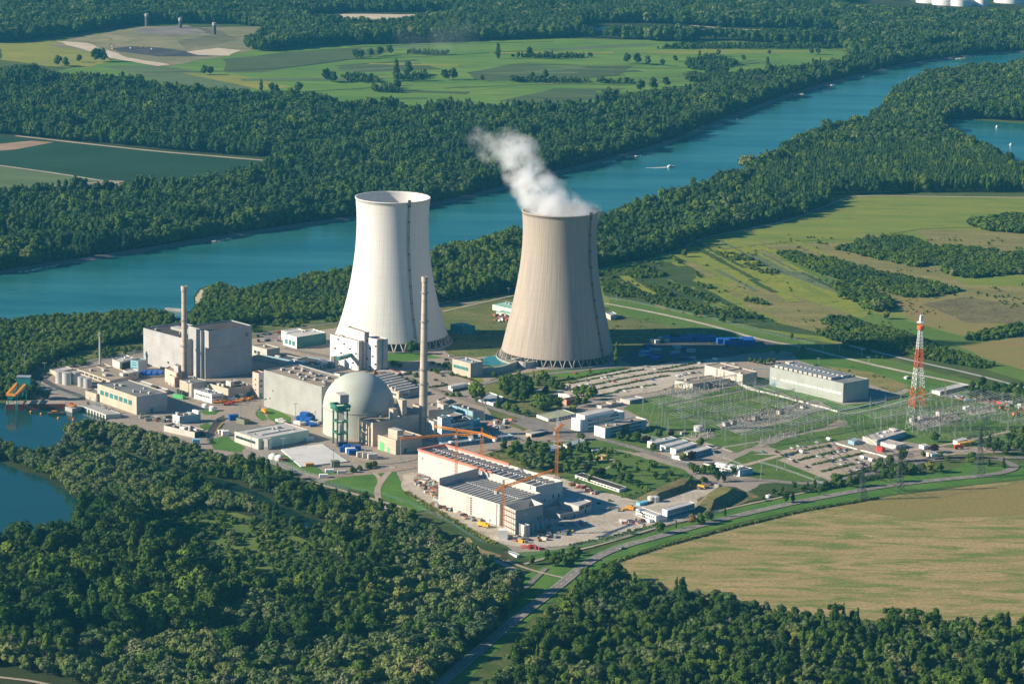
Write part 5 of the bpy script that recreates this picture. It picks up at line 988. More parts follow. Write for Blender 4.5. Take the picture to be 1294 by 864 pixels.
BB(kx, 'pink_building', 'taller pink and beige block at the left of the shorter stack', 'building', (455, 585, 705), (348, 540), (500, 563), 'pink', 'roof_tan', boxes=[(.0, .35, .3, .9, 5.5, 'panel_grey', 'roof_house', 'roof_tan')]); BB(kx, 'pink_building', 'lower pink block in front of the taller one near the shorter stack', 'building', (440, 625, 715), (380, 600), (497, 610), 'pink', 'roof_tan', wallR='brick_red')
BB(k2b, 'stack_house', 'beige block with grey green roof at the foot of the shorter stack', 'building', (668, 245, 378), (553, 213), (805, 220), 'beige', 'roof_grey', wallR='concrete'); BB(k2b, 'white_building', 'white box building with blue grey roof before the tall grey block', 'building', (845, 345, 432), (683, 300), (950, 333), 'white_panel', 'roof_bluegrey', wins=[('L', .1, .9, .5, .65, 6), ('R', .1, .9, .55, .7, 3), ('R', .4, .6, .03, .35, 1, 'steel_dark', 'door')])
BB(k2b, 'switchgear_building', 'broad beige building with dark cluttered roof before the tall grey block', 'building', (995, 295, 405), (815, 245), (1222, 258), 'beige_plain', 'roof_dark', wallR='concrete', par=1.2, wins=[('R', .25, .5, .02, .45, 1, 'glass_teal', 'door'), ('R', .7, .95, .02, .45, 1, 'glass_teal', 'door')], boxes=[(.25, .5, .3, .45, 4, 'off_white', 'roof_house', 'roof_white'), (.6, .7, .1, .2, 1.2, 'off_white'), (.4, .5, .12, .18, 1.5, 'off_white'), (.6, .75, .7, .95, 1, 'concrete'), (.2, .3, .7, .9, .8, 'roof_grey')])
BB(k3b, 'stair_tower', 'pink stair tower against the left end of the long grey hall', 'stair tower', (193, 228, 462), (137, 212), (243, 215), 'pink', 'roof_dark', wallR='white_panel', wins=[('L', .4, .6, .7, .76, 1), ('L', .4, .6, .5, .56, 1), ('L', .4, .6, .3, .36, 1), ('R', .2, .7, .65, .72, 2), ('R', .2, .7, .45, .52, 2), ('R', .15, .7, .02, .22, 1, 'green_bright', 'door')])
BB(k2b, 'white_building', 'long white building with a small tower near the basin trees', 'building', (557, 545, 618), (490, 528), (745, 525), 'white_panel', 'roof_tan', wallR='blue_panel', boxes=[(.0, .8, .88, 1.0, 3, 'white_panel', 'roof_house'), (.6, .9, .1, .2, 2.2, 'galv'), (.3, .5, .3, .5, 1.2, 'galv'), (.2, .8, .6, .75, 1.5, 'galv')])
BB(k2b, 'flat_building', 'flat dark roofed building at the edge of the basin trees', 'building', (690, 690, 745), (410, 628), (775, 662), 'off_white', 'roof_dark', wallR='glass', boxes=[(.4, .55, .2, .5, .9, 'white_paint'), (.1, .2, .5, .6, .5, 'white_paint'), (.65, .8, .6, .8, .6, 'galv')])
BB(k4b, 'low_workshop', 'wide low cream building with pale weathered roof and dark window strip', 'workshop', (478, 392, 490), (262, 322), (935, 308), 'off_white', 'roof_white', wallR='mint', par=.5, wins=[('L', .05, .88, .45, .68, 5, 'glass', 'window', .06)], boxes=[(.3, .32, .2, .8, .3, 'off_white'), (.7, .72, .1, .6, .3, 'off_white')]); BB(k4b, 'low_workshop_porch', 'narrow cream stair block at the front of the wide low cream building', 'porch', (565, 392, 492), (523, 388), (600, 383), 'off_white', 'roof_white', wallR='mint')
# around the dome
BB(k5b, 'auxiliary_building', 'large beige auxiliary block between dome and very tall stack', 'building', (583, 533, 750), (456, 490), (1005, 452), 'beige', 'roof_tan', par=1.2, wins=[('L', .3, .36, .55, .75, 1, 'concrete')], boxes=[(.05, .35, .45, .55, 8, 'beige', 'roof_house', 'roof_tan'), (.3, .7, .72, .82, 13, 'beige', 'roof_house', 'roof_white')])
BB(k5b, 'front_building', 'low beige block with two green gates in front of the auxiliary block', 'building', (793, 690, 825), (628, 640), (1030, 645), 'beige', 'roof_tan', par=.8, wins=[('L', .1, .4, .02, .6, 1, 'green_bright', 'gate'), ('L', .5, .68, .02, .35, 1, 'green_bright', 'gate'), ('R', .3, .42, .05, .35, 1, 'glass_teal')], boxes=[(.1, .6, .12, .36, 7, 'beige', 'roof_house', 'roof_white')])
BB(k5b, 'front_building', 'square beige stair block between auxiliary block and the low gated block', 'building', (805, 482, 700), (750, 470), (857, 475), 'beige', 'roof_white'); BB(k5b, 'side_building', 'narrow grey wall block at the right foot of the dome', 'building', (548, 570, 745), (458, 492), (585, 553), 'beige_plain', 'roof_tan', wins=[('L', .1, .8, .25, .32, 1, 'off_white', 'pipe'), ('L', .1, .8, .45, .5, 1, 'off_white', 'pipe')])
BB(k5b, 'service_building', 'beige building with brown saw tooth roof behind the dome', 'building', (820, 262, 320), (560, 105), (1012, 222), 'beige_plain', 'roof_tan', boxes=[(i*.12+.02, i*.12+.05, .02, .98, 1.4, 'off_white', 'roof_light', 'roof_white') for i in range(8)])
BB(k6b, 'service_building', 'broad beige building with brown roof behind the very tall stack', 'building', (440, 560, 650), (300, 505), (690, 545), 'beige_plain', 'roof_tan', boxes=[(.0, .4, .55, .75, 4, 'panel_grey', 'roof_house', 'roof_tan')]); BB(k6b, 'service_building', 'small grey block at the right of the broad brown roof', 'building', (560, 490, 520), (518, 465), (640, 462), 'concrete', 'roof_tan'); BB(k6b, 'service_building', 'grey low block with brown roof right behind the dome', 'building', (165, 400, 460), (92, 380), (272, 390), 'off_white', 'roof_tan', wins=[('L', .2, .8, .4, .7, 2), ('R', .1, .9, .4, .7, 4)])
BB(k6b, 'white_tower_building', 'white stair tower with bluish side right of the very tall stack', 'building', (563, 632, 862), (525, 622), (650, 612), 'white_paint', 'roof_grey', wallR='blue_panel', wins=[('L', .2, .5, .7, .75, 1)]); BB(k6b, 'blue_grey_building', 'blue grey office block with window bands behind the white stair tower', 'building', (650, 692, 830), (560, 640), (850, 652), 'blue_panel', 'roof_dark', wallR='blue_panel', wins=[('R', .02, .98, .72, .82, 1), ('R', .02, .98, .42, .52, 1), ('R', .02, .98, .12, .22, 1)])  # blue right wall of the stair tower: shade put into the colour
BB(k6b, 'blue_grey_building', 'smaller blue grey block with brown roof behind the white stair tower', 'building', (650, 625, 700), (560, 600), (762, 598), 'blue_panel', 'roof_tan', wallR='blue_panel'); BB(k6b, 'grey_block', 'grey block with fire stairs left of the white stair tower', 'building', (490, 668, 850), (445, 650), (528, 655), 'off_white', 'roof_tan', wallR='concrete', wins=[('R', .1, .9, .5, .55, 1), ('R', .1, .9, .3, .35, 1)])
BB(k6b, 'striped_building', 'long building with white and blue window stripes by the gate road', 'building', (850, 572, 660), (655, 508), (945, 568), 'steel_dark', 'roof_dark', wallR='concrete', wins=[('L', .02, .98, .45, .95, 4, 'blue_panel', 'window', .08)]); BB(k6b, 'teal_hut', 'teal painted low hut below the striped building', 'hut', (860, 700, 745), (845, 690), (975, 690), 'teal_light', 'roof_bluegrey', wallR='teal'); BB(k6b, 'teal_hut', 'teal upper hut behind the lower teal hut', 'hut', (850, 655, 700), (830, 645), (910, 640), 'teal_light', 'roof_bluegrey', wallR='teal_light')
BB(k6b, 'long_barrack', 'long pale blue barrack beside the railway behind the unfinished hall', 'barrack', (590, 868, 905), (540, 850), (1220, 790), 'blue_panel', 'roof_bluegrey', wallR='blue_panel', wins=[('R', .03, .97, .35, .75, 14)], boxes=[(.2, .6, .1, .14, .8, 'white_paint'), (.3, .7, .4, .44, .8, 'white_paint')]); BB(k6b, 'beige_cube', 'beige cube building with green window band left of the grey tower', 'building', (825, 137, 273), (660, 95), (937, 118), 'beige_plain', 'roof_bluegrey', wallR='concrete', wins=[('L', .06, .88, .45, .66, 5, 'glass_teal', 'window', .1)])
BB(k6b, 'low_white_building', 'low white two part building beside the big spreading tree', 'building', (660, 372, 398), (623, 348), (842, 335), 'white_panel', 'roof_white', wallR='glass', boxes=[(.4, .95, .0, .75, 1.5, 'white_panel', 'roof_house', 'roof_white')]); BB(k6b, 'white_hut', 'long white hut with grey roof behind the conifer by the gate road', 'hut', (1030, 500, 528), (900, 455), (1125, 440), 'white_panel', 'roof_bluegrey'); BB(k6b, 'small_hut', 'tiny beige hut by the parking ground bushes', 'hut', (210, 225, 248), (155, 212), (240, 215), 'off_white', 'roof_white')
BB(k6b, 'roof_canopy', 'low red brown canopy at the foot of the office slabs', 'canopy', (120, 260, 285), (-60, 205), (190, 220), 'rust', 'roof_rust'); BB(k3b, 'link_building', 'low grey blue building with dark window bands left of the office slabs', 'building', (700, 165, 215), (450, 118), (880, 120), 'blue_panel', 'roof_dark', wallR='blue_panel', wins=[('R', .05, .95, .6, .85, 5), ('R', .05, .95, .2, .45, 5)], boxes=[(.1, .3, .5, .8, 2, 'white_panel'), (.5, .9, .2, .3, .8, 'white_panel')]); BB(k3b, 'link_building', 'low brown roofed block in front of the office slabs', 'building', (930, 235, 262), (785, 205), (1112, 200), 'white_panel', 'roof_tan', wallR='blue_panel')
BB(k3b, 'glass_bridge_tower', 'dark grey lift tower carrying the glass bridge to the office slabs', 'lift tower', (880, 80, 185), (848, 78), (918, 70), 'concrete', 'roof_dark'); BB(k3b, 'grey_wing', 'grey building with two dark windows right of the tall grey block', 'building', (268, 10, 100), (135, -25), (385, -8), 'off_white', 'roof_tan', wallR='concrete', wins=[('L', .1, .55, .3, .6, 2)]); BB(k3b, 'flat_link', 'long flat dark roof between the tall grey block and the long hall', 'building', (540, 145, 175), (140, 65), (700, 110), 'off_white', 'roof_dark', boxes=[(.1, .9, .3, .34, .6, 'blue_panel'), (.2, .3, .5, .7, 1, 'off_white'), (.6, .7, .5, .6, 1, 'off_white')])
b = MB(); a, c = G(*K(300, 440)(915, 130), 10), G(*K(300, 440)(1030, 95), 10); b.bar((a.x, a.y, 14), (c.x, c.y, 14), 3.6, 'glass_teal'); d_ = G(*K(300, 440)(1080, 160)); b.bar((c.x, c.y, 14), (d_.x, d_.y, 1), 2.4, 'galv'); tag(b.build('glass_footbridge'), 'glazed footbridge leading to the white office slabs', 'footbridge')
BB(None, 'canteen', 'white modern building with glass fronts left of the office slabs', 'building', (375, 426, 441), (358, 421), (412, 420), 'white_panel', 'roof_white', wallR='glass_teal', wins=[('L', .1, .9, .2, .6, 3, 'glass_teal')]); BB(None, 'canteen_hall', 'white roofed upper hall behind the modern glass building', 'building', (371, 422.5, 434), (355.5, 417.5), (392, 419.5), 'white_paint', 'roof_white', wallR='glass_teal')
BB(None, 'teal_shed', 'teal green shed between the two cooling towers', 'shed', (585, 413.5, 423.5), (569, 409.5), (600.5, 411.5), 'teal', 'teal', par=.3, wallR='teal'); BB((620, 370), 'green_shed', 'pale green shed partly hidden behind the grey tower', 'shed', (200, 150, 200), (17, 106), (320, 120), 'mint', 'roof_green', par=.3); BB((620, 370), 'green_shed', 'lower pale green lean-to in front of the pale green shed', 'shed', (190, 195, 222), (50, 172), (260, 180), 'mint', 'roof_green', par=.3)
BB((620, 370), 'site_hut', 'small blue and brown hut right behind the grey tower', 'hut', (1090, 205, 250), (1042, 180), (1150, 190), 'off_white', 'roof_bluegrey', wallR='pink')
# by the upper car park and office quarter
BB(k7b, 'mossy_building', 'white building with flat mossy yellow green roof by the main gate', 'building', (523, 640, 670), (418, 602), (766, 590), 'white_panel', 'roof_moss', par=.3, wins=[('R', .05, .95, .3, .7, 8)]); BB(k7b, 'brick_building', 'orange brown brick building with dark roof among trees', 'building', (690, 472, 522), (652, 455), (832, 445), 'brick_red', 'roof_dark', wallR='rust'); BB(k7b, 'white_annex', 'white flat annex behind the brick building', 'building', (640, 420, 455), (610, 405), (722, 430), 'white_panel', 'roof_white'); BB(k7b, 'small_pavilion', 'small pavilion with pale green roof among trees by the upper car park', 'pavilion', (420, 385, 400), (390, 372), (518, 372), 'off_white', 'roof_moss', par=.2)
for lab, u, v0, v1 in (('taller ochre block at the lower corner of the upper car park', 712, 330, 392), ('smaller ochre block at the lower corner of the upper car park', 755, 365, 402)): BB(k7b, 'ochre_block', lab, 'kiosk', (u, v0, v1), (u-19, v0-5), (u+18, v0-5), 'yellow' if 0 else 'beige_plain', 'roof_tan')
BB(k8b, 'tan_barrack', 'long tan roofed barrack left behind the blue striped offices', 'barrack', (432, 165, 192), (368, 147), (630, 130), 'off_white', 'roof_tan', wallR='off_white', boxes=[(.1, .9, .5, .7, .8, 'beige_plain')]); BB(k8b, 'tan_barrack', 'shorter tan roofed barrack right behind the blue striped offices', 'barrack', (690, 113, 152), (600, 95), (825, 88), 'off_white', 'roof_white', wallR='blue_panel', wins=[('R', .1, .9, .4, .7, 6)])
def striped(o, rows):
    for r_ in range(rows): o.win('R', .015, .985, (r_+.3)/rows, (r_+.72)/rows, 1, 'glass')
o = BB(k8b, 'office_building', 'blue striped three storey office with rooftop floor, left of two', 'office', (258, 292, 402), (160, 268), (642, 212), 'white_paint', 'roof_white', wallR='blue_panel', boxes=[(.1, .9, .08, .78, 3.2, 'white_panel', 'roof_house', 'roof_white')], wins=[('L', .45, .6, .1, .75, 1, 'galv')]); striped(o, 3); o.win('R', .38, .52, .05, .95, 1, 'glass_teal', 'glass_front', .02, .3)
o = BB(k8b, 'office_building', 'blue striped three storey office with plain beige roof, right of two', 'office', (465, 367, 462), (367, 340), (842, 285), 'white_paint', 'roof_tan', wallR='blue_panel', wins=[('L', .45, .58, .1, .8, 1, 'galv')]); striped(o, 3); o.win('R', .4, .58, .05, .98, 1, 'glass', 'glass_front', .02, .3)
for i, (lab, F_, L_, R_) in enumerate([('farthest of four white roofed barracks in a row', (190, 285, 345), (130, 265), (400, 240)), ('second farthest of four white roofed barracks in a row', (295, 318, 368), (245, 300), (500, 265)), ('second nearest of four white roofed barracks in a row', (390, 345, 398), (338, 328), (577, 288)), ('nearest of four white roofed barracks in a row', (505, 382, 432), (452, 362), (716, 325))]):
    BB(k10, 'barrack', lab, 'barrack', F_, L_, R_, 'white_panel', 'roof_white', wallR='blue_panel', par=.2, group='four white roofed barracks', wins=[('R', .04, .96, .4, .75, 8)])
BB(k10, 'barrack_annex', 'small white annex with blue roof before the nearest barrack', 'annex', (430, 408, 448), (352, 390), (500, 395), 'white_panel', 'roof_bluegrey')
BB(k10, 'office_block', 'white two storey block with stepped front and cluttered roof by the road junction', 'office', (970, 530, 592), (640, 468), (1088, 512), 'white_panel', 'roof_dark', wallR='blue_panel', wins=[('L', .05, .95, .6, .8, 10), ('L', .05, .95, .2, .4, 10)], boxes=[(.1, .4, .2, .4, 1, 'white_paint'), (.5, .8, .3, .5, 1, 'white_paint'), (.15, .3, .6, .8, 1.2, 'white_paint'), (.6, .9, .65, .85, .8, 'galv'), (.42, .5, .0, .9, .6, 'white_panel')])
BB(k13, 'container_office', 'white two storey container office with grey roof on the gravel yard', 'container office', (640, 445, 510), (458, 377), (690, 428), 'white_paint', 'roof_white', par=.2, wins=[('L', .05, .95, .6, .8, 8), ('L', .05, .6, .15, .35, 5)]); BB(k13, 'container_office', 'long pale blue container office beside the earth mound', 'container office', (742, 395, 480), (697, 377), (992, 325), 'white_paint', 'roof_white', par=.2, wallR='blue_panel', wins=[('R', .03, .97, .58, .8, 12), ('R', .03, .97, .15, .38, 12)]); BB(k13, 'container_office', 'small white container before the two storey container office', 'container office', (580, 478, 512), (525, 462), (610, 470), 'white_paint', 'roof_white', par=.15)
BB(k13, 'container', 'light blue container near white silos on the gravel yard', 'container', (492, 328, 358), (460, 318), (568, 308), 'blue_light', 'blue_light', par=.1); BB((580, 660), 'container', 'long white container by the site fence corner', 'container', (525, 296, 325), (425, 262), (552, 286), 'white_paint', 'roof_bluegrey', par=.15)
BB((500, 480, 3.806), 'long_hut', 'long low hut with black roof in the park behind the unfinished hall', 'hut', (1075, 525, 542), (862, 455), (1110, 514), 'white_panel', 'roof_dark', par=.2, wins=[('L', .05, .95, .4, .75, 12)]); BB(k8b, 'park_hut', 'small white hut in the park by the main road', 'hut', (370, 570, 588), (342, 560), (435, 552), 'white_panel', 'roof_bluegrey', par=.2); BB(k8b, 'park_hut', 'low hut with flat olive roof and yellow wall in the park', 'hut', (440, 628, 655), (380, 615), (490, 612), 'yellow', 'roof_moss', par=.2); BB(k8b, 'park_hut', 'grey roofed cottage hidden by park trees', 'hut', (130, 530, 560), (75, 505), (290, 480), 'off_white', 'roof_bluegrey', par=.2); BB((500, 480, 3.806), 'park_hut', 'white fronted hut left of the park trees', 'hut', (730, 345, 357), (690, 333), (800, 320), 'white_panel', 'roof_bluegrey', par=.2); BB(k7b, 'gate_house', 'pale flat roofed gate house by the main gate square', 'gate house', (370, 780, 812), (320, 765), (520, 748), 'beige_plain', 'roof_white', par=.2, wallR='glass')
BB(k9, 'relay_building', 'long pale building with brown roof above the switchyard', 'building', (1140, 525, 635), (795, 440), (1273, 500), 'off_white', 'roof_tan', wallR='concrete', wins=[('L', .97, .99, .1, .9, 1, 'concrete', 'pilaster')], boxes=[(.4, .41, .02, .98, .2, 'concrete')]); BB(k9, 'relay_building', 'lower tan roofed building with green and orange painted wall at the switchyard', 'building', (685, 610, 672), (523, 578), (1025, 560), 'off_white', 'roof_tan', wallR='concrete', wins=[('L', .2, .45, .35, .7, 1, 'green_bright', 'painted_panel'), ('L', .1, .3, .03, .3, 1, 'orange', 'painted_panel')])
BB(k11, 'rusty_roof_building', 'flat building with rusty white roof beside the lower car park', 'building', (1065, 258, 312), (935, 223), (1330, 178), 'off_white', 'roof_rust', wallR='blue_panel', par=.3, boxes=[(.2, .4, .3, .35, .5, 'white_paint'), (.6, .8, .6, .65, .5, 'white_paint'), (.4, .9, .85, .95, 1, 'off_white')]); BB(k11, 'rusty_roof_building', 'front wing with row of garage doors below the rusty white roof', 'building', (1240, 305, 345), (1062, 262), (1330, 288), 'off_white', 'roof_rust', par=.2, wins=[('L', .05, .95, .05, .75, 7, 'white_paint', 'door')]); BB(k11, 'small_garage', 'small pale blue garage at the upper corner of the lower car park', 'garage', (858, 272, 307), (805, 255), (905, 250), 'blue_panel', 'roof_bluegrey', par=.2); BB(k11, 'wall_section', 'long white boundary wall along the lower car park, upper piece', 'wall', (886, 340, 350), (690, 285), (890, 338), 'white_paint', 'white_paint', par=.1); BB(k11, 'wall_section', 'long white boundary wall along the lower car park, lower piece', 'wall', (1175, 412, 424), (918, 347), (1180, 410), 'white_paint', 'white_paint', par=.1)
BB(k12, 'white_hall', 'white storage hall open at the front before the right hand copse', 'storage hall', (532, 105, 140), (452, 88), (792, 45), 'white_paint', 'roof_white', par=.2, wallR='glass', wins=[('R', .02, .98, .05, .7, 6, 'steel_dark', 'bay', .05)]); BB(k12, 'trailer', 'long white trailer beside yellow containers on the lower track', 'trailer', (690, 560, 600), (650, 545), (780, 535), 'white_paint', 'roof_white', par=.1); BB(k12, 'small_house', 'small house with blue roof at the road fork', 'house', (455, 675, 710), (408, 655), (515, 665), 'white_panel', 'roof_bluegrey', par=.1); BB(k12, 'small_house', 'small white kiosk with two parts near the yard track', 'kiosk', (385, 600, 635), (340, 585), (425, 590), 'white_paint', 'roof_white', par=.1)
BB(k12, 'yard_hut', 'small white hut inside the right switchyard', 'hut', (770, 250, 280), (738, 238), (812, 243), 'white_panel', 'roof_white', par=.1); BB((940, 420), 'yard_hut', 'small white hut in front of the long storage hall', 'hut', (540, 672, 698), (508, 662), (575, 663), 'white_panel', 'roof_bluegrey', par=.1); BB(k10, 'yard_hut', 'tiny beige hut at the left edge of the switchyard', 'hut', (440, 190, 215), (425, 180), (482, 178), 'off_white', 'roof_tan', par=.1); BB(k3b, 'guard_hut', 'olive green hut carrying a mast on the lawn', 'hut', (62, 650, 697), (-10, 630), (105, 640), 'olive', 'roof_dark', par=.2, wallR='olive'); BB(k3b, 'site_shed', 'small white shed on the lawn before the long grey hall', 'shed', (368, 650, 672), (344, 640), (420, 638), 'white_panel', 'roof_white', par=.1); BB((1114, 380), 'levee_hut', 'tiny white hut beside the levee road', 'hut', (225, 695, 715), (203, 688), (245, 685), 'white_paint', 'roof_white', par=.1); BB(k11, 'water_hut', 'small white cylinder-like hut on the scrub below the road', 'hut', (78, 762, 790), (55, 755), (103, 755), 'white_paint', 'roof_white', par=.1)
# ------------------------------------------------------------------ tanks, silos, basins
def cyl(name, label, cat, px, r_, h, m, top=None, group=None, dome=0, n=32):
    g = G(*px); e = thing(name, label, cat, g, 0, group); b = MB(); b.lathe([(r_, 0), (r_, h)], m, n, cap=False); b.build('shell', e, smooth=True); b = MB()
    b.lathe([(r_+.1, h-.2), (r_+.1, h+.15)]+([(r_*math.cos(a), h+dome*math.sin(a)) for a in (.3, .7, 1.1, 1.5)] if dome else [(.05, h+.5)]), top or m, n, cap=False); b.build('roof', e); return e
kb1 = K(0, 440)
for u, v, r_, h, lab in [(545, 315, 4.2, 11, 'leftmost of five grey storage tanks, the pale one'), (608, 328, 4.3, 11.5, 'big front storage tank of the left group of three'), (692, 322, 4.4, 11.5, 'darker storage tank behind the front one'), (740, 345, 3.4, 9, 'fourth of five grey storage tanks from the left'), (797, 358, 3.9, 9, 'rightmost of five grey storage tanks')]: cyl('storage_tank', lab, 'tank', kb1(u, v), r_, h, 'tank_steel', 'concrete', 'grey storage tanks at the left edge')
for i, (u, v) in enumerate([(538, 355), (560, 362), (583, 368)]): cyl('dark_tank', ['left', 'middle', 'right'][i]+' one of three small dark upright tanks beside the beige block', 'tank', K(150, 450)(u, v), 1.5, 5.5, 'steel_dark', None, 'small dark tanks', n=16)
for i, (u, v) in enumerate([(786, 475), (851, 497)]): cyl('white_tank', ['left', 'right'][i]+' one of two small white tanks on the lawn by the red vehicles', 'tank', K(150, 450)(u, v), 3., 3.4, 'white_paint', None, 'small white tanks', 1.4, 20)
for i, (u, v) in enumerate([(612, 572), (668, 585)]): cyl('domed_tank', ['left', 'right'][i]+' one of two white domed tanks left of the concrete pad', 'tank', K(260, 500)(u, v), 3.7, 2.4, 'white_paint', None, 'white domed tanks', 2.6, 24)
cyl('round_tank', 'low round white tank in the left part of the switchyard', 'tank', K(800, 520)(598, 178), 4.6, 5, 'white_panel', 'roof_white', dome=1)
for i, (u, v) in enumerate([(597, 318), (635, 318)]): cyl('silo', ['left', 'right'][i]+' one of two squat pinkish white silos on the gravel yard', 'silo', K(740, 590)(u, v), 3.2, 4.6, 'roof_white', None, 'squat silos', .8, 12)
for i, (u, v) in enumerate([(1085, 358), (1112, 364)]): cyl('red_tank', ['left', 'right'][i]+' one of two small red tanks before the garage doors', 'tank', K(960, 520)(u, v), 2.6, 3.2, 'red', None, 'small red tanks', 1.2, 16)
g = G(*K(150, 450)(295, 170)); e = thing('round_basin', 'round basin with concrete rim under bright blue tarpaulins', 'basin', g); b = MB(); b.lathe([(13, 0), (13, 2), (12.4, 2), (12.4, .8), (.1, .8)], 'concrete', 48, cap=False); b.build('rim', e)
rr = random.Random(4)
for x0 in (-10, -4.5, 1, 6): b = MB(); y = math.sqrt(max(4, 140-abs(x0+2.5)**2)); b.prism([(x0, -y*.85), (x0+5, -y*.85), (x0+5, y*.85), (x0, y*.85)], 1, 3.2+rr.random(), 'blue', top=[(x0+.5, -y*.8), (x0+4.6, -y*.8), (x0+4.4, y*.8), (x0+.6, y*.8)]); b.build('tarpaulin', e)
# curved channel wall in front of the grey tower
b = MB(); pts = smoothline([Vector(p) for p in W([K(480, 440)(q, w_) for q, w_ in [(940, 238), (1020, 235), (1120, 220), (1190, 195), (1240, 175), (1250, 168)]]+[K(620, 440)(q, w_) for q, w_ in [(300, 190), (400, 175), (480, 150)]])], 2); a_, c_ = offs(pts, 1.2), offs(pts, -1.2); n = len(pts)
b.add([(p.x, p.y, 0) for p in c_]+[(p.x, p.y, 6.5) for p in c_]+[(p.x, p.y, 6.5) for p in a_]+[(p.x, p.y, 0) for p in a_], [(j*n+i, j*n+i+1, (j+1)*n+i+1, (j+1)*n+i) for j in range(3) for i in range(n-1)], 'concrete'); tag(b.build('channel_wall'), 'curved concrete cooling water channel wall at the foot of the grey tower', 'channel wall')
b = MB(); b.bar((0, 0, 0), (12, 5, 6.), 3, 'mint'); b.bar((12, 5, 6), (16, 6.6, .5), 1., 'galv'); b.bar((0, 0, 6.5), (-6, -3, 6.5), 4, 'concrete'); b.box(-8, -3, -5, 0, 0, 8, 'beige_plain'); p = G(*K(620, 440)(260, 165)); tag(b.build('pump_station', loc=p), 'small pump station with sloping green conveyor at the left foot of the grey tower', 'pump station')
# ------------------------------------------------------------------ intake quay at the left
f1 = K(0, 440)
b = MB(); a, c = G(*f1(55, 560)), G(*f1(592, 555)); d_ = (c-a).normalized(); nn = Vector((-d_.y, d_.x, 0)); P4 = [a, c, c+nn*14, a+nn*14]; b.prism([(p.x, p.y) for p in P4], 0, 5.2, 'sheet_pile'); b.add([(p.x, p.y, 5.25) for p in P4], [(0, 1, 2, 3)], 'm_track')
for i in range(26): p = a.lerp(c, i/25); b.bar((p.x-nn.x*.4, p.y-nn.y*.4, 0), (p.x-nn.x*.4, p.y-nn.y*.4, 5.5), .8, 'rust')
tag(b.build('quay_wall'), 'rusty sheet pile quay wall along the intake basin', 'quay wall')
Bld((0, 440), 'quay_block', 'concrete quay block in the basin with an orange boat on top', 'quay', (655, 548, 588), (590, 528), (752, 528), 'concrete', 'concrete', par=.1); 
Bld((0, 440), 'intake_pier', 'long concrete intake pier on pillars below the pump house', 'pier', (962, 602, 645), (735, 518), (1098, 592), 'concrete_pale', 'concrete', par=.3, wins=[('L', .03, .97, .0, .75, 8, 'roof_dark', 'opening', .4)])
rr = random.Random(12)
for i in range(14):
    p = G(*f1(760+rr.random()*300, 500+0)); t_ = i/14; q = G(*f1(745+t_*260+rr.uniform(20, 90), 515+t_*72-rr.uniform(5, 30)), 4); b = MB(); b.box(-1, 1, -1, 1, 0, rr.uniform(1.5, 3), rr.choice(['galv', 'olive', 'off_white'])); b.bar((-1.5, 0, 1), (-1.5, 0, 4), .4, 'galv'); tag(b.build('screen_machine', loc=(q.x, q.y, 3)), 'small grey green screening machine on the intake deck', 'machine', 'machines on the intake deck')
for i, (u, v, h_) in enumerate([(270, 440, 8), (330, 460, 9), (390, 462, 8), (430, 455, 7), (300, 400, 8), (360, 420, 8), (250, 395, 9), (200, 300, 9), (120, 300, 9), (60, 420, 9), (20, 470, 9), (20, 380, 10)]): tree('dark' if i % 3 else 'mid', G(*f1(u, v)), h_, 'bushy tree between gantry crane and the curved security fence', 'trees behind the quay')
for i, (px, py, h_) in enumerate([(90, 553, 12), (99, 551, 13), (109, 548, 14), (119, 547, 13), (130, 549, 14), (142, 551, 13), (154, 554, 14), (166, 557, 13), (178, 560, 14), (191, 563, 13), (204, 566, 14), (218, 570, 13), (232, 574, 12), (246, 578, 13)]): tree('willow' if i % 4 else 'grey', G(px, py), h_, ('grey green willow' if i % 4 else 'silvery willow')+' in the row between intake basin and flat roofed buildings', 'willow row below the basin')
# gantry crane at the quay
g = G(*f1(155, 565)); gl_ = G(*f1(75, 560)); e = thing('gantry_crane', 'rake gantry crane with orange girder on teal legs at the quay', 'gantry crane', g); ax = Vector((gl_.x-g.x, gl_.y-g.y, 0)); bk = G(*f1(240, 470))-g; bk.z = 0; z1 = hgt(g, 440+425/7.19)
for a0 in (Vector((0, 0, 0)), ax, bk, ax+bk): b = MB(); b.bar(a0, a0+Vector((0, 0, z1)), 1., 'teal'); b.build('leg', e)
b = MB()
for a0, c0 in ((Vector((0, 0, 0)), ax), (bk, ax+bk), (Vector((0, 0, 0)), bk), (ax, ax+bk)): b.bar(a0+Vector((0, 0, z1*.8)), c0+Vector((0, 0, z1*.8)), .7, 'teal'); b.bar(a0+Vector((0, 0, z1*.3)), c0+Vector((0, 0, z1*.8)), .4, 'teal')
b.build('bracing', e); b = MB(); u_ = Vector((0, 0, z1+1))
for a0, c0 in ((-bk*.1, bk*1.15), (ax-bk*.1, ax+bk*1.15)): b.bar(a0+u_, c0+u_, 2.2, 'orange')
b.bar(-bk*.1+u_, ax-bk*.1+u_, 2., 'orange'); b.bar(bk*1.15+u_, ax+bk*1.15+u_, 2., 'orange'); b.build('girder', e)
b = MB(); q = bk*.95+ax*.2+u_; b.box(q.x-6, q.x+6, q.y-4, q.y+4, z1+1, z1+8, 'teal'); b.box(q.x-6.3, q.x+6.3, q.y-4.3, q.y+4.3, z1+8, z1+8.6, 'roof_bluegrey'); b.build('trolley', e)
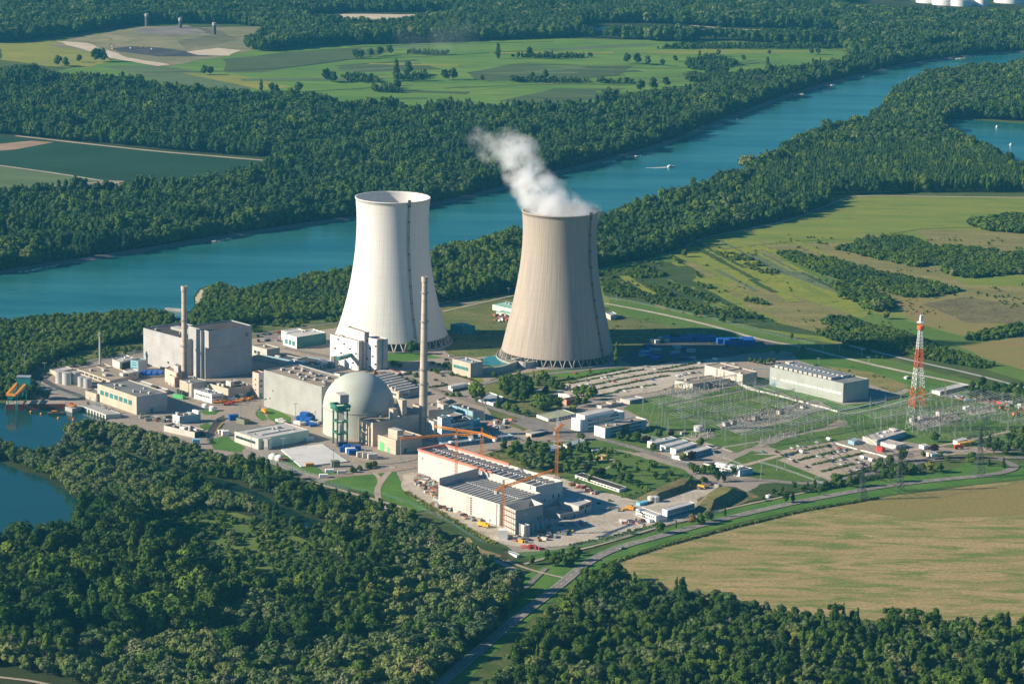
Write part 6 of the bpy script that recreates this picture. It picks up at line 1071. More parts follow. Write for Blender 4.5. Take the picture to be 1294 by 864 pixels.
def boat_mesh(L, wd, h, m, cab, deck='steel_dark'):
    b = MB(); o = [(-L/2, -wd/2), (L*.25, -wd/2), (L/2, 0), (L*.25, wd/2), (-L/2, wd/2)]; b.prism([(x*.9, y*.8) for x, y in o], -.3, h, m, top=o); b.add([(x*.93, y*.88, h+.03) for x, y in o], [tuple(range(5))], deck); b.box(-L*.3, -L*.02, -wd*.3, wd*.3, h, h+1.6, cab); b.box(-L*.28, -L*.04, -wd*.31, wd*.31, h+.8, h+1.3, 'glass'); return b
p = G(*f1(520, 600)); tag(boat_mesh(17, 5, 1.4, 'rust', 'orange').build('work_boat', loc=(p.x, p.y, .4), rz=R(8)), 'dark red work boat with orange wheelhouse in the intake basin', 'boat')
p = G(*f1(660, 520), 5.5); tag(boat_mesh(9, 3.4, 1.1, 'orange', 'red', 'orange').build('dinghy', loc=(p.x, p.y, p.z), rz=R(-15)), 'orange dinghy lying on the concrete quay block', 'boat')
b = MB(); b.lathe([(.1, -.4), (1.0, .1), (1.1, .9), (.3, 1.7), (.05, 1.8)], 'orange', 12); bm_ = b.mesh('buoy')
for i, (u, v, l) in enumerate([(280, 584, 'orange buoy nearest the gantry crane'), (373, 604, 'orange buoy left of the work boat'), (530, 642, 'orange buoy below the work boat'), (665, 657, 'orange buoy closest to the intake pier')]): tag(linkmesh('buoy', bm_, None, (*G(*f1(u, v))[:2], .3)), l, 'buoy', 'orange buoys in the basin')
p = G(848, 211.5); e = boat_mesh(14, 4.5, 2, 'white_paint', 'white_paint', 'white_paint').build('motor_boat', loc=(p.x, p.y, .5), rz=R(25)); e.scale = (.8, .8, .8); tag(e, 'white motor boat speeding on the river', 'boat'); b = MB(); b.add([(-6, -2, .4), (-6, 2, .4), (-38, 5, .36), (-38, 3, .36)], [(0, 1, 2, 3)], 'm_paint'); b.add([(-6, -2, .4), (-30, -4.5, .36), (-30, -3, .36), (-6, -1, .4)], [(0, 1, 2, 3)], 'm_paint'); o_ = b.build('wake', loc=(p.x, p.y, .05), rz=R(25)); tag(o_, kind='structure')
kq = K(864, 0, 3.01)
for u, v, l in [(1192, 485, 'small white boat in the middle of the oxbow lake'), (1245, 553, 'white boat at the right shore of the oxbow lake')]: p = G(*kq(u, v)); tag(boat_mesh(9, 3, 1.2, 'white_paint', 'white_paint').build('boat', loc=(p.x, p.y, .5), rz=R(60)), l, 'boat')
# ------------------------------------------------------------------ far landfill machines and oil tanks
for u, v, r_, h in [(930, 10, 28, 16), (995, 18, 30, 15), (1052, 22, 25, 14), (1100, 20, 13, 14), (1132, 22, 15, 14), (1240, 10, 36, 19), (780, -6, 40, 14), (1180, -6, 30, 16), (880, -2, 22, 14), (1290, 6, 24, 15)]:
    p = G(*kq(u, v)); e = cyl('oil_tank', 'large white oil tank on the hazy horizon', 'tank', kq(u, v), r_, h, 'white_paint', 'roof_white', 'white oil tanks on the horizon')
k1_ = K(0, 0, 3.01)
for u, v, l in [(558, 105, 'left of three dark flare towers on the landfill'), (686, 122, 'middle of three dark flare towers on the landfill'), (815, 140, 'right of three dark flare towers on the landfill')]:
    p = G(*k1_(u, v)); e = thing('flare_tower', l, 'tower', (p.x, p.y, 0), 0, 'flare towers on the landfill'); b = MB(); b.lathe([(3.6, 0), (3.4, 22)], 'steel_dark', 12); b.build('shaft', e); b = MB(); b.lathe([(4, 22), (4, 27), (1, 28)], 'concrete', 12); b.build('head', e)
# ------------------------------------------------------------------ red white mast, pylons
def taper_mast(b, h0, h1, w0, w1, m, seg, t):
    for i in range(seg):
        z0, z1 = h0+(h1-h0)*i/seg, h0+(h1-h0)*(i+1)/seg; a0, a1 = w0+(w1-w0)*i/seg, w0+(w1-w0)*(i+1)/seg; c0 = [Vector((x*a0/2, y*a0/2, z0)) for x, y in ((1, 1), (-1, 1), (-1, -1), (1, -1))]; c1 = [Vector((x*a1/2, y*a1/2, z1)) for x, y in ((1, 1), (-1, 1), (-1, -1), (1, -1))]
        for j in range(4): b.bar(c0[j], c1[j], t, m); b.bar(c0[j], c1[(j+1) % 4], t*.7, m); b.bar(c0[(j+1) % 4], c1[j], t*.7, m); b.bar(c1[j], c1[(j+1) % 4], t*.7, m)
g = G(1157.5, 544); e = thing('radio_mast', 'tall red and white lattice radio mast beside the switchyard', 'mast', g, R(20)); hm = [hgt(g, y) for y in (544, 514, 490, 465.5, 441, 417, 409, 398)]
ws = [14.4, 11.4, 8.8, 6.7, 4.9, 3.1, 3.]
for i, (m_, sg) in enumerate([('galv', 3), ('mast_red', 3), ('mast_white', 4), ('mast_red', 4), ('mast_white', 6)]): b = MB(); taper_mast(b, hm[i], hm[i+1], ws[i], ws[i+1], m_, sg, [.26, .34, .32, .3, .28][i]); b.build('lattice_section', e)
b = MB(); b.lathe([(1.8, hm[5]), (3.2, hm[5]+1), (3.2, hm[5]+4), (1.6, hm[5]+4.5)], 'mast_red', 12); b.build('lower_platform', e); b = MB(); b.lathe([(1.4, hm[6]), (3.6, hm[6]+1.2), (3.6, hm[6]+1.7), (1.2, hm[6]+2)], 'mast_white', 12); b.build('upper_platform', e); b = MB(); taper_mast(b, hm[6]+2, hm[7], 2.4, 1, 'mast_white', 4, .5); b.bar((0, 0, hm[7]), (0, 0, hm[7]+7), .35, 'mast_red'); b.bar((1.6, 0, hm[7]-5), (1.6, 0, hm[7]+3), .3, 'mast_white'); b.build('antenna', e)
def pylon(label, px, ytop, arms=3, w0=7, rz=0.3):
    g = G(*px); h = hgt(g, ytop); e = thing('power_pylon', label, 'pylon', g, rz, 'lattice power pylons'); b = MB(); taper_mast(b, 0, h*.62, w0, 2.2, 'steel_dark', 6, .24); taper_mast(b, h*.62, h, 2.2, .5, 'steel_dark', 5, .2); b.build('lattice_body', e)
    for i in range(arms):
        z = h*(.64+.13*i); L_ = (9, 11.5, 7)[i % 3]
        for s in (-1, 1): b = MB(); b.bar((s*1, .6, z), (s*L_, 0, z+.6), .34, 'steel_dark'); b.bar((s*1, -.6, z), (s*L_, 0, z+.6), .34, 'steel_dark'); b.bar((s*.8, 0, z+2.4), (s*L_, 0, z+.6), .28, 'steel_dark'); b.bar((s*L_, 0, z+.6), (s*L_, 0, z-2), .3, 'ceramic_brown'); b.build('crossarm', e)
    return e
pylon('tall lattice pylon on the verge of the stubble field', K(960, 520)(930, 800), 520+480/7.19); pylon('tall lattice pylon between road and car park trees', K(960, 520)(1265, 720), 562); pylon('tallest lattice pylon on the grass wedge at the right', K(1114, 480)(885, 880), 480+400/7.19, 3, 8)
pylon('small lattice pylon in the left foreground wood', (126, 617), 593, 1, 3)
PY = [o for o in C.objects if o.name.startswith('power_pylon')][:3]
def span(label, a, c, h0, h1, w0, w1):
    d = Vector((c.x-a.x, c.y-a.y, 0)); n_ = Vector((-d.y, d.x, 0)).normalized(); b = MB()
    for s in (-1, -.55, .55, 1):
        for z in ((0, -.18) if abs(s) == 1 else (.14,)):
            p, q = Vector((0, 0, h0*(1+z)))+n_*s*w0, d+Vector((0, 0, h1*(1+z)))+n_*s*w1; pts = [p.lerp(q, k/8)-Vector((0, 0, 4*d.length/150*(1-(2*k/8-1)**2))) for k in range(9)]
            for x, y in zip(pts, pts[1:]): b.bar(x, y, .16, 'steel_dark')
    return tag(b.build('power_line', loc=(a.x, a.y, 0)), label, 'power line')
lc = [o.location for o in PY]; ph = [32, 32, 38]
span('sagging power line between the two left pylons by the country road', lc[0], lc[1], 24, 26, 9, 9); span('sagging power line between the two right pylons by the country road', lc[1], lc[2], 26, 30, 9, 9); span('power line leaving the tallest pylon to the right', lc[2], G(1420, 560), 30, 30, 9, 9); span('power line from the leftmost pylon down into the switchyard', lc[0], G(1000, 552), 24, 12, 9, 7); span('power line from the middle pylon into the switchyard', lc[1], G(1060, 540), 26, 12, 9, 7); span('power line from the tallest pylon into the right switchyard', lc[2], G(1200, 545), 30, 12, 9, 7)
# ------------------------------------------------------------------ switchyard
YARD = [W([(802, 548), (822, 530), (810, 520), (840, 506), (905, 480), (940, 486), (1075, 532), (1110, 520), (1180, 497), (1294, 515), (1330, 535), (1294, 552), (1200, 560), (1100, 545), (1040, 552), (990, 566), (930, 570), (880, 556)])]
LY = (G(973, 486)-G(1065, 509.3)); LY.z = 0; vdir = -LY.normalized(); udir = Vector((-vdir.y, vdir.x, 0)); angY = math.atan2(udir.y, udir.x)
rr = random.Random(21)
def gantry_mesh(h, w_, span):
    b = MB(); lattice(b, (0, 0, 0), (0, 0, h), w_, 'yard_steel', int(h/2.6), .12); b.bar((0, 0, h), (0, 0, h+3), .2, 'yard_steel'); legs = b.mesh('post'); b = MB(); lattice(b, (0, 0, h-1), (span, 0, h-1), 1., 'yard_steel', int(span/4), .1); beam = b.mesh('beam')
    b = MB()
    for i in range(6): x = span*(i+.5)/6; b.bar((x, 0, h-1.5), (x, 0, h-3.6), .24, 'ceramic_brown')
    return legs, beam, b.mesh('insulator_string')
GM = gantry_mesh(13, 1.1, 20); bp = [P4 for P4 in YARD][0]
O = G(1040, 535); cnt = 0; rows = []
for i in range(-12, 16):
    for j in range(-16, 10):
        p = O+vdir*(i*26)+udir*(j*20.3)
        if not pip(np.array([p.x]), np.array([p.y]), bp)[0] or rr.random() < .06: continue
        q = p+udir*20; e = thing('switchyard_gantry', 'grey lattice gantry post with beam in the switchyard', 'gantry', p, angY, 'lattice gantries of the switchyard'); linkmesh('post', GM[0], e)
        if pip(np.array([q.x]), np.array([q.y]), bp)[0]: linkmesh('beam', GM[1], e); linkmesh('insulator_string', GM[2], e)
        cnt += 1; rows.append((i, j, p))
rs = {(i, j): p for i, j, p in rows}
for (i, j), p in rs.items():
    if (i+1, j) in rs and rr.random() < .75:
        q = rs[(i+1, j)]; b = MB()
        for s in (3, 8, 13, 18):
            a_, c_ = Vector((0, 0, 11))+udir*s, q-p+udir*s+Vector((0, 0, 11)); m_ = (a_+c_)/2-Vector((0, 0, 1.2)); b.bar(a_, m_, .12, 'galv'); b.bar(m_, c_, .12, 'galv')
        tag(b.build('overhead_conductor', loc=p), 'span of sagging conductors between two switchyard gantries', 'conductor', 'conductor spans of the switchyard')
b = MB(); b.box(-.6, .6, -.6, .6, 0, .5, 'concrete'); b.bar((0, 0, .4), (0, 0, 2.2), .35, 'galv'); b.lathe([(.32, 2.2), (.42, 2.4), (.3, 2.6), (.42, 2.8), (.3, 3), (.42, 3.2), (.3, 3.4), (.4, 3.6), (.25, 4), (.45, 4.2), (.3, 4.4)], 'ceramic', 8); PI1 = b.mesh('post_insulator')
b = MB(); b.box(-.6, .6, -.6, .6, 0, .5, 'concrete'); b.bar((0, 0, .4), (0, 0, 2.), .4, 'galv'); b.lathe([(.35, 2.), (.5, 2.2), (.35, 2.5), (.5, 2.8), (.35, 3.1), (.5, 3.4), (.3, 3.7)], 'ceramic_brown', 8); b.bar((-1.6, 0, 4), (1.6, 0, 4), .55, 'ceramic_brown'); b.box(-.4, .4, -.4, .4, 3.6, 4.6, 'galv'); PI2 = b.mesh('circuit_breaker')
bands = [((830, 498), (905, 475), (935, 486), (868, 504), 95), ((905, 538), (960, 522), (1030, 505), (990, 535), 70), ((870, 552), (900, 545), (905, 552), (880, 558), 16), ((955, 558), (1000, 545), (1010, 550), (965, 564), 18), ((1148, 535), (1200, 520), (1215, 530), (1165, 545), 48), ((1215, 520), (1250, 513), (1262, 520), (1230, 526), 22)]
where = ['by the painted wall', 'before the long storage hall', 'by the round white tank', 'near the lower car park', 'right of the radio mast', 'near the white hut at right']
for wi, (a, b_, c, d, n) in enumerate(bands):
    A4 = [G(*q) for q in (a, b_, c, d)]
    nu = max(4, int(n**.5*1.7)); nv = max(2, n//nu)
    for i in range(nu):
        for j in range(nv):
            s, t_ = (i+.5)/nu, (j+.5)/nv; p = A4[0].lerp(A4[1], s).lerp(A4[3].lerp(A4[2], s), t_)+Vector((rr.uniform(-1, 1), rr.uniform(-1, 1), 0))
            br = rr.random() < .4
            tag(linkmesh('circuit_breaker' if br else 'post_insulator', PI2 if br else PI1, None, p, angY, rr.uniform(.9, 1.25)), ('brown insulated circuit breaker ' if br else 'pale ribbed post insulator ')+where[wi], 'circuit breaker' if br else 'insulator', ('circuit breakers ' if br else 'post insulators ')+where[wi])
for i, (px, l) in enumerate([(K(800, 520)(840, 130), 'transformer nearest the round white tank'), (K(800, 520)(905, 112), 'transformer second from the round white tank'), (K(800, 520)(1110, 75), 'transformer third from the round white tank'), (K(940, 420)(330, 745), 'transformer before the middle of the long hall'), (K(1114, 480)(285, 385), 'transformer at the foot of the radio mast'), (K(1114, 480)(360, 365), 'second transformer from the foot of the radio mast'), (K(1114, 480)(525, 325), 'transformer between radio mast and the white hut')]):
    e = thing('transformer', l, 'transformer', G(*px), angY); b = MB(); b.box(-3, 3, -2, 2, .3, 4, 'off_white' if i % 2 else 'concrete_pale'); b.box(-4, 4, -3, 3, 0, .3, 'concrete'); b.build('tank', e); b = MB(); 
    for k in range(6): b.box(-2.8+k, -2.3+k, -3, -2.05, .6, 3.4, 'steel')
    b.build('radiator', e)
    for k in (-1.8, 0, 1.8): b = MB(); b.lathe([(.3, 4), (.4, 4.4), (.25, 4.8), (.35, 5.2), (.15, 6)], 'ceramic_brown', 8, cx=k); b.build('bushing', e)
b = MB(); pv_, pm_ = np.array([tuple(v.co) for v in PI1.vertices]), [tuple(p.vertices) for p in PI1.polygons]; pmi = [PI1.materials[p.material_index].name for p in PI1.polygons]
xs, ys = scatter(bp, 7.5, rot=angY, jit=.1, seed=77, world=True); ok = vnoise(xs, ys, 30, 78) > .38; VV = []; FF = []; MI = []
for x_, y_ in zip(xs[ok], ys[ok]):
    o_ = len(VV)*len(pv_); VV.append(pv_*rr.uniform(.5, .85)+np.array([x_, y_, 0])); FF += [tuple(i+o_ for i in f) for f in pm_]; MI += [p.material_index for p in PI1.polygons]
me = bpy.data.meshes.new('post_insulators'); me.from_pydata(np.concatenate(VV).tolist(), [], FF)
for m_ in PI1.materials: me.materials.append(m_)
me.polygons.foreach_set('material_index', MI); o_ = bpy.data.objects.new('post_insulators', me); C.objects.link(o_); tag(o_, 'rows of small post insulators across the whole switchyard lawn', 'insulators', None, 'stuff')
# fence posts around the yard: concrete kerb wall
def lowwall(name, label, px, h, w_, m, cat='wall'):
    pts = [Vector(p) for p in W(px)]; b = MB(); l, r = offs(pts, w_/2), offs(pts, -w_/2)
    for i in range(len(pts)-1): b.prism([(r[i].x, r[i].y), (r[i+1].x, r[i+1].y), (l[i+1].x, l[i+1].y), (l[i].x, l[i].y)], 0, h, m)
    return tag(b.build(name), label, cat)
lowwall('boundary_wall', 'pale concrete wall with pillars between the long storage hall and the switchyard', [K(940, 420)(q, v) for q, v in [(0, 512), (300, 580), (600, 660), (850, 728), (1000, 700), (1290, 635)]], 2., 1., 'concrete_pale'); lowwall('boundary_wall', 'white pillar wall behind the long pale building', [K(780, 400)(q, v) for q, v in [(1040, 600), (1180, 650), (1290, 690)]], 2.2, 1., 'concrete_pale'); lowwall('white_barrier', 'white low barrier between the pale building and the long storage hall', [K(940, 420)(80, 340), K(940, 420)(235, 338)], 2, .6, 'white_paint')
# ------------------------------------------------------------------ fences
def fence(label, px, h=2.6, step=4., m='galv', rails=4, w_=.12, name='wire_fence', sm=1):
    pts = smoothline([Vector(p) for p in W(px)], sm) if sm else [Vector(p) for p in W(px)]; o = thing(name, label, 'fence', (pts[0].x, pts[0].y, 0)); b = MB(); r_ = MB(); p0 = pts[0]
    for a, c in zip(pts, pts[1:]):
        L_ = (c-a).length; n = max(1, int(L_/step))
        for i in range(n): p = a.lerp(c, i/n)-p0; b.bar((p.x, p.y, 0), (p.x, p.y, h), .2, m)
        for k in range(rails): z = h*(k+.6)/rails; r_.bar((a.x-p0.x, a.y-p0.y, z), (c.x-p0.x, c.y-p0.y, z), w_, m)
    b.build('posts', o); r_.build('wire_mesh', o); return o
mat('fence_green', (.2, .32, .32), rough=.5); mat('fence_steel', (.4, .45, .45))
fence('double security fence along the creek wood below the concrete pad', [K(260, 500)(q, v) for q, v in [(385, 560), (520, 580), (640, 620), (780, 690), (900, 740), (1050, 790), (1290, 870)]], 3.2, 4, 'fence_green', 4, .08); fence('inner security fence above the creek wood fence', [K(260, 500)(q, v) for q, v in [(340, 500), (440, 505), (540, 550), (650, 600), (800, 660), (900, 710), (1060, 760), (1290, 715)]], 3.2, 4, 'fence_steel', 4, .08)
fence('long site fence below the unfinished hall', [(407, 614), (440, 618), (500, 630), (560, 656), (600, 682), (645, 705)], 3, 5, 'fence_green', 4, .07); fence('pale post fence between the gravel yard and the country road', [(650, 706), (700, 697), (760, 686), (830, 668), (880, 654), (920, 645)], 3, 5, 'concrete_pale', 4); fence('teal wire fence along the levee below the meadows', [(765, 376), (820, 386), (900, 404), (980, 424), (1060, 442), (1100, 452)], 2.6, 6, 'fence_green', 4, .07)
fence('curved security fence at the left end of the site', [(34, 476), (50, 470), (80, 463), (110, 459), (160, 450), (190, 446)], 3, 5, 'fence_green', 4, .08); fence('second curved security fence before the storage tanks', [(34, 478), (50, 488), (75, 497), (105, 504)], 3, 5, 'fence_green', 4, .08); fence('grey security fence left of the low cream workshop', [K(150, 450)(q, v) for q, v in [(960, 560), (880, 600), (820, 680), (790, 760), (830, 800)]], 3, 4, 'steel_dark', 8, .2); fence('yellow barrier along the dark fence by the cream workshop', [K(150, 450)(q, v) for q, v in [(945, 610), (905, 655), (880, 705)]], 1.6, 4, 'yellow', 3, .3)  # fence by the workshop drawn dark and dense to include its shadows
fence('wire fence between switchyard and main road', [(800, 548), (850, 560), (905, 575), (940, 590)], 2.2, 5, 'galv', 4); fence('wire fence on the lawn left of the lower car park', [(958, 585), (985, 592), (1040, 612)], 2.2, 5, 'galv', 4)
# ------------------------------------------------------------------ lamps
def lamp(label, px, ytop, m='galv', grp='lamp masts on the site', heads=2):
    g = G(*px); h = hgt(g, ytop); e = thing('lamp_mast', label, 'lamp mast', g, 0, grp); b = MB(); b.bar((0, 0, 0), (0, 0, h), .55, m, .35); b.build('pole', e); b = MB(); b.bar((-1.6, 0, h), (1.6, 0, h), .3, m)
    for x in (-1.5, 0, 1.5)[:heads+1]: b.box(x-.5, x+.5, -.5, .2, h, h+.5, 'steel_light')
    b.build('lamp_head', e)
kk2, kk4, kk1 = K(150, 450), K(260, 500), K(0, 440)
for px, yt, l in [(kk1(225, 238), 440+60/7.19, 'tall mast rising over the trees at the far left'), (kk1(643, 345), 440+160/7.19, 'mast among the storage tanks'), (kk1(1218, 80), 443, 'mast behind the garage'), (kk1(572, 170), 440+115/7.19, 'mast behind the store by the tanks'), (kk1(405, 205), 440+135/7.19, 'mast at the curved security fence'), (kk2(1112, 590), 498.5, 'mast standing on the olive hut'), (kk4(413, 560), 500+350/7.19, 'mast before the low cream workshop'), (kk4(815, 245), 500+72/7.19, 'mast before the long grey hall'), (kk4(1158, 690), 500+485/7.19, 'mast at the corner of the concrete pad'), (kk4(703, 485), 500+388/7.19, 'short mast at the end of the cream workshop'), (kk4(788, 705), 500+580/7.19, 'mast at the fence below the concrete pad'), (kk4(108, 415), 500+330/7.19, 'mast on the lawn by the yellow barrier'), (kk4(480, 185), 500+140/7.19, 'short mast on the lawn by the orange truck'), (kk2(636, 405), 450+245/7.19, 'mast before the beige block with grey green roof'), (K(390, 460)(835, 860), 460+655/7.19, 'mast in front of the gated beige block'), (K(500, 540)(42, 330), 540+85/7.19, 'mast by the railway left of the unfinished hall'), (K(480, 440)(948, 665), 440+540/7.19, 'mast beside the striped building'), (K(480, 440)(1105, 850), 440+750/7.19, 'mast with broad head behind the orange crane'), (K(480, 440)(1255, 835), 440+750/7.19, 'mast by the railway right of the orange crane'), (K(960, 520)(522, 690), 520+595/7.19, 'mast by the bend below the lower car park'), (K(960, 520)(155, 540), 520+410/7.19, 'left mast at the lower car park entry'), (K(960, 520)(228, 520), 520+425/7.19, 'right mast at the lower car park entry'), (K(800, 520)(730, 445), 520+335/7.19, 'mast behind the white office block, left'), (K(800, 520)(803, 440), 520+350/7.19, 'mast behind the white office block, right'), (K(800, 520)(1160, 620), 520+450/7.19, 'mast on the lawn right of the white office block'), (K(160, 390)(565, 840), 390+670/7.19, 'slim mast before the white box building'), (K(620, 440)(1140, 720), 440+650/7.19, 'mast beside the lone poplar'), (K(480, 440)(617, 300), 440+210/7.19, 'mast in the parking ground by the stack')]: lamp(l, px, yt)
for q, v in [(500, 168), (715, 190), (868, 180), (1072, 220), (1135, 290), (680, 300)]: p = K(940, 420)(q, v); lamp('slim pole beside the levee road above the long storage hall', p, p[1]-9, 'galv', 'slim poles beside the levee road', 1)
for q, v in [(165, 18), (1140, 80)]: p = K(620, 370)(q, v); lamp('slim pole beside the levee fence near the grey tower', p, p[1]-8, 'galv', 'slim poles near the grey tower', 1)
# ------------------------------------------------------------------ hedges of the car parks
def hedge(label, px, h=1.5, wd=2.2, m='leaf_mid', name='hedge', grp=None):
    pts = [Vector(p) for p in W(px)]; r_ = np.random.default_rng(int(px[0][0]*7)); V = []; 
    for a, c in zip(pts, pts[1:]):
        L_ = (c-a).length; n = int(L_*10); t_ = r_.random(n); gap = np.sin(t_*L_*.5+px[0][0])+np.sin(t_*L_*.17) > -1.75; t_ = t_[gap]; n = len(t_); base = np.stack([a.x+(c.x-a.x)*t_, a.y+(c.y-a.y)*t_, np.zeros(n)], 1); hh = h*(.75+.35*np.sin(t_*L_*.35)*np.sin(t_*L_*.9+1))
        base += np.stack([r_.normal(0, wd*.3, n), r_.normal(0, wd*.3, n), r_.random(n)**.6*hh], 1); d1 = r_.normal(size=(n, 3))*.5; d2 = r_.normal(size=(n, 3))*.5; V.append(np.stack([base+d1, base+d2, base-d1, base-d2], 1).reshape(-1, 3))
    V = np.concatenate(V); me = bpy.data.meshes.new(name); me.from_pydata(V.tolist(), [], [(i, i+1, i+2, i+3) for i in range(0, len(V), 4)]); me.materials.append(MT[m]); o = bpy.data.objects.new(name, me); C.objects.link(o); tag(o, label, 'hedge', grp); return o
q3, q7, q9 = K(960, 520), K(620, 440), K(780, 400); ordn = ['first', 'second', 'third', 'fourth', 'fifth', 'sixth', 'seventh']
for i, s in enumerate([[(195, 405), (350, 372), (390, 360), (640, 312)], [(345, 448), (500, 412), (700, 365), (830, 350)], [(470, 490), (650, 450), (940, 382)], [(560, 552), (690, 520), (870, 478)], [(650, 602), (800, 580), (990, 545)]]): hedge(ordn[i]+' hedge from the top across the lower car park', [q3(*x) for x in s], 1.7, 2.6, grp='hedges of the lower car park')
for i, s in enumerate([[q7(590, 305), q7(800, 270), q7(1260, 188)], [q7(720, 325), q7(1000, 270), q7(1294, 212), q9(240, 490)], [q7(840, 355), q7(1100, 305), q9(0, 578), q9(320, 520), q9(480, 500)], [q7(970, 378), q7(1140, 345), q9(0, 632), q9(340, 562), q9(480, 540)], [q7(990, 432), q7(1140, 405), q9(15, 672), q9(350, 622)], [q9(375, 490), q9(730, 425), q9(790, 412)], [q9(490, 506), q9(790, 466)]]): hedge(ordn[i]+' hedge counted from the grey tower across the upper car park', s, 1.5, 2.4, grp='hedges of the upper car park')
hedge('hedge in front of the upper car park corner by the grey tower', [q9(300, 447), q9(480, 415)], 1.5); hedge('long dark hedge between lower car park and country road', [q3(480, 735), q3(700, 680), q3(950, 630), q3(1150, 590)], 3.2, 4, 'leaf_dark'); hedge('clipped hedge along the country road by the stubble field', [(640, 832), (700, 770), (735, 735), (772, 712), (840, 690), (930, 666), (1020, 645), (1110, 630)], 1.6, 2., 'leaf_mid'); hedge('hedge along the fence by the parking ground', [K(480, 440)(q, v) for q, v in [(440, 362), (560, 345), (610, 335)]], 1.5); hedge('yellow green hedge at the foot of the beige cube', [K(480, 440)(q, v) for q, v in [(655, 238), (780, 275), (885, 310)]], 1.8, 2, 'leaf_yellow')
hedge('rough hedge along the site fence by the gravel yard', [(720, 690), (770, 680), (830, 664)], 1.8, 3, 'leaf_mid'); hedge('low weeds along the edge of the construction road', [(512, 622), (545, 642), (590, 668), (625, 688)], 1.6, 5, 'leaf_yellow')
# ------------------------------------------------------------------ vehicles
def car_mesh(col, L_=4.4, wd=1.8, h=1.45):
    b = MB(); b.box(-L_/2, L_/2, -wd/2, wd/2, .3, .85, col); b.prism([(-L_*.36, -wd*.46), (L_*.2, -wd*.46), (L_*.2, wd*.46), (-L_*.36, wd*.46)], .85, h, 'glass', top=[(-L_*.28, -wd*.38), (L_*.08, -wd*.38), (L_*.08, wd*.38), (-L_*.28, wd*.38)]); b.box(-L_*.27, L_*.07, -wd*.37, wd*.37, h, h+.05, col)
    for x in (-L_*.3, L_*.3):
        for y in (-wd/2, wd/2): b.box(x-.33, x+.33, y-.1, y+.1, 0, .66, 'black')
    return b.mesh('parked_car')
CM = {c: car_mesh(m) for c, m in dict(white='white_paint', silver='silver_car', black='black', blue='blue', red='red', teal='teal', dark='navy').items()}
b = MB(); b.box(-2.6, 2.6, -1, 1, .35, 2.3, 'white_paint'); b.box(1.4, 2.62, -.95, .95, 1.3, 2., 'glass')
for x in (-1.6, 1.6): b.box(x-.4, x+.4, -1.05, 1.05, 0, .8, 'black')
VAN = b.mesh('van')
def car(col, px, rz, lab, grp):
    p = G(*px); nm = 'parked_van' if col == 'van' else 'parked_car'; tag(linkmesh(nm, VAN if col == 'van' else CM[col], None, (p.x, p.y, .56), rz, 1.05), ('white van ' if col == 'van' else col.replace('dark', 'dark blue')+' car ')+lab, 'van' if col == 'van' else 'car', grp)
hd = lambda k, a, c: math.atan2((G(*k(*c))-G(*k(*a))).y, (G(*k(*c))-G(*k(*a))).x)
r_lo = hd(q3, (165, 440), (640, 640)); r_up = hd(q9, (375, 490), (730, 425))+math.pi/2
for rowi, row in enumerate([[('teal', 35, 378), ('black', 152, 375), ('white', 293, 342), ('white', 350, 325), ('silver', 395, 325), ('white', 520, 290), ('van', 628, 265)], [('dark', 235, 415), ('blue', 275, 400), ('van', 380, 380), ('white', 283, 440), ('black', 318, 465), ('black', 622, 325), ('red', 728, 342)], [('white', 525, 415), ('white', 548, 418), ('black', 648, 390), ('white', 712, 372), ('silver', 735, 368), ('white', 765, 366), ('black', 430, 512), ('white', 665, 428)], [('dark', 660, 462), ('white', 735, 447), ('dark', 765, 440), ('black', 885, 450), ('van', 935, 432), ('white', 905, 470), ('silver', 925, 468), ('white', 740, 487), ('silver', 780, 478)], [('black', 825, 552), ('white', 880, 535), ('white', 905, 530), ('dark', 935, 525), ('black', 945, 488), ('van', 1010, 455), ('red', 1045, 445), ('silver', 1085, 440)]]):
    for c_, u, v in row: car(c_, q3(u, v), r_lo+rr.uniform(-.06, .06), 'by the '+ordn[rowi]+' hedge from the top of the lower car park', 'cars in the lower car park')
for c_, u, v in [('white', 1010, 278), ('white', 1045, 272), ('silver', 1085, 268), ('silver', 1070, 300), ('red', 1115, 310), ('white', 1160, 282), ('white', 885, 335), ('white', 820, 350), ('silver', 915, 352), ('red', 765, 235), ('white', 1225, 395), ('silver', 865, 300)]: car(c_, q7(u, v), r_up, 'in the left half of the upper car park', 'cars in the upper car park')
for c_, u, v in [('red', 530, 425), ('white', 712, 412), ('white', 745, 430), ('silver', 690, 472), ('blue', 315, 578), ('red', 172, 588), ('white', 228, 650), ('white', 70, 682), ('silver', 5, 570), ('white', 345, 485), ('van', 885, 402), ('white', 1060, 437), ('silver', 265, 460), ('white', 560, 540), ('white', 590, 535), ('silver', 620, 530), ('white', 655, 522), ('black', 690, 520), ('white', 545, 550), ('silver', 735, 515)]: car(c_, q9(u, v), r_up, 'in the right half of the upper car park', 'cars in the upper car park')
for c_, u, v, l in [('white', 645, 78, 'on the parking ground beyond the stack'), ('dark', 605, 112, 'on the parking ground beyond the stack'), ('dark', 575, 258, 'on the parking ground right of the stack'), ('black', 510, 296, 'on the parking ground right of the stack'), ('silver', 570, 325, 'on the parking ground by the hedge')]: car(c_, K(480, 440)(u, v), .3, l, None)
car('silver', K(740, 590)(328, 745), hd(K(740, 590), (80, 860), (640, 640)), 'driving on the country road', None); tag(C.objects[-1] if 0 else list(C.objects)[-1], None)
for c_, u, v in [('teal', 510, 490), ('white', 545, 500)]: car(c_, K(800, 520)(u, v), .2, 'beside the white office block', None)
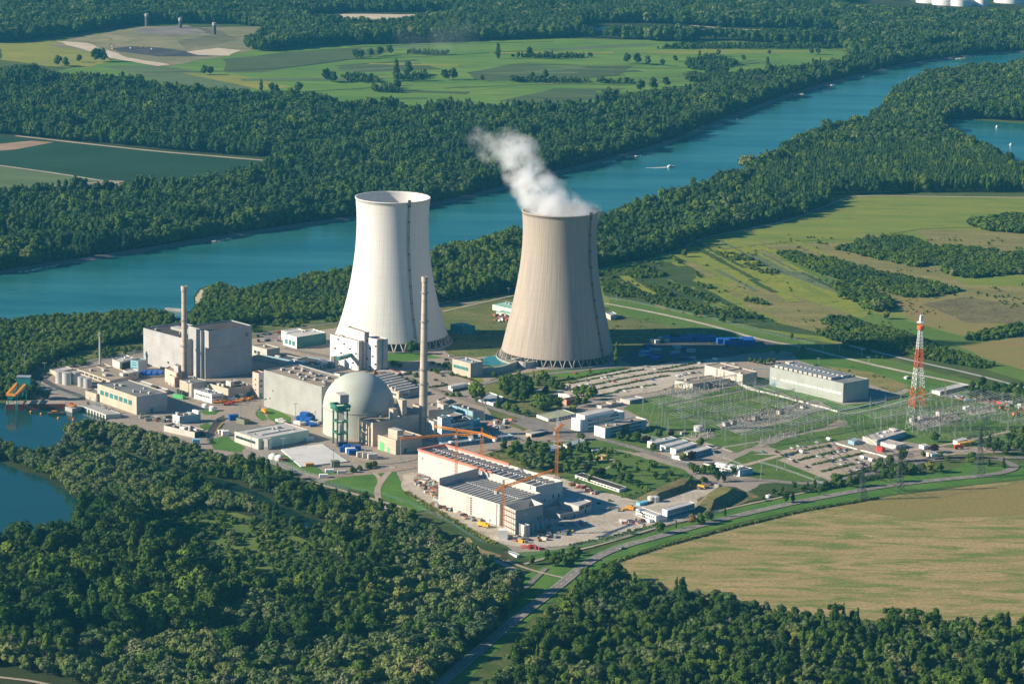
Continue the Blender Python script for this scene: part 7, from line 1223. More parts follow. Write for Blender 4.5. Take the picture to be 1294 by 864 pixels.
def truck(name, label, px, rz, body, m2='white_paint', L_=9, cat='truck', grp=None, h=2.6):
    e = thing(name, label, cat, (*G(*px)[:2], .56), rz, grp); b = MB(); b.box(-L_/2, L_/2-2.4, -1.25, 1.25, .9, .9+h, body); b.build('load_body', e); b = MB(); b.box(L_/2-2.2, L_/2, -1.2, 1.2, .6, 2.8, m2); b.box(L_/2-.9, L_/2+.03, -1.05, 1.05, 1.7, 2.5, 'glass'); b.build('cab', e)
    for x in (-L_/2+1, -L_/2+2.3, L_/2-1.2): b = MB(); b.box(x-.5, x+.5, -1.3, 1.3, 0, 1, 'black'); b.build('wheel_pair', e)
    return e
kv = K(150, 450); red_v = [(900, 432, 'orange'), (935, 430, 'orange'), (970, 425, 'yellow'), (985, 448, 'red'), (1020, 438, 'red'), (1090, 425, 'orange'), (1105, 412, 'orange'), (1165, 410, 'orange'), (1190, 395, 'orange')]
for i, (u, v, m_) in enumerate(red_v): truck('works_vehicle', {'orange': 'orange', 'yellow': 'yellow', 'red': 'red'}[m_]+' works vehicle parked before the beige building with dark roof', kv(u, v), .15+rr.uniform(-.2, .2), m_, m_, 7, 'works vehicle', 'works vehicles before the beige building', 1.2)
truck('works_truck', 'white works truck among the orange vehicles', kv(1035, 415), .2, 'white_paint', L_=8); truck('orange_truck', 'orange truck on the lawn path by the long grey hall', K(260, 500)(535, 160), R(-60), 'orange', 'orange', 8); truck('yellow_truck', 'yellow container truck by the construction road', K(600, 570)(80, 692), R(-35), 'yellow', 'yellow', 10); truck('fire_truck', 'red truck beside the yellow containers at the right', K(1114, 480)(700, 628), .2, 'red', 'red', 8)
for u, v, l in [(755, 600, 'upper of two yellow containers by the white trailer'), (785, 590, 'lower of two yellow containers by the white trailer')]: p = G(*K(1114, 480)(u, v)); b = MB(); b.box(-6, 6, -1.3, 1.3, .6, 3.4, 'yellow'); b.box(-5.5, 5.5, -1.35, 1.35, 1, 1.3, 'orange'); tag(b.build('container', loc=p, rz=R(25)), l, 'container')
# containers, piles, construction clutter
def crate(name, label, px, L_, wd, h, m, rz, cat, grp=None, z=.5):
    b = MB(); b.box(-L_/2, L_/2, -wd/2, wd/2, 0, h, m); n = max(2, int(L_/1.2))
    for i in range(n+1): x = -L_/2+L_*i/n; b.box(x-.08, x+.08, -wd/2-.09, wd/2+.09, .1, h-.1, m)
    b.box(-L_/2-.05, L_/2+.05, -wd/2-.05, wd/2+.05, h, h+.12, m); p = G(*px); return tag(b.build(name, loc=(p.x, p.y, z), rz=rz), label, cat, grp)
crate('container', 'green container behind the dark tanks and beige block', kv(545, 385), 12, 3, 3.2, 'green_bright', R(-35), 'container'); crate('container', 'blue container beside the olive hut', kv(1042, 580), 8, 5, 4.5, 'blue', R(20), 'container'); crate('container', 'bright blue container at the edge of the creek wood', kv(703, 800), 6, 4, 4, 'blue_light', R(10), 'container'); crate('container', 'left of two white containers by the yellow barrier', kv(930, 705), 5, 3, 3, 'white_paint', R(20), 'container'); crate('container', 'right of two white containers by the yellow barrier', kv(968, 722), 6, 4, 4, 'white_paint', R(20), 'container'); crate('container', 'dark box with flat lid at the corner of the concrete pad', K(260, 500)(1175, 645), 7, 5, 5, 'olive', .3, 'container')
for i, (u, v, L_, wd, h) in enumerate([(575, 672, 8, 5, 5), (615, 665, 8, 5, 8), (640, 680, 7, 5, 5), (605, 690, 6, 4, 3)]): crate('blue_container', 'blue covered container in the pile before the long grey hall', K(300, 440)(u, v), L_, wd, h, 'blue', R(-25), 'container', 'blue containers before the long grey hall')
for i, (u, v, m_) in enumerate([(545, 690, 'white_paint'), (590, 700, 'off_white'), (690, 690, 'white_paint'), (715, 690, 'off_white'), (660, 700, 'blue'), (690, 712, 'blue'), (410, 680, 'off_white')]): crate('storage_box', {'white_paint': 'white', 'off_white': 'cream', 'blue': 'blue'}[m_]+' storage box on the ground below the blue containers', K(300, 440)(u, v), 6, 4, 2.4, m_, rr.uniform(-.6, .6), 'box', 'storage boxes below the blue containers')
for i, (u, v, m_) in enumerate([(310, 755, 'navy'), (325, 800, 'blue'), (355, 780, 'blue'), (430, 790, 'blue'), (380, 810, 'white_paint'), (405, 825, 'blue'), (480, 845, 'off_white'), (530, 850, 'off_white'), (580, 862, 'concrete_pale')]): crate('site_container', {'navy': 'dark blue', 'blue': 'blue', 'white_paint': 'white', 'off_white': 'cream', 'concrete_pale': 'grey'}[m_]+' container in the row below the green airlock gantry', K(390, 460)(u, v), 8, 4, 4.2, m_, R(15), 'container', 'containers below the airlock gantry')
for i, (u, v, m_) in enumerate([(1125, 700, 'white_paint'), (1235, 712, 'off_white'), (1070, 745, 'white_paint'), (945, 645, 'orange'), (700, 600, 'rust'), (945, 410, 'white_paint')]): crate('site_box', {'white_paint': 'white', 'off_white': 'cream', 'orange': 'orange', 'rust': 'rusty'}[m_]+' box around the edge of the concrete pad', K(260, 500)(u, v), 7, 3.4, 2.6, m_, R(10), 'box', 'boxes around the concrete pad')
for i, (u, v, L_) in enumerate([(500, 225, 20), (580, 225, 26), (720, 215, 30), (790, 222, 24), (1000, 245, 24), (1060, 262, 22), (1130, 255, 28), (1180, 240, 14)]): crate('blue_pallet_stack', 'long stack under blue tarpaulin in the storage ground right of the grey tower', K(780, 400)(u, v), L_*.9, 9, 5, 'blue', R(8), 'stack', 'blue stacks right of the grey tower')
for i in range(24): u, v = rr.uniform(180, 860), rr.uniform(265, 395); m_ = rr.choice(['blue', 'blue', 'teal_light', 'navy', 'galv']); crate('stored_goods', {'blue': 'blue', 'teal_light': 'teal', 'navy': 'dark', 'galv': 'grey'}[m_]+' stack of stored goods lying in the tower shadow', K(780, 400)(u, v), rr.uniform(5, 12), 4, rr.uniform(1.5, 3), m_, R(8)+rr.uniform(-.2, .2), 'stack', 'stored goods in the tower shadow')
for i, (u, v) in enumerate([(320, 238), (395, 222), (450, 232), (360, 245)]): crate('white_bag', 'white bulk bag at the left end of the blue stacks', K(780, 400)(u, v), 5, 4, 3.5, 'off_white', .4, 'bag', 'white bags beside the blue stacks')
rr = random.Random(33)
def clutter(f_, reg, n, pal, grp, lab):
    a, b_, c, d = [G(*f_(*q)) for q in reg]
    for i in range(n):
        s, t_ = rr.random(), rr.random(); p = a.lerp(b_, s).lerp(d.lerp(c, s), t_); m_, cn = rr.choice(pal); kind_ = rr.choice(['plank_stack', 'formwork_panels', 'material_box', 'pipe_bundle']); b = MB(); L_ = rr.uniform(2.5, 7)
        if kind_ == 'plank_stack':
            for k in range(4): b.box(-L_/2, L_/2, -1+rr.uniform(-.1, .1), 1, k*.45, k*.45+.36, m_)
        elif kind_ == 'formwork_panels':
            for k in range(5): b.box(-L_/2, L_/2, -1.4+k*.5, -1.15+k*.5, 0, 2.2, m_)
        elif kind_ == 'material_box': b.box(-L_*.3, L_*.3, -1.2, 1.2, 0, 2, m_); b.box(-L_*.32, L_*.32, -1.3, 1.3, 2, 2.15, 'steel')
        else:
            for k in range(3): b.bar((-L_/2, k*.7-.7, .35), (L_/2, k*.7-.7, .35), .6, m_)
            b.bar((-L_/2, 0, 1), (L_/2, 0, 1), .6, m_)
        tag(b.build(kind_, loc=(p.x, p.y, .55), rz=rr.uniform(0, 3.1)), cn+' '+kind_.replace('_', ' ')+' '+lab, kind_.split('_')[0]+' stack' if 'box' not in kind_ else 'box', grp)
PAL = [('rust', 'rusty'), ('red_white', 'red'), ('roof_tan', 'wooden'), ('steel', 'grey steel'), ('off_white', 'pale'), ('roof_tan', 'wooden'), ('galv', 'grey'), ('concrete', 'grey concrete'), ('yellow', 'yellow'), ('roof_dark', 'dark'), ('sheet_pile', 'brown'), ('concrete_pale', 'pale concrete'), ('steel', 'grey steel')]
f5_, f6_, f8_ = K(500, 540), K(600, 570), K(740, 590)
clutter(f5_, [(150, 500), (230, 430), (385, 530), (385, 680)], 85, PAL, 'building material left of the hall', 'left of the lower unfinished hall'); clutter(f5_, [(330, 700), (400, 720), (760, 850), (720, 880)], 22, PAL, 'material along the hall front', 'along the front of the lower unfinished hall'); clutter(f6_, [(560, 720), (980, 640), (1010, 720), (560, 830)], 45, PAL, 'material before the concrete columns', 'before the free standing concrete columns'); clutter(f6_, [(300, 780), (420, 790), (560, 840), (400, 850)], 14, PAL, 'material at the site corner', 'at the front corner of the construction site'); clutter(f6_, [(810, 290), (1000, 300), (1100, 400), (1060, 390)], 16, [('red_white', 'red'), ('rust', 'rusty'), ('off_white', 'pale')], 'red panels behind the annex', 'behind the white roofed annex'); clutter(f8_, [(230, 380), (430, 370), (440, 400), (240, 410)], 9, [('orange', 'orange'), ('yellow', 'yellow'), ('steel', 'grey steel')], 'orange gear on the gravel yard', 'on the gravel yard by the annex'); clutter(f8_, [(330, 490), (520, 500), (520, 540), (340, 530)], 10, PAL, 'gear before the container office', 'before the white container office'); clutter(f8_, [(1010, 200), (1190, 150), (1220, 180), (1030, 215)], 18, PAL, 'scrap by the earth mound', 'between the two earth mounds')
kg2 = K(580, 660); clutter(kg2, [(560, 225), (780, 230), (780, 255), (560, 240)], 10, [('red_white', 'red'), ('red', 'bright red')], 'red barriers', 'at the outer bend of the construction road')
kr2 = K(1114, 480); clutter(kr2, [(560, 140), (720, 155), (860, 200), (740, 190)], 14, [('blue_light', 'blue'), ('white_paint', 'white'), ('yellow', 'yellow'), ('red_white', 'red')], 'goods by the white hall', 'before the white storage hall'); clutter(kr2, [(860, 170), (1090, 215), (1090, 225), (860, 180)], 18, [('red', 'red'), ('red_white', 'pale red')], 'red barrier row', 'in the red row below the copse'); clutter(kr2, [(1080, 200), (1290, 230), (1290, 290), (1060, 270)], 16, [('red_white', 'red'), ('white_paint', 'white'), ('red', 'bright red'), ('galv', 'grey')], 'containers at the right edge', 'at the right edge below the copse')
p = G(*kr2(1215, 325)); e = thing('excavator', 'orange excavator with long boom at the right edge', 'excavator', p, .4); b = MB(); b.box(-3, 3, -2, 2, 1, 3.5, 'orange'); b.build('cab', e); b = MB(); b.box(-3.5, 3.5, -2.2, -1.2, 0, 1, 'black'); b.box(-3.5, 3.5, 1.2, 2.2, 0, 1, 'black'); b.build('tracks', e); b = MB(); b.bar((2, 0, 3), (8, -3, 5), 1, 'orange'); b.bar((8, -3, 5), (12, -5, 1), .8, 'orange'); b.build('boom', e)
clutter(kv, [(200, 540), (480, 560), (470, 600), (230, 600)], 22, [('galv', 'grey'), ('off_white', 'pale'), ('olive', 'green'), ('rust', 'rusty')], 'gear below the pump house', 'on the ground below the pump house'); clutter(K(480, 440), [(1000, 640), (1200, 660), (1200, 740), (1010, 740)], 22, [('off_white', 'pale'), ('roof_tan', 'brown'), ('red_white', 'red'), ('white_paint', 'white'), ('steel', 'grey')], 'stores by the gate road', 'in the store yard by the gate road'); clutter(K(620, 370), [(0, 195), (150, 215), (165, 290), (20, 250)], 14, [('rust', 'rusty'), ('white_paint', 'white'), ('red_white', 'red')], 'pipes by the green shed', 'before the pale green shed'); clutter(K(280, 340, 3.806), [(150, 330), (280, 300), (300, 370), (200, 380)], 8, [('galv', 'grey'), ('navy', 'dark'), ('red', 'red')], 'gear by the modern building', 'left of the modern glass building'); clutter(k1_, [(380, 160), (560, 185), (700, 200), (420, 190)], 8, [('yellow', 'yellow'), ('white_paint', 'white'), ('steel_dark', 'dark')], 'machines on the landfill', 'on the far landfill')
tag([o for o in C.objects if o.get('label', '').startswith('silver car driving')][0], 'silver car driving alone on the country road', 'car')
# ------------------------------------------------------------------ single trees
KK = lambda *a: K(*a)
def trees(rows, group=None):
    hs = [r_[2] for r_ in rows]
    for px, py, h, k, lab in rows: tree(k, G(px, py), h, sized(lab, k, h, hs) if group else lab, group)
k7 = K(620, 440); rr = random.Random(3)
trees([(*k7(u, v), h, k, 'tall bushy tree in the grove between office huts and grey tower') for u, v, h, k in [(150, 450, 17, 'dark'), (230, 490, 19, 'dark'), (300, 515, 17, 'dark'), (355, 440, 18, 'dark'), (120, 400, 15, 'mid'), (260, 410, 19, 'dark'), (325, 405, 18, 'dark'), (190, 420, 17, 'dark'), (170, 380, 16, 'mid'), (240, 455, 18, 'dark'), (290, 460, 17, 'mid')]], 'grove between office huts and tower')
trees([(*k7(u, v), h, k, 'leafy tree standing around the brown brick building') for u, v, h, k in [(430, 560, 16, 'mid'), (470, 575, 14, 'mid'), (520, 575, 15, 'mid'), (620, 560, 12, 'dark'), (790, 535, 12, 'dark'), (780, 435, 10, 'mid'), (840, 440, 12, 'mid'), (900, 470, 11, 'mid'), (930, 440, 11, 'mid'), (860, 520, 9, 'mid'), (600, 380, 9, 'mid'), (650, 390, 8, 'mid'), (500, 430, 10, 'dark'), (560, 370, 9, 'mid'), (750, 580, 8, 'yellow')]], 'trees around the brown brick building')
trees([(*k7(65, 545), 14, 'conifer', 'dark pointed conifer beside the white low hut by the gate road'), (*k7(150, 580), 10, 'mid', 'rounded tree behind the dark conifer by the gate road'), (*k7(225, 600), 9, 'mid', 'low bushy tree nearest the gate road'), (*k7(320, 620), 7, 'willow', 'spreading shrub-like tree right of the low bushy tree by the gate road'), (*k7(1135, 655), 1, 'bush', 'tiny bush at the foot of the lone tree by the grey tower'),
       (778, 463, 23, 'column', 'tall lone poplar in front of the right foot of the grey cooling tower'), (*k7(500, 300), 9, 'mid', 'round tree on the green island left of the upper car park'), (*k7(390, 285), 9, 'column', 'narrow tree left of the round tree near the grey tower'), (*k7(255, 245), 5, 'yellow', 'small yellow green tree in front of the curved channel wall'), (*k7(440, 300), 5, 'mid', 'low tree between narrow and round tree near the grey tower'),
       (*K(480, 440)(880, 495), 20, 'mid', 'big spreading tree beside the white low building near the beige cube'), (*K(410, 340)(790, 775), 14, 'mid', 'broad round tree in front of the legs of the white tower'), (*K(480, 440)(1040, 270), 7, 'mid', 'bushy tree below the beige cube on its right side'), (*K(480, 440)(1110, 390), 9, 'yellow', 'yellowish tree at the left edge of the grove near the tower')])
for u, v in [(270, 240), (330, 260), (200, 300), (240, 310), (310, 320), (480, 150), (540, 160), (590, 170), (640, 180), (460, 210), (120, 160), (180, 175), (520, 230), (660, 440), (720, 440), (610, 430)]:
    tree('bush', G(*K(480, 440)(u, v)), rr.uniform(3, 5.5), 'green bush beside the parking ground between stack and beige cube', 'bushes around the parking ground by the stack')
g3 = K(500, 480, 3.806)
trees([(*g3(u, v), h, k, 'leafy tree in the small park behind the unfinished hall') for u, v, h, k in [(520, 345, 11, 'dark'), (560, 385, 13, 'mid'), (600, 400, 12, 'mid'), (640, 425, 14, 'willow'), (690, 440, 13, 'willow'), (640, 345, 13, 'dark'), (700, 385, 11, 'mid'), (740, 410, 10, 'mid'), (835, 385, 15, 'dark'), (800, 400, 11, 'mid'), (750, 440, 9, 'dark'), (870, 430, 9, 'mid'), (880, 330, 9, 'column'), (800, 340, 8, 'column'), (910, 335, 8, 'mid'), (890, 290, 7, 'willow'), (620, 430, 11, 'mid'), (665, 370, 12, 'mid'), (720, 355, 10, 'mid'), (580, 355, 12, 'mid')]], 'park trees behind the unfinished hall')
trees([(*g3(1000, 355), 6, 'mid', 'low tree left of the yellow roofed hut in the park'), (*g3(1035, 355), 6, 'mid', 'low tree behind the yellow roofed hut in the park'), (*g3(1085, 495), 9, 'dark', 'left of three dark trees behind the long dark roofed hut'), (*g3(1125, 505), 11, 'dark', 'tallest of three dark trees behind the long dark roofed hut'), (*g3(1165, 525), 8, 'dark', 'right of three dark trees behind the long dark roofed hut'), (*g3(1210, 555), 8, 'mid', 'round tree near the blue container by the gravel road'),
       (*g3(922, 445), 7, 'purple', 'smaller purple leaved tree left of its twin in the park'), (*g3(988, 465), 8, 'purple', 'larger purple leaved tree at the end of the dark roofed hut')])
k8 = K(700, 490)
trees([(*k8(600, 480), 8, 'mid', 'leafy tree at the left in front of the blue striped offices'), (*k8(750, 500), 10, 'mid', 'tallest tree in front of the blue striped offices'), (*k8(670, 490), 7, 'mid', 'small tree between two trees before the blue offices'), (*k8(950, 455), 8, 'willow', 'round willow behind the four barracks'), (*k8(840, 510), 8, 'purple', 'purple leaved tree left of the four barracks'), (*k8(1065, 445), 6, 'purple', 'purple leaved tree behind the four barracks'), (*k8(900, 580), 8, 'mid', 'slender green tree at the corner of the first barrack'), (*k8(1170, 660), 8, 'yellow', 'olive tree beside the small annex of the barracks'), (*k8(1250, 660), 9, 'purple', 'large purple tree before the nearest barrack')])
k82 = K(800, 520)
trees([(*k82(610, 320), 8, 'mid', 'green tree at the right end of the second barrack'), (*k82(575, 560), 7, 'mid', 'tree at the left corner of the white office block'), (*k82(715, 580), 10, 'mid', 'tree in front of the white office block windows'), (*k82(640, 570), 8, 'mid', 'bushy tree left of the white office block entrance'), (*k82(770, 640), 9, 'dark', 'dark tree on the bank below the white office block'), (*k82(825, 640), 8, 'dark', 'dark bush-like tree right on the bank below the white office block'), (*k82(910, 585), 9, 'dark', 'tree hiding the wing of the white office block')])
kr = K(740, 590)
trees([(*kr(u, v), h, k, lab) for u, v, h, k, lab in [(395, 615, 5, 'mid', 'small shrub tree by the site fence left of the roadside row'), (675, 605, 10, 'mid', 'dense round roadside tree left in the row by the country road'), (820, 560, 8, 'column', 'slender roadside tree right of the dense round one'), (968, 522, 9, 'autumn', 'yellow brown roadside tree by the country road'), (1048, 522, 9, 'mid', 'green roadside tree right of the yellow brown one'), (1113, 497, 9, 'mid', 'green roadside tree third from the yellow brown one'), (1265, 455, 9, 'column', 'roadside tree opposite the earth mound')]])
k3 = K(960, 520)
trees([(*k3(u, v), h, k, 'leafy tree along the hedge between car park and country road') for u, v, h, k in [(500, 705, 8, 'dark'), (540, 765, 7, 'column'), (240, 830, 9, 'dark'), (300, 825, 8, 'dark'), (820, 690, 10, 'mid'), (890, 680, 11, 'mid'), (1005, 540, 8, 'column'), (1048, 555, 7, 'mid'), (1080, 515, 9, 'mid'), (1125, 530, 7, 'dark'), (1190, 640, 14, 'dark'), (1180, 500, 9, 'mid'), (650, 690, 6, 'mid'), (730, 680, 6, 'mid'), (590, 700, 5, 'mid')]], 'trees between car park and country road')
kg = K(1114, 480)
trees([(*kg(u, v), h, k, lab) for u, v, h, k, lab in [(815, 765, 11, 'mid', 'round tree on the grass wedge, left of three'), (975, 785, 9, 'conifer', 'pointed tree on the grass wedge, middle of three'), (1107, 798, 10, 'conifer', 'pointed tree on the grass wedge, right of three'), (597, 748, 6, 'mid', 'small round tree by the road fork'), (190, 740, 12, 'mid', 'big tree left of the small blue roofed house'), (70, 770, 9, 'mid', 'tree at the car park corner near the red tent'), (480, 570, 10, 'mid', 'broad tree between rusty roof and white trailer'), (480, 660, 8, 'purple', 'purple leaved tree behind the small blue roofed house'), (375, 705, 6, 'mid', 'bush-like tree left of the small blue roofed house'), (540, 700, 5, 'mid', 'small tree right of the small blue roofed house'), (260, 850, 9, 'mid', 'leftmost tree below the road fork'), (440, 830, 9, 'yellow', 'yellow green tree below the road fork'), (525, 845, 9, 'mid', 'right tree below the road fork')]])
for i, (u, v, h, k) in enumerate([(815, 190, 14, 'dark'), (860, 195, 15, 'dark'), (900, 175, 14, 'dark'), (950, 185, 15, 'mid'), (1000, 190, 14, 'mid'), (1050, 195, 13, 'mid'), (1110, 200, 14, 'mid'), (1170, 200, 14, 'dark'), (1230, 215, 15, 'mid'), (1290, 220, 14, 'mid'), (910, 110, 16, 'dark'), (820, 130, 13, 'dark'), (1020, 140, 14, 'dark'), (1100, 145, 13, 'mid'), (1180, 150, 14, 'mid'), (1260, 160, 14, 'dark'), (1340, 200, 14, 'dark')]):
    tree(k, G(*kg(u, v)), h, sized('tree in the copse behind the white storage hall', k, h, [13, 14, 15]), 'copse behind the white storage hall')
for i, (u, v, h, k) in enumerate([(900, 600, 9, 'dark'), (960, 640, 10, 'mid'), (1020, 670, 11, 'dark'), (1080, 640, 9, 'mid'), (1130, 680, 10, 'mid'), (1180, 620, 11, 'dark'), (1230, 650, 12, 'mid'), (1280, 600, 12, 'mid'), (1290, 680, 11, 'dark'), (1200, 540, 10, 'mid'), (1270, 520, 10, 'mid'), (1150, 560, 8, 'dark'), (1050, 600, 8, 'mid'), (980, 580, 8, 'dark'), (1340, 600, 11, 'mid')]):
    tree(k, G(*kg(u, v)), h, sized('tree in the thicket above the road bend', k, h, [9, 10, 11]), 'thicket above the road bend')
for u, v, h in [(5, 838, 24), (33, 845, 26), (60, 850, 27), (78, 852, 25), (20, 830, 22), (155, 800, 25)]: tree('gaunt', G(u, v), h, 'tall gaunt poplar with bare lower trunk at the bottom left wood edge', 'gaunt poplars at the bottom left')
for u, v, h in [(446, 597, 5), (455, 594, 4), (466, 592, 5), (472, 590, 5)]: tree('bush', G(u, v), h, 'bush on the lawn between rail spur and unfinished hall', 'bushes on the rail spur lawn')
rp = random.Random(17)
def strew(px, sp, n, label, grp, ks, h0, h1, seed):
    xs, ys = scatter(px, sp, seed=seed)
    for i in rp.sample(range(len(xs)), min(n, len(xs))):
        k, h = rp.choice(ks), rp.uniform(h0, h1); tree(k, (xs[i], ys[i], 0), h, ADJ.get(k, 'green')+(' bush ' if k == 'bush' else ' tree ')+label, grp)
strew([(735, 560), (800, 577), (870, 600), (850, 612), (800, 612), (760, 600), (740, 585)], 11, 14, 'on the park lawn beside the main road', 'trees on the park lawn', ['mid', 'dark', 'bush', 'mid'], 4, 8, 91)
strew([(700, 575), (740, 570), (760, 600), (745, 612), (712, 600)], 9, 12, 'around the purple leaved trees of the park', 'trees around the purple trees', ['mid', 'dark', 'mid'], 5, 9, 92)
strew([(960, 622), (1040, 611), (1120, 595), (1180, 588), (1170, 596), (1060, 616), (960, 634)], 10, 22, 'on the scrub strip below the lower car park', 'trees on the scrub strip', ['mid', 'dark', 'bush', 'dark'], 4, 8, 93)
strew([(640, 480), (700, 470), (790, 470), (760, 485), (700, 497), (650, 500)], 11, 14, 'on the green island between grey tower and upper car park', 'trees on the green island by the tower', ['mid', 'bush', 'bush', 'yellow'], 3, 7, 94)
strew([(560, 452), (612, 455), (600, 470), (560, 478)], 10, 8, 'beside the parking ground left of the beige cube', 'trees left of the beige cube', ['mid', 'bush'], 3, 6, 95)
strew([(845, 600), (900, 585), (920, 600), (890, 615), (860, 622)], 9, 12, 'on the bank below the white office block', 'trees on the office bank', ['dark', 'bush', 'mid'], 3, 7, 96)
kt = K(580, 660)
for u, v, h, k in [(800, 345, 8, 'mid'), (850, 395, 9, 'mid'), (900, 395, 9, 'mid'), (960, 410, 9, 'dark'), (1010, 400, 8, 'mid'), (1060, 350, 9, 'mid'), (1000, 350, 8, 'mid'), (930, 330, 8, 'mid'), (880, 350, 8, 'dark'), (1080, 300, 7, 'mid'), (1030, 280, 6, 'mid')]:
    tree(k, G(*kt(u, v)), h, sized('tree of the clump on the grass by the country road', k, h, [7, 8, 9]), 'clump on the grass by the country road')
tree('mid', G(*kt(660, 380)), 7, 'single dark round tree left of the clump by the country road')
for u, v, h in [(60, 275, 6), (100, 280, 5), (150, 290, 6), (190, 295, 5), (230, 285, 6), (270, 280, 5), (300, 200, 9), (530, 205, 9), (430, 60, 6), (920, 165, 9), (1120, 210, 8), (1210, 240, 4), (1265, 245, 4)]:
    tree('mid', G(*K(940, 420)(u, v)), h, 'round tree near the levee road beyond the long storage hall', 'trees near the levee road')
k5 = K(864, 230, 3.01)
for i, (u, v, h, k, l) in enumerate([(600, 445, 10, 'mid', 'round meadow tree at the left of the group in the meadow'), (650, 455, 11, 'dark', 'dark tall tree in the group in the meadow'), (695, 470, 11, 'mid', 'leafy tree right in the group in the meadow'), (740, 492, 14, 'willow', 'big rounded grey green tree in the meadow'), (770, 522, 10, 'yellow', 'yellowish round tree below the big one in the meadow'), (512, 236, 6, 'mid', 'lone dark bush-like tree on the far meadow'), (45, 515, 9, 'mid', 'left of two round trees by the levee fence'), (145, 535, 10, 'mid', 'right of two round trees by the levee fence'), (1, 285, 9, 'mid', 'round tree at the foot of the riverside wood'), (1022, 358, 9, 'grey', 'silvery willow below the far shrub belt')]): tree(k, G(*k5(u, v)), h, l)
for u, v, h in [(690, 228, 7), (720, 225, 8), (755, 222, 9), (790, 222, 8), (815, 228, 7), (700, 215, 7), (1160, 285, 7), (1200, 290, 8), (1250, 290, 7), (1280, 352, 8)]:
    tree('grey', G(*k5(u, v)), h, 'silvery willow on the shrub belt of the far meadow', 'silvery willows on the far meadow')
tree('willow', G(*K(864, 0, 3.01)(245, 655)), 24, 'tall lone tree rising above the riverbank wood')
tree('dark', G(*K(864, 0, 3.01)(35, 712)), 14, 'dark single tree at the water left of the poplar plantation'); tree('dark', G(274, 389), 17, 'tall tree by the gravel bank at the outlet')
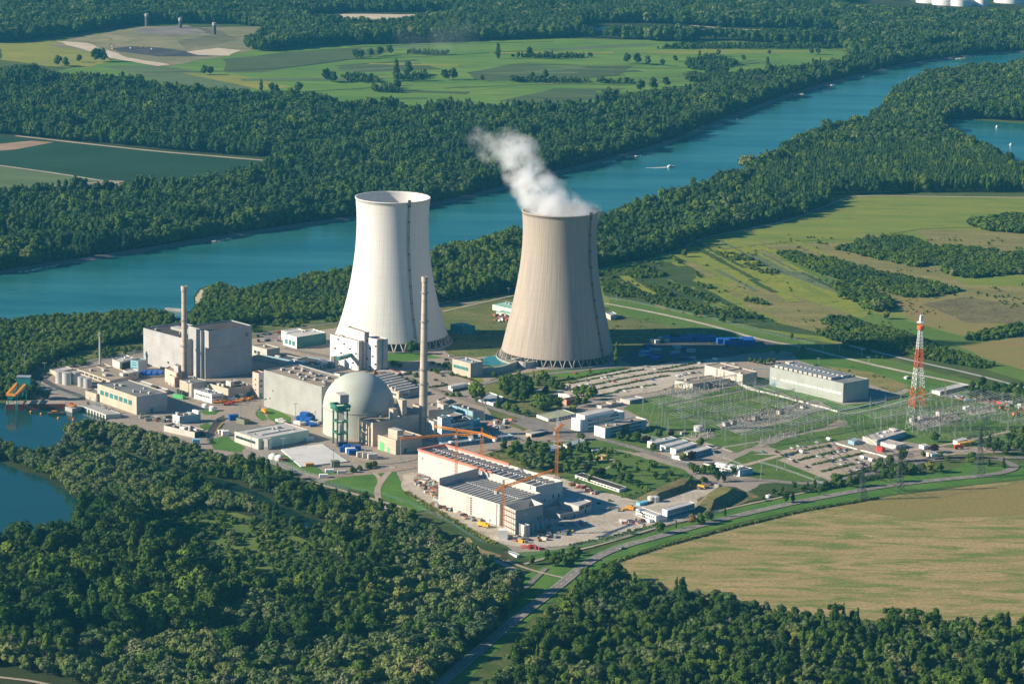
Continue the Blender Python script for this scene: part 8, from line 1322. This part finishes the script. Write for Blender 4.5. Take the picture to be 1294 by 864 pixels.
# far meadow trees
k1 = K(0, 0, 3.01); k2 = K(430, 0, 3.01)
for f_, rows in ((k1, [(220, 252, 20, 'far'), (250, 255, 18, 'far'), (300, 238, 15, 'far'), (365, 236, 26, 'far'), (392, 236, 26, 'far'), (775, 286, 18, 'far'), (800, 286, 16, 'far'), (993, 348, 20, 'fartall'), (1035, 352, 17, 'far'), (1052, 354, 15, 'far'), (1135, 356, 20, 'far'), (1245, 312, 24, 'far'), (1270, 315, 20, 'far')]),
                 (k2, [(60, 224, 18, 'far'), (80, 224, 17, 'far'), (115, 218, 18, 'far'), (150, 214, 19, 'far'), (190, 207, 18, 'far'), (212, 310, 38, 'fartall'), (258, 288, 26, 'far'), (215, 345, 20, 'far'), (170, 352, 16, 'far'), (130, 350, 15, 'far'), (400, 305, 20, 'far'), (430, 305, 22, 'far'), (310, 308, 14, 'far'), (600, 224, 28, 'fartall'), (720, 218, 20, 'far'), (780, 303, 18, 'far'), (728, 308, 16, 'far'), (540, 310, 12, 'far'), (1090, 242, 20, 'far'), (1130, 245, 22, 'far'), (1170, 248, 18, 'far'), (1225, 252, 14, 'far'), (1020, 380, 22, 'far'), (1000, 382, 18, 'far'), (1050, 378, 18, 'far'), (1140, 350, 22, 'far'), (1190, 342, 22, 'far'), (1240, 330, 18, 'far'), (908, 398, 12, 'far'), (1275, 235, 12, 'far')]),
                 (K(864, 0, 3.01), [(60, 225, 16, 'fartall'), (85, 228, 14, 'far'), (130, 215, 14, 'far'), (228, 232, 12, 'far'), (318, 262, 22, 'fartall'), (325, 210, 10, 'far'), (487, 208, 14, 'far'), (512, 208, 15, 'far'), (60, 255, 22, 'far'), (20, 248, 16, 'far'), (100, 285, 20, 'far'), (190, 250, 14, 'far')])):
    for u, v, h, k in rows: tree(k, G(*f_(u, v)), h, sized('tree standing in the bright far meadow', k, h, [13, 17, 21])+(' left of the landfill track' if f_ is k1 and u < 420 else ' in its left third' if f_ is k1 else ' in its middle' if f_ is k2 else ' near the river bend'), 'single trees in the far meadow')
for px in ([(640, 73), (700, 71), (760, 73), (690, 75)], [(430, 97), (470, 98), (480, 106), (440, 104)], [(470, 112), (505, 110), (508, 118), (475, 118)], [(640, 101), (745, 103), (745, 106), (650, 105)], [(515, 66), (570, 69), (560, 71), (515, 69)], [(500, 98), (540, 94), (545, 100), (505, 103)], [(755, 103), (800, 104), (800, 107), (755, 106)], [(864, 82), (900, 72), (935, 82), (900, 92), (870, 88)], [(830, 62), (864, 58), (1060, 59), (1060, 62), (870, 63)], [(864, 96), (900, 94), (920, 90), (920, 100), (870, 106)]):
    x, y = scatter(px, 8, seed=int(px[0][0])); tk = choose(len(x), [2, 2, 1, .5, 0], 3); wood('hedge_trees', 'dark row of bushes crossing the bright far meadow', x, y, FK, tk, rng.uniform(5, 11, len(x)), int(px[0][0])); WOODS[-1] += ('bush rows in the far meadow',)
# first trees that the woods copy but no row above used
for kk_ in list(KIND):
    for v_ in range(len(KIND[kk_])):
        if (kk_, v_) not in FIRST:
            p = {'autumn': (166, 285), 'scrub': (905, 398)}.get(kk_, (1030+10*v_, 402))
            tree(kk_, G(*p), HK[kk_]*.9, {'autumn': 'rusty brown tree in the riverside wood', 'scrub': 'dark bush on the dry strip right of the grey tower'}.get(kk_, 'low bush at the edge of the meadow group '+kk_), None, v_)
# ------------------------------------------------------------------ woods, air
build_woods()
HAZE = 2.6e-5
m = bpy.data.materials.new('air'); m.use_nodes = True; t = m.node_tree; t.nodes.clear(); MT['air'] = m
pv = N(t, 'VolumePrincipled'); pv.inputs['Density'].default_value = HAZE; pv.inputs['Color'].default_value = (.12, .62, 1, 1); pv.inputs['Anisotropy'].default_value = .1
t.links.new(pv.outputs[0], N(t, 'OutputMaterial').inputs['Volume'])
b = MB(); b.box(-9500, 9500, -400, 13500, -1, CH+15, 'air'); hz = b.build('haze'); tag(hz, kind='stuff'); hz.display_type = 'WIRE'
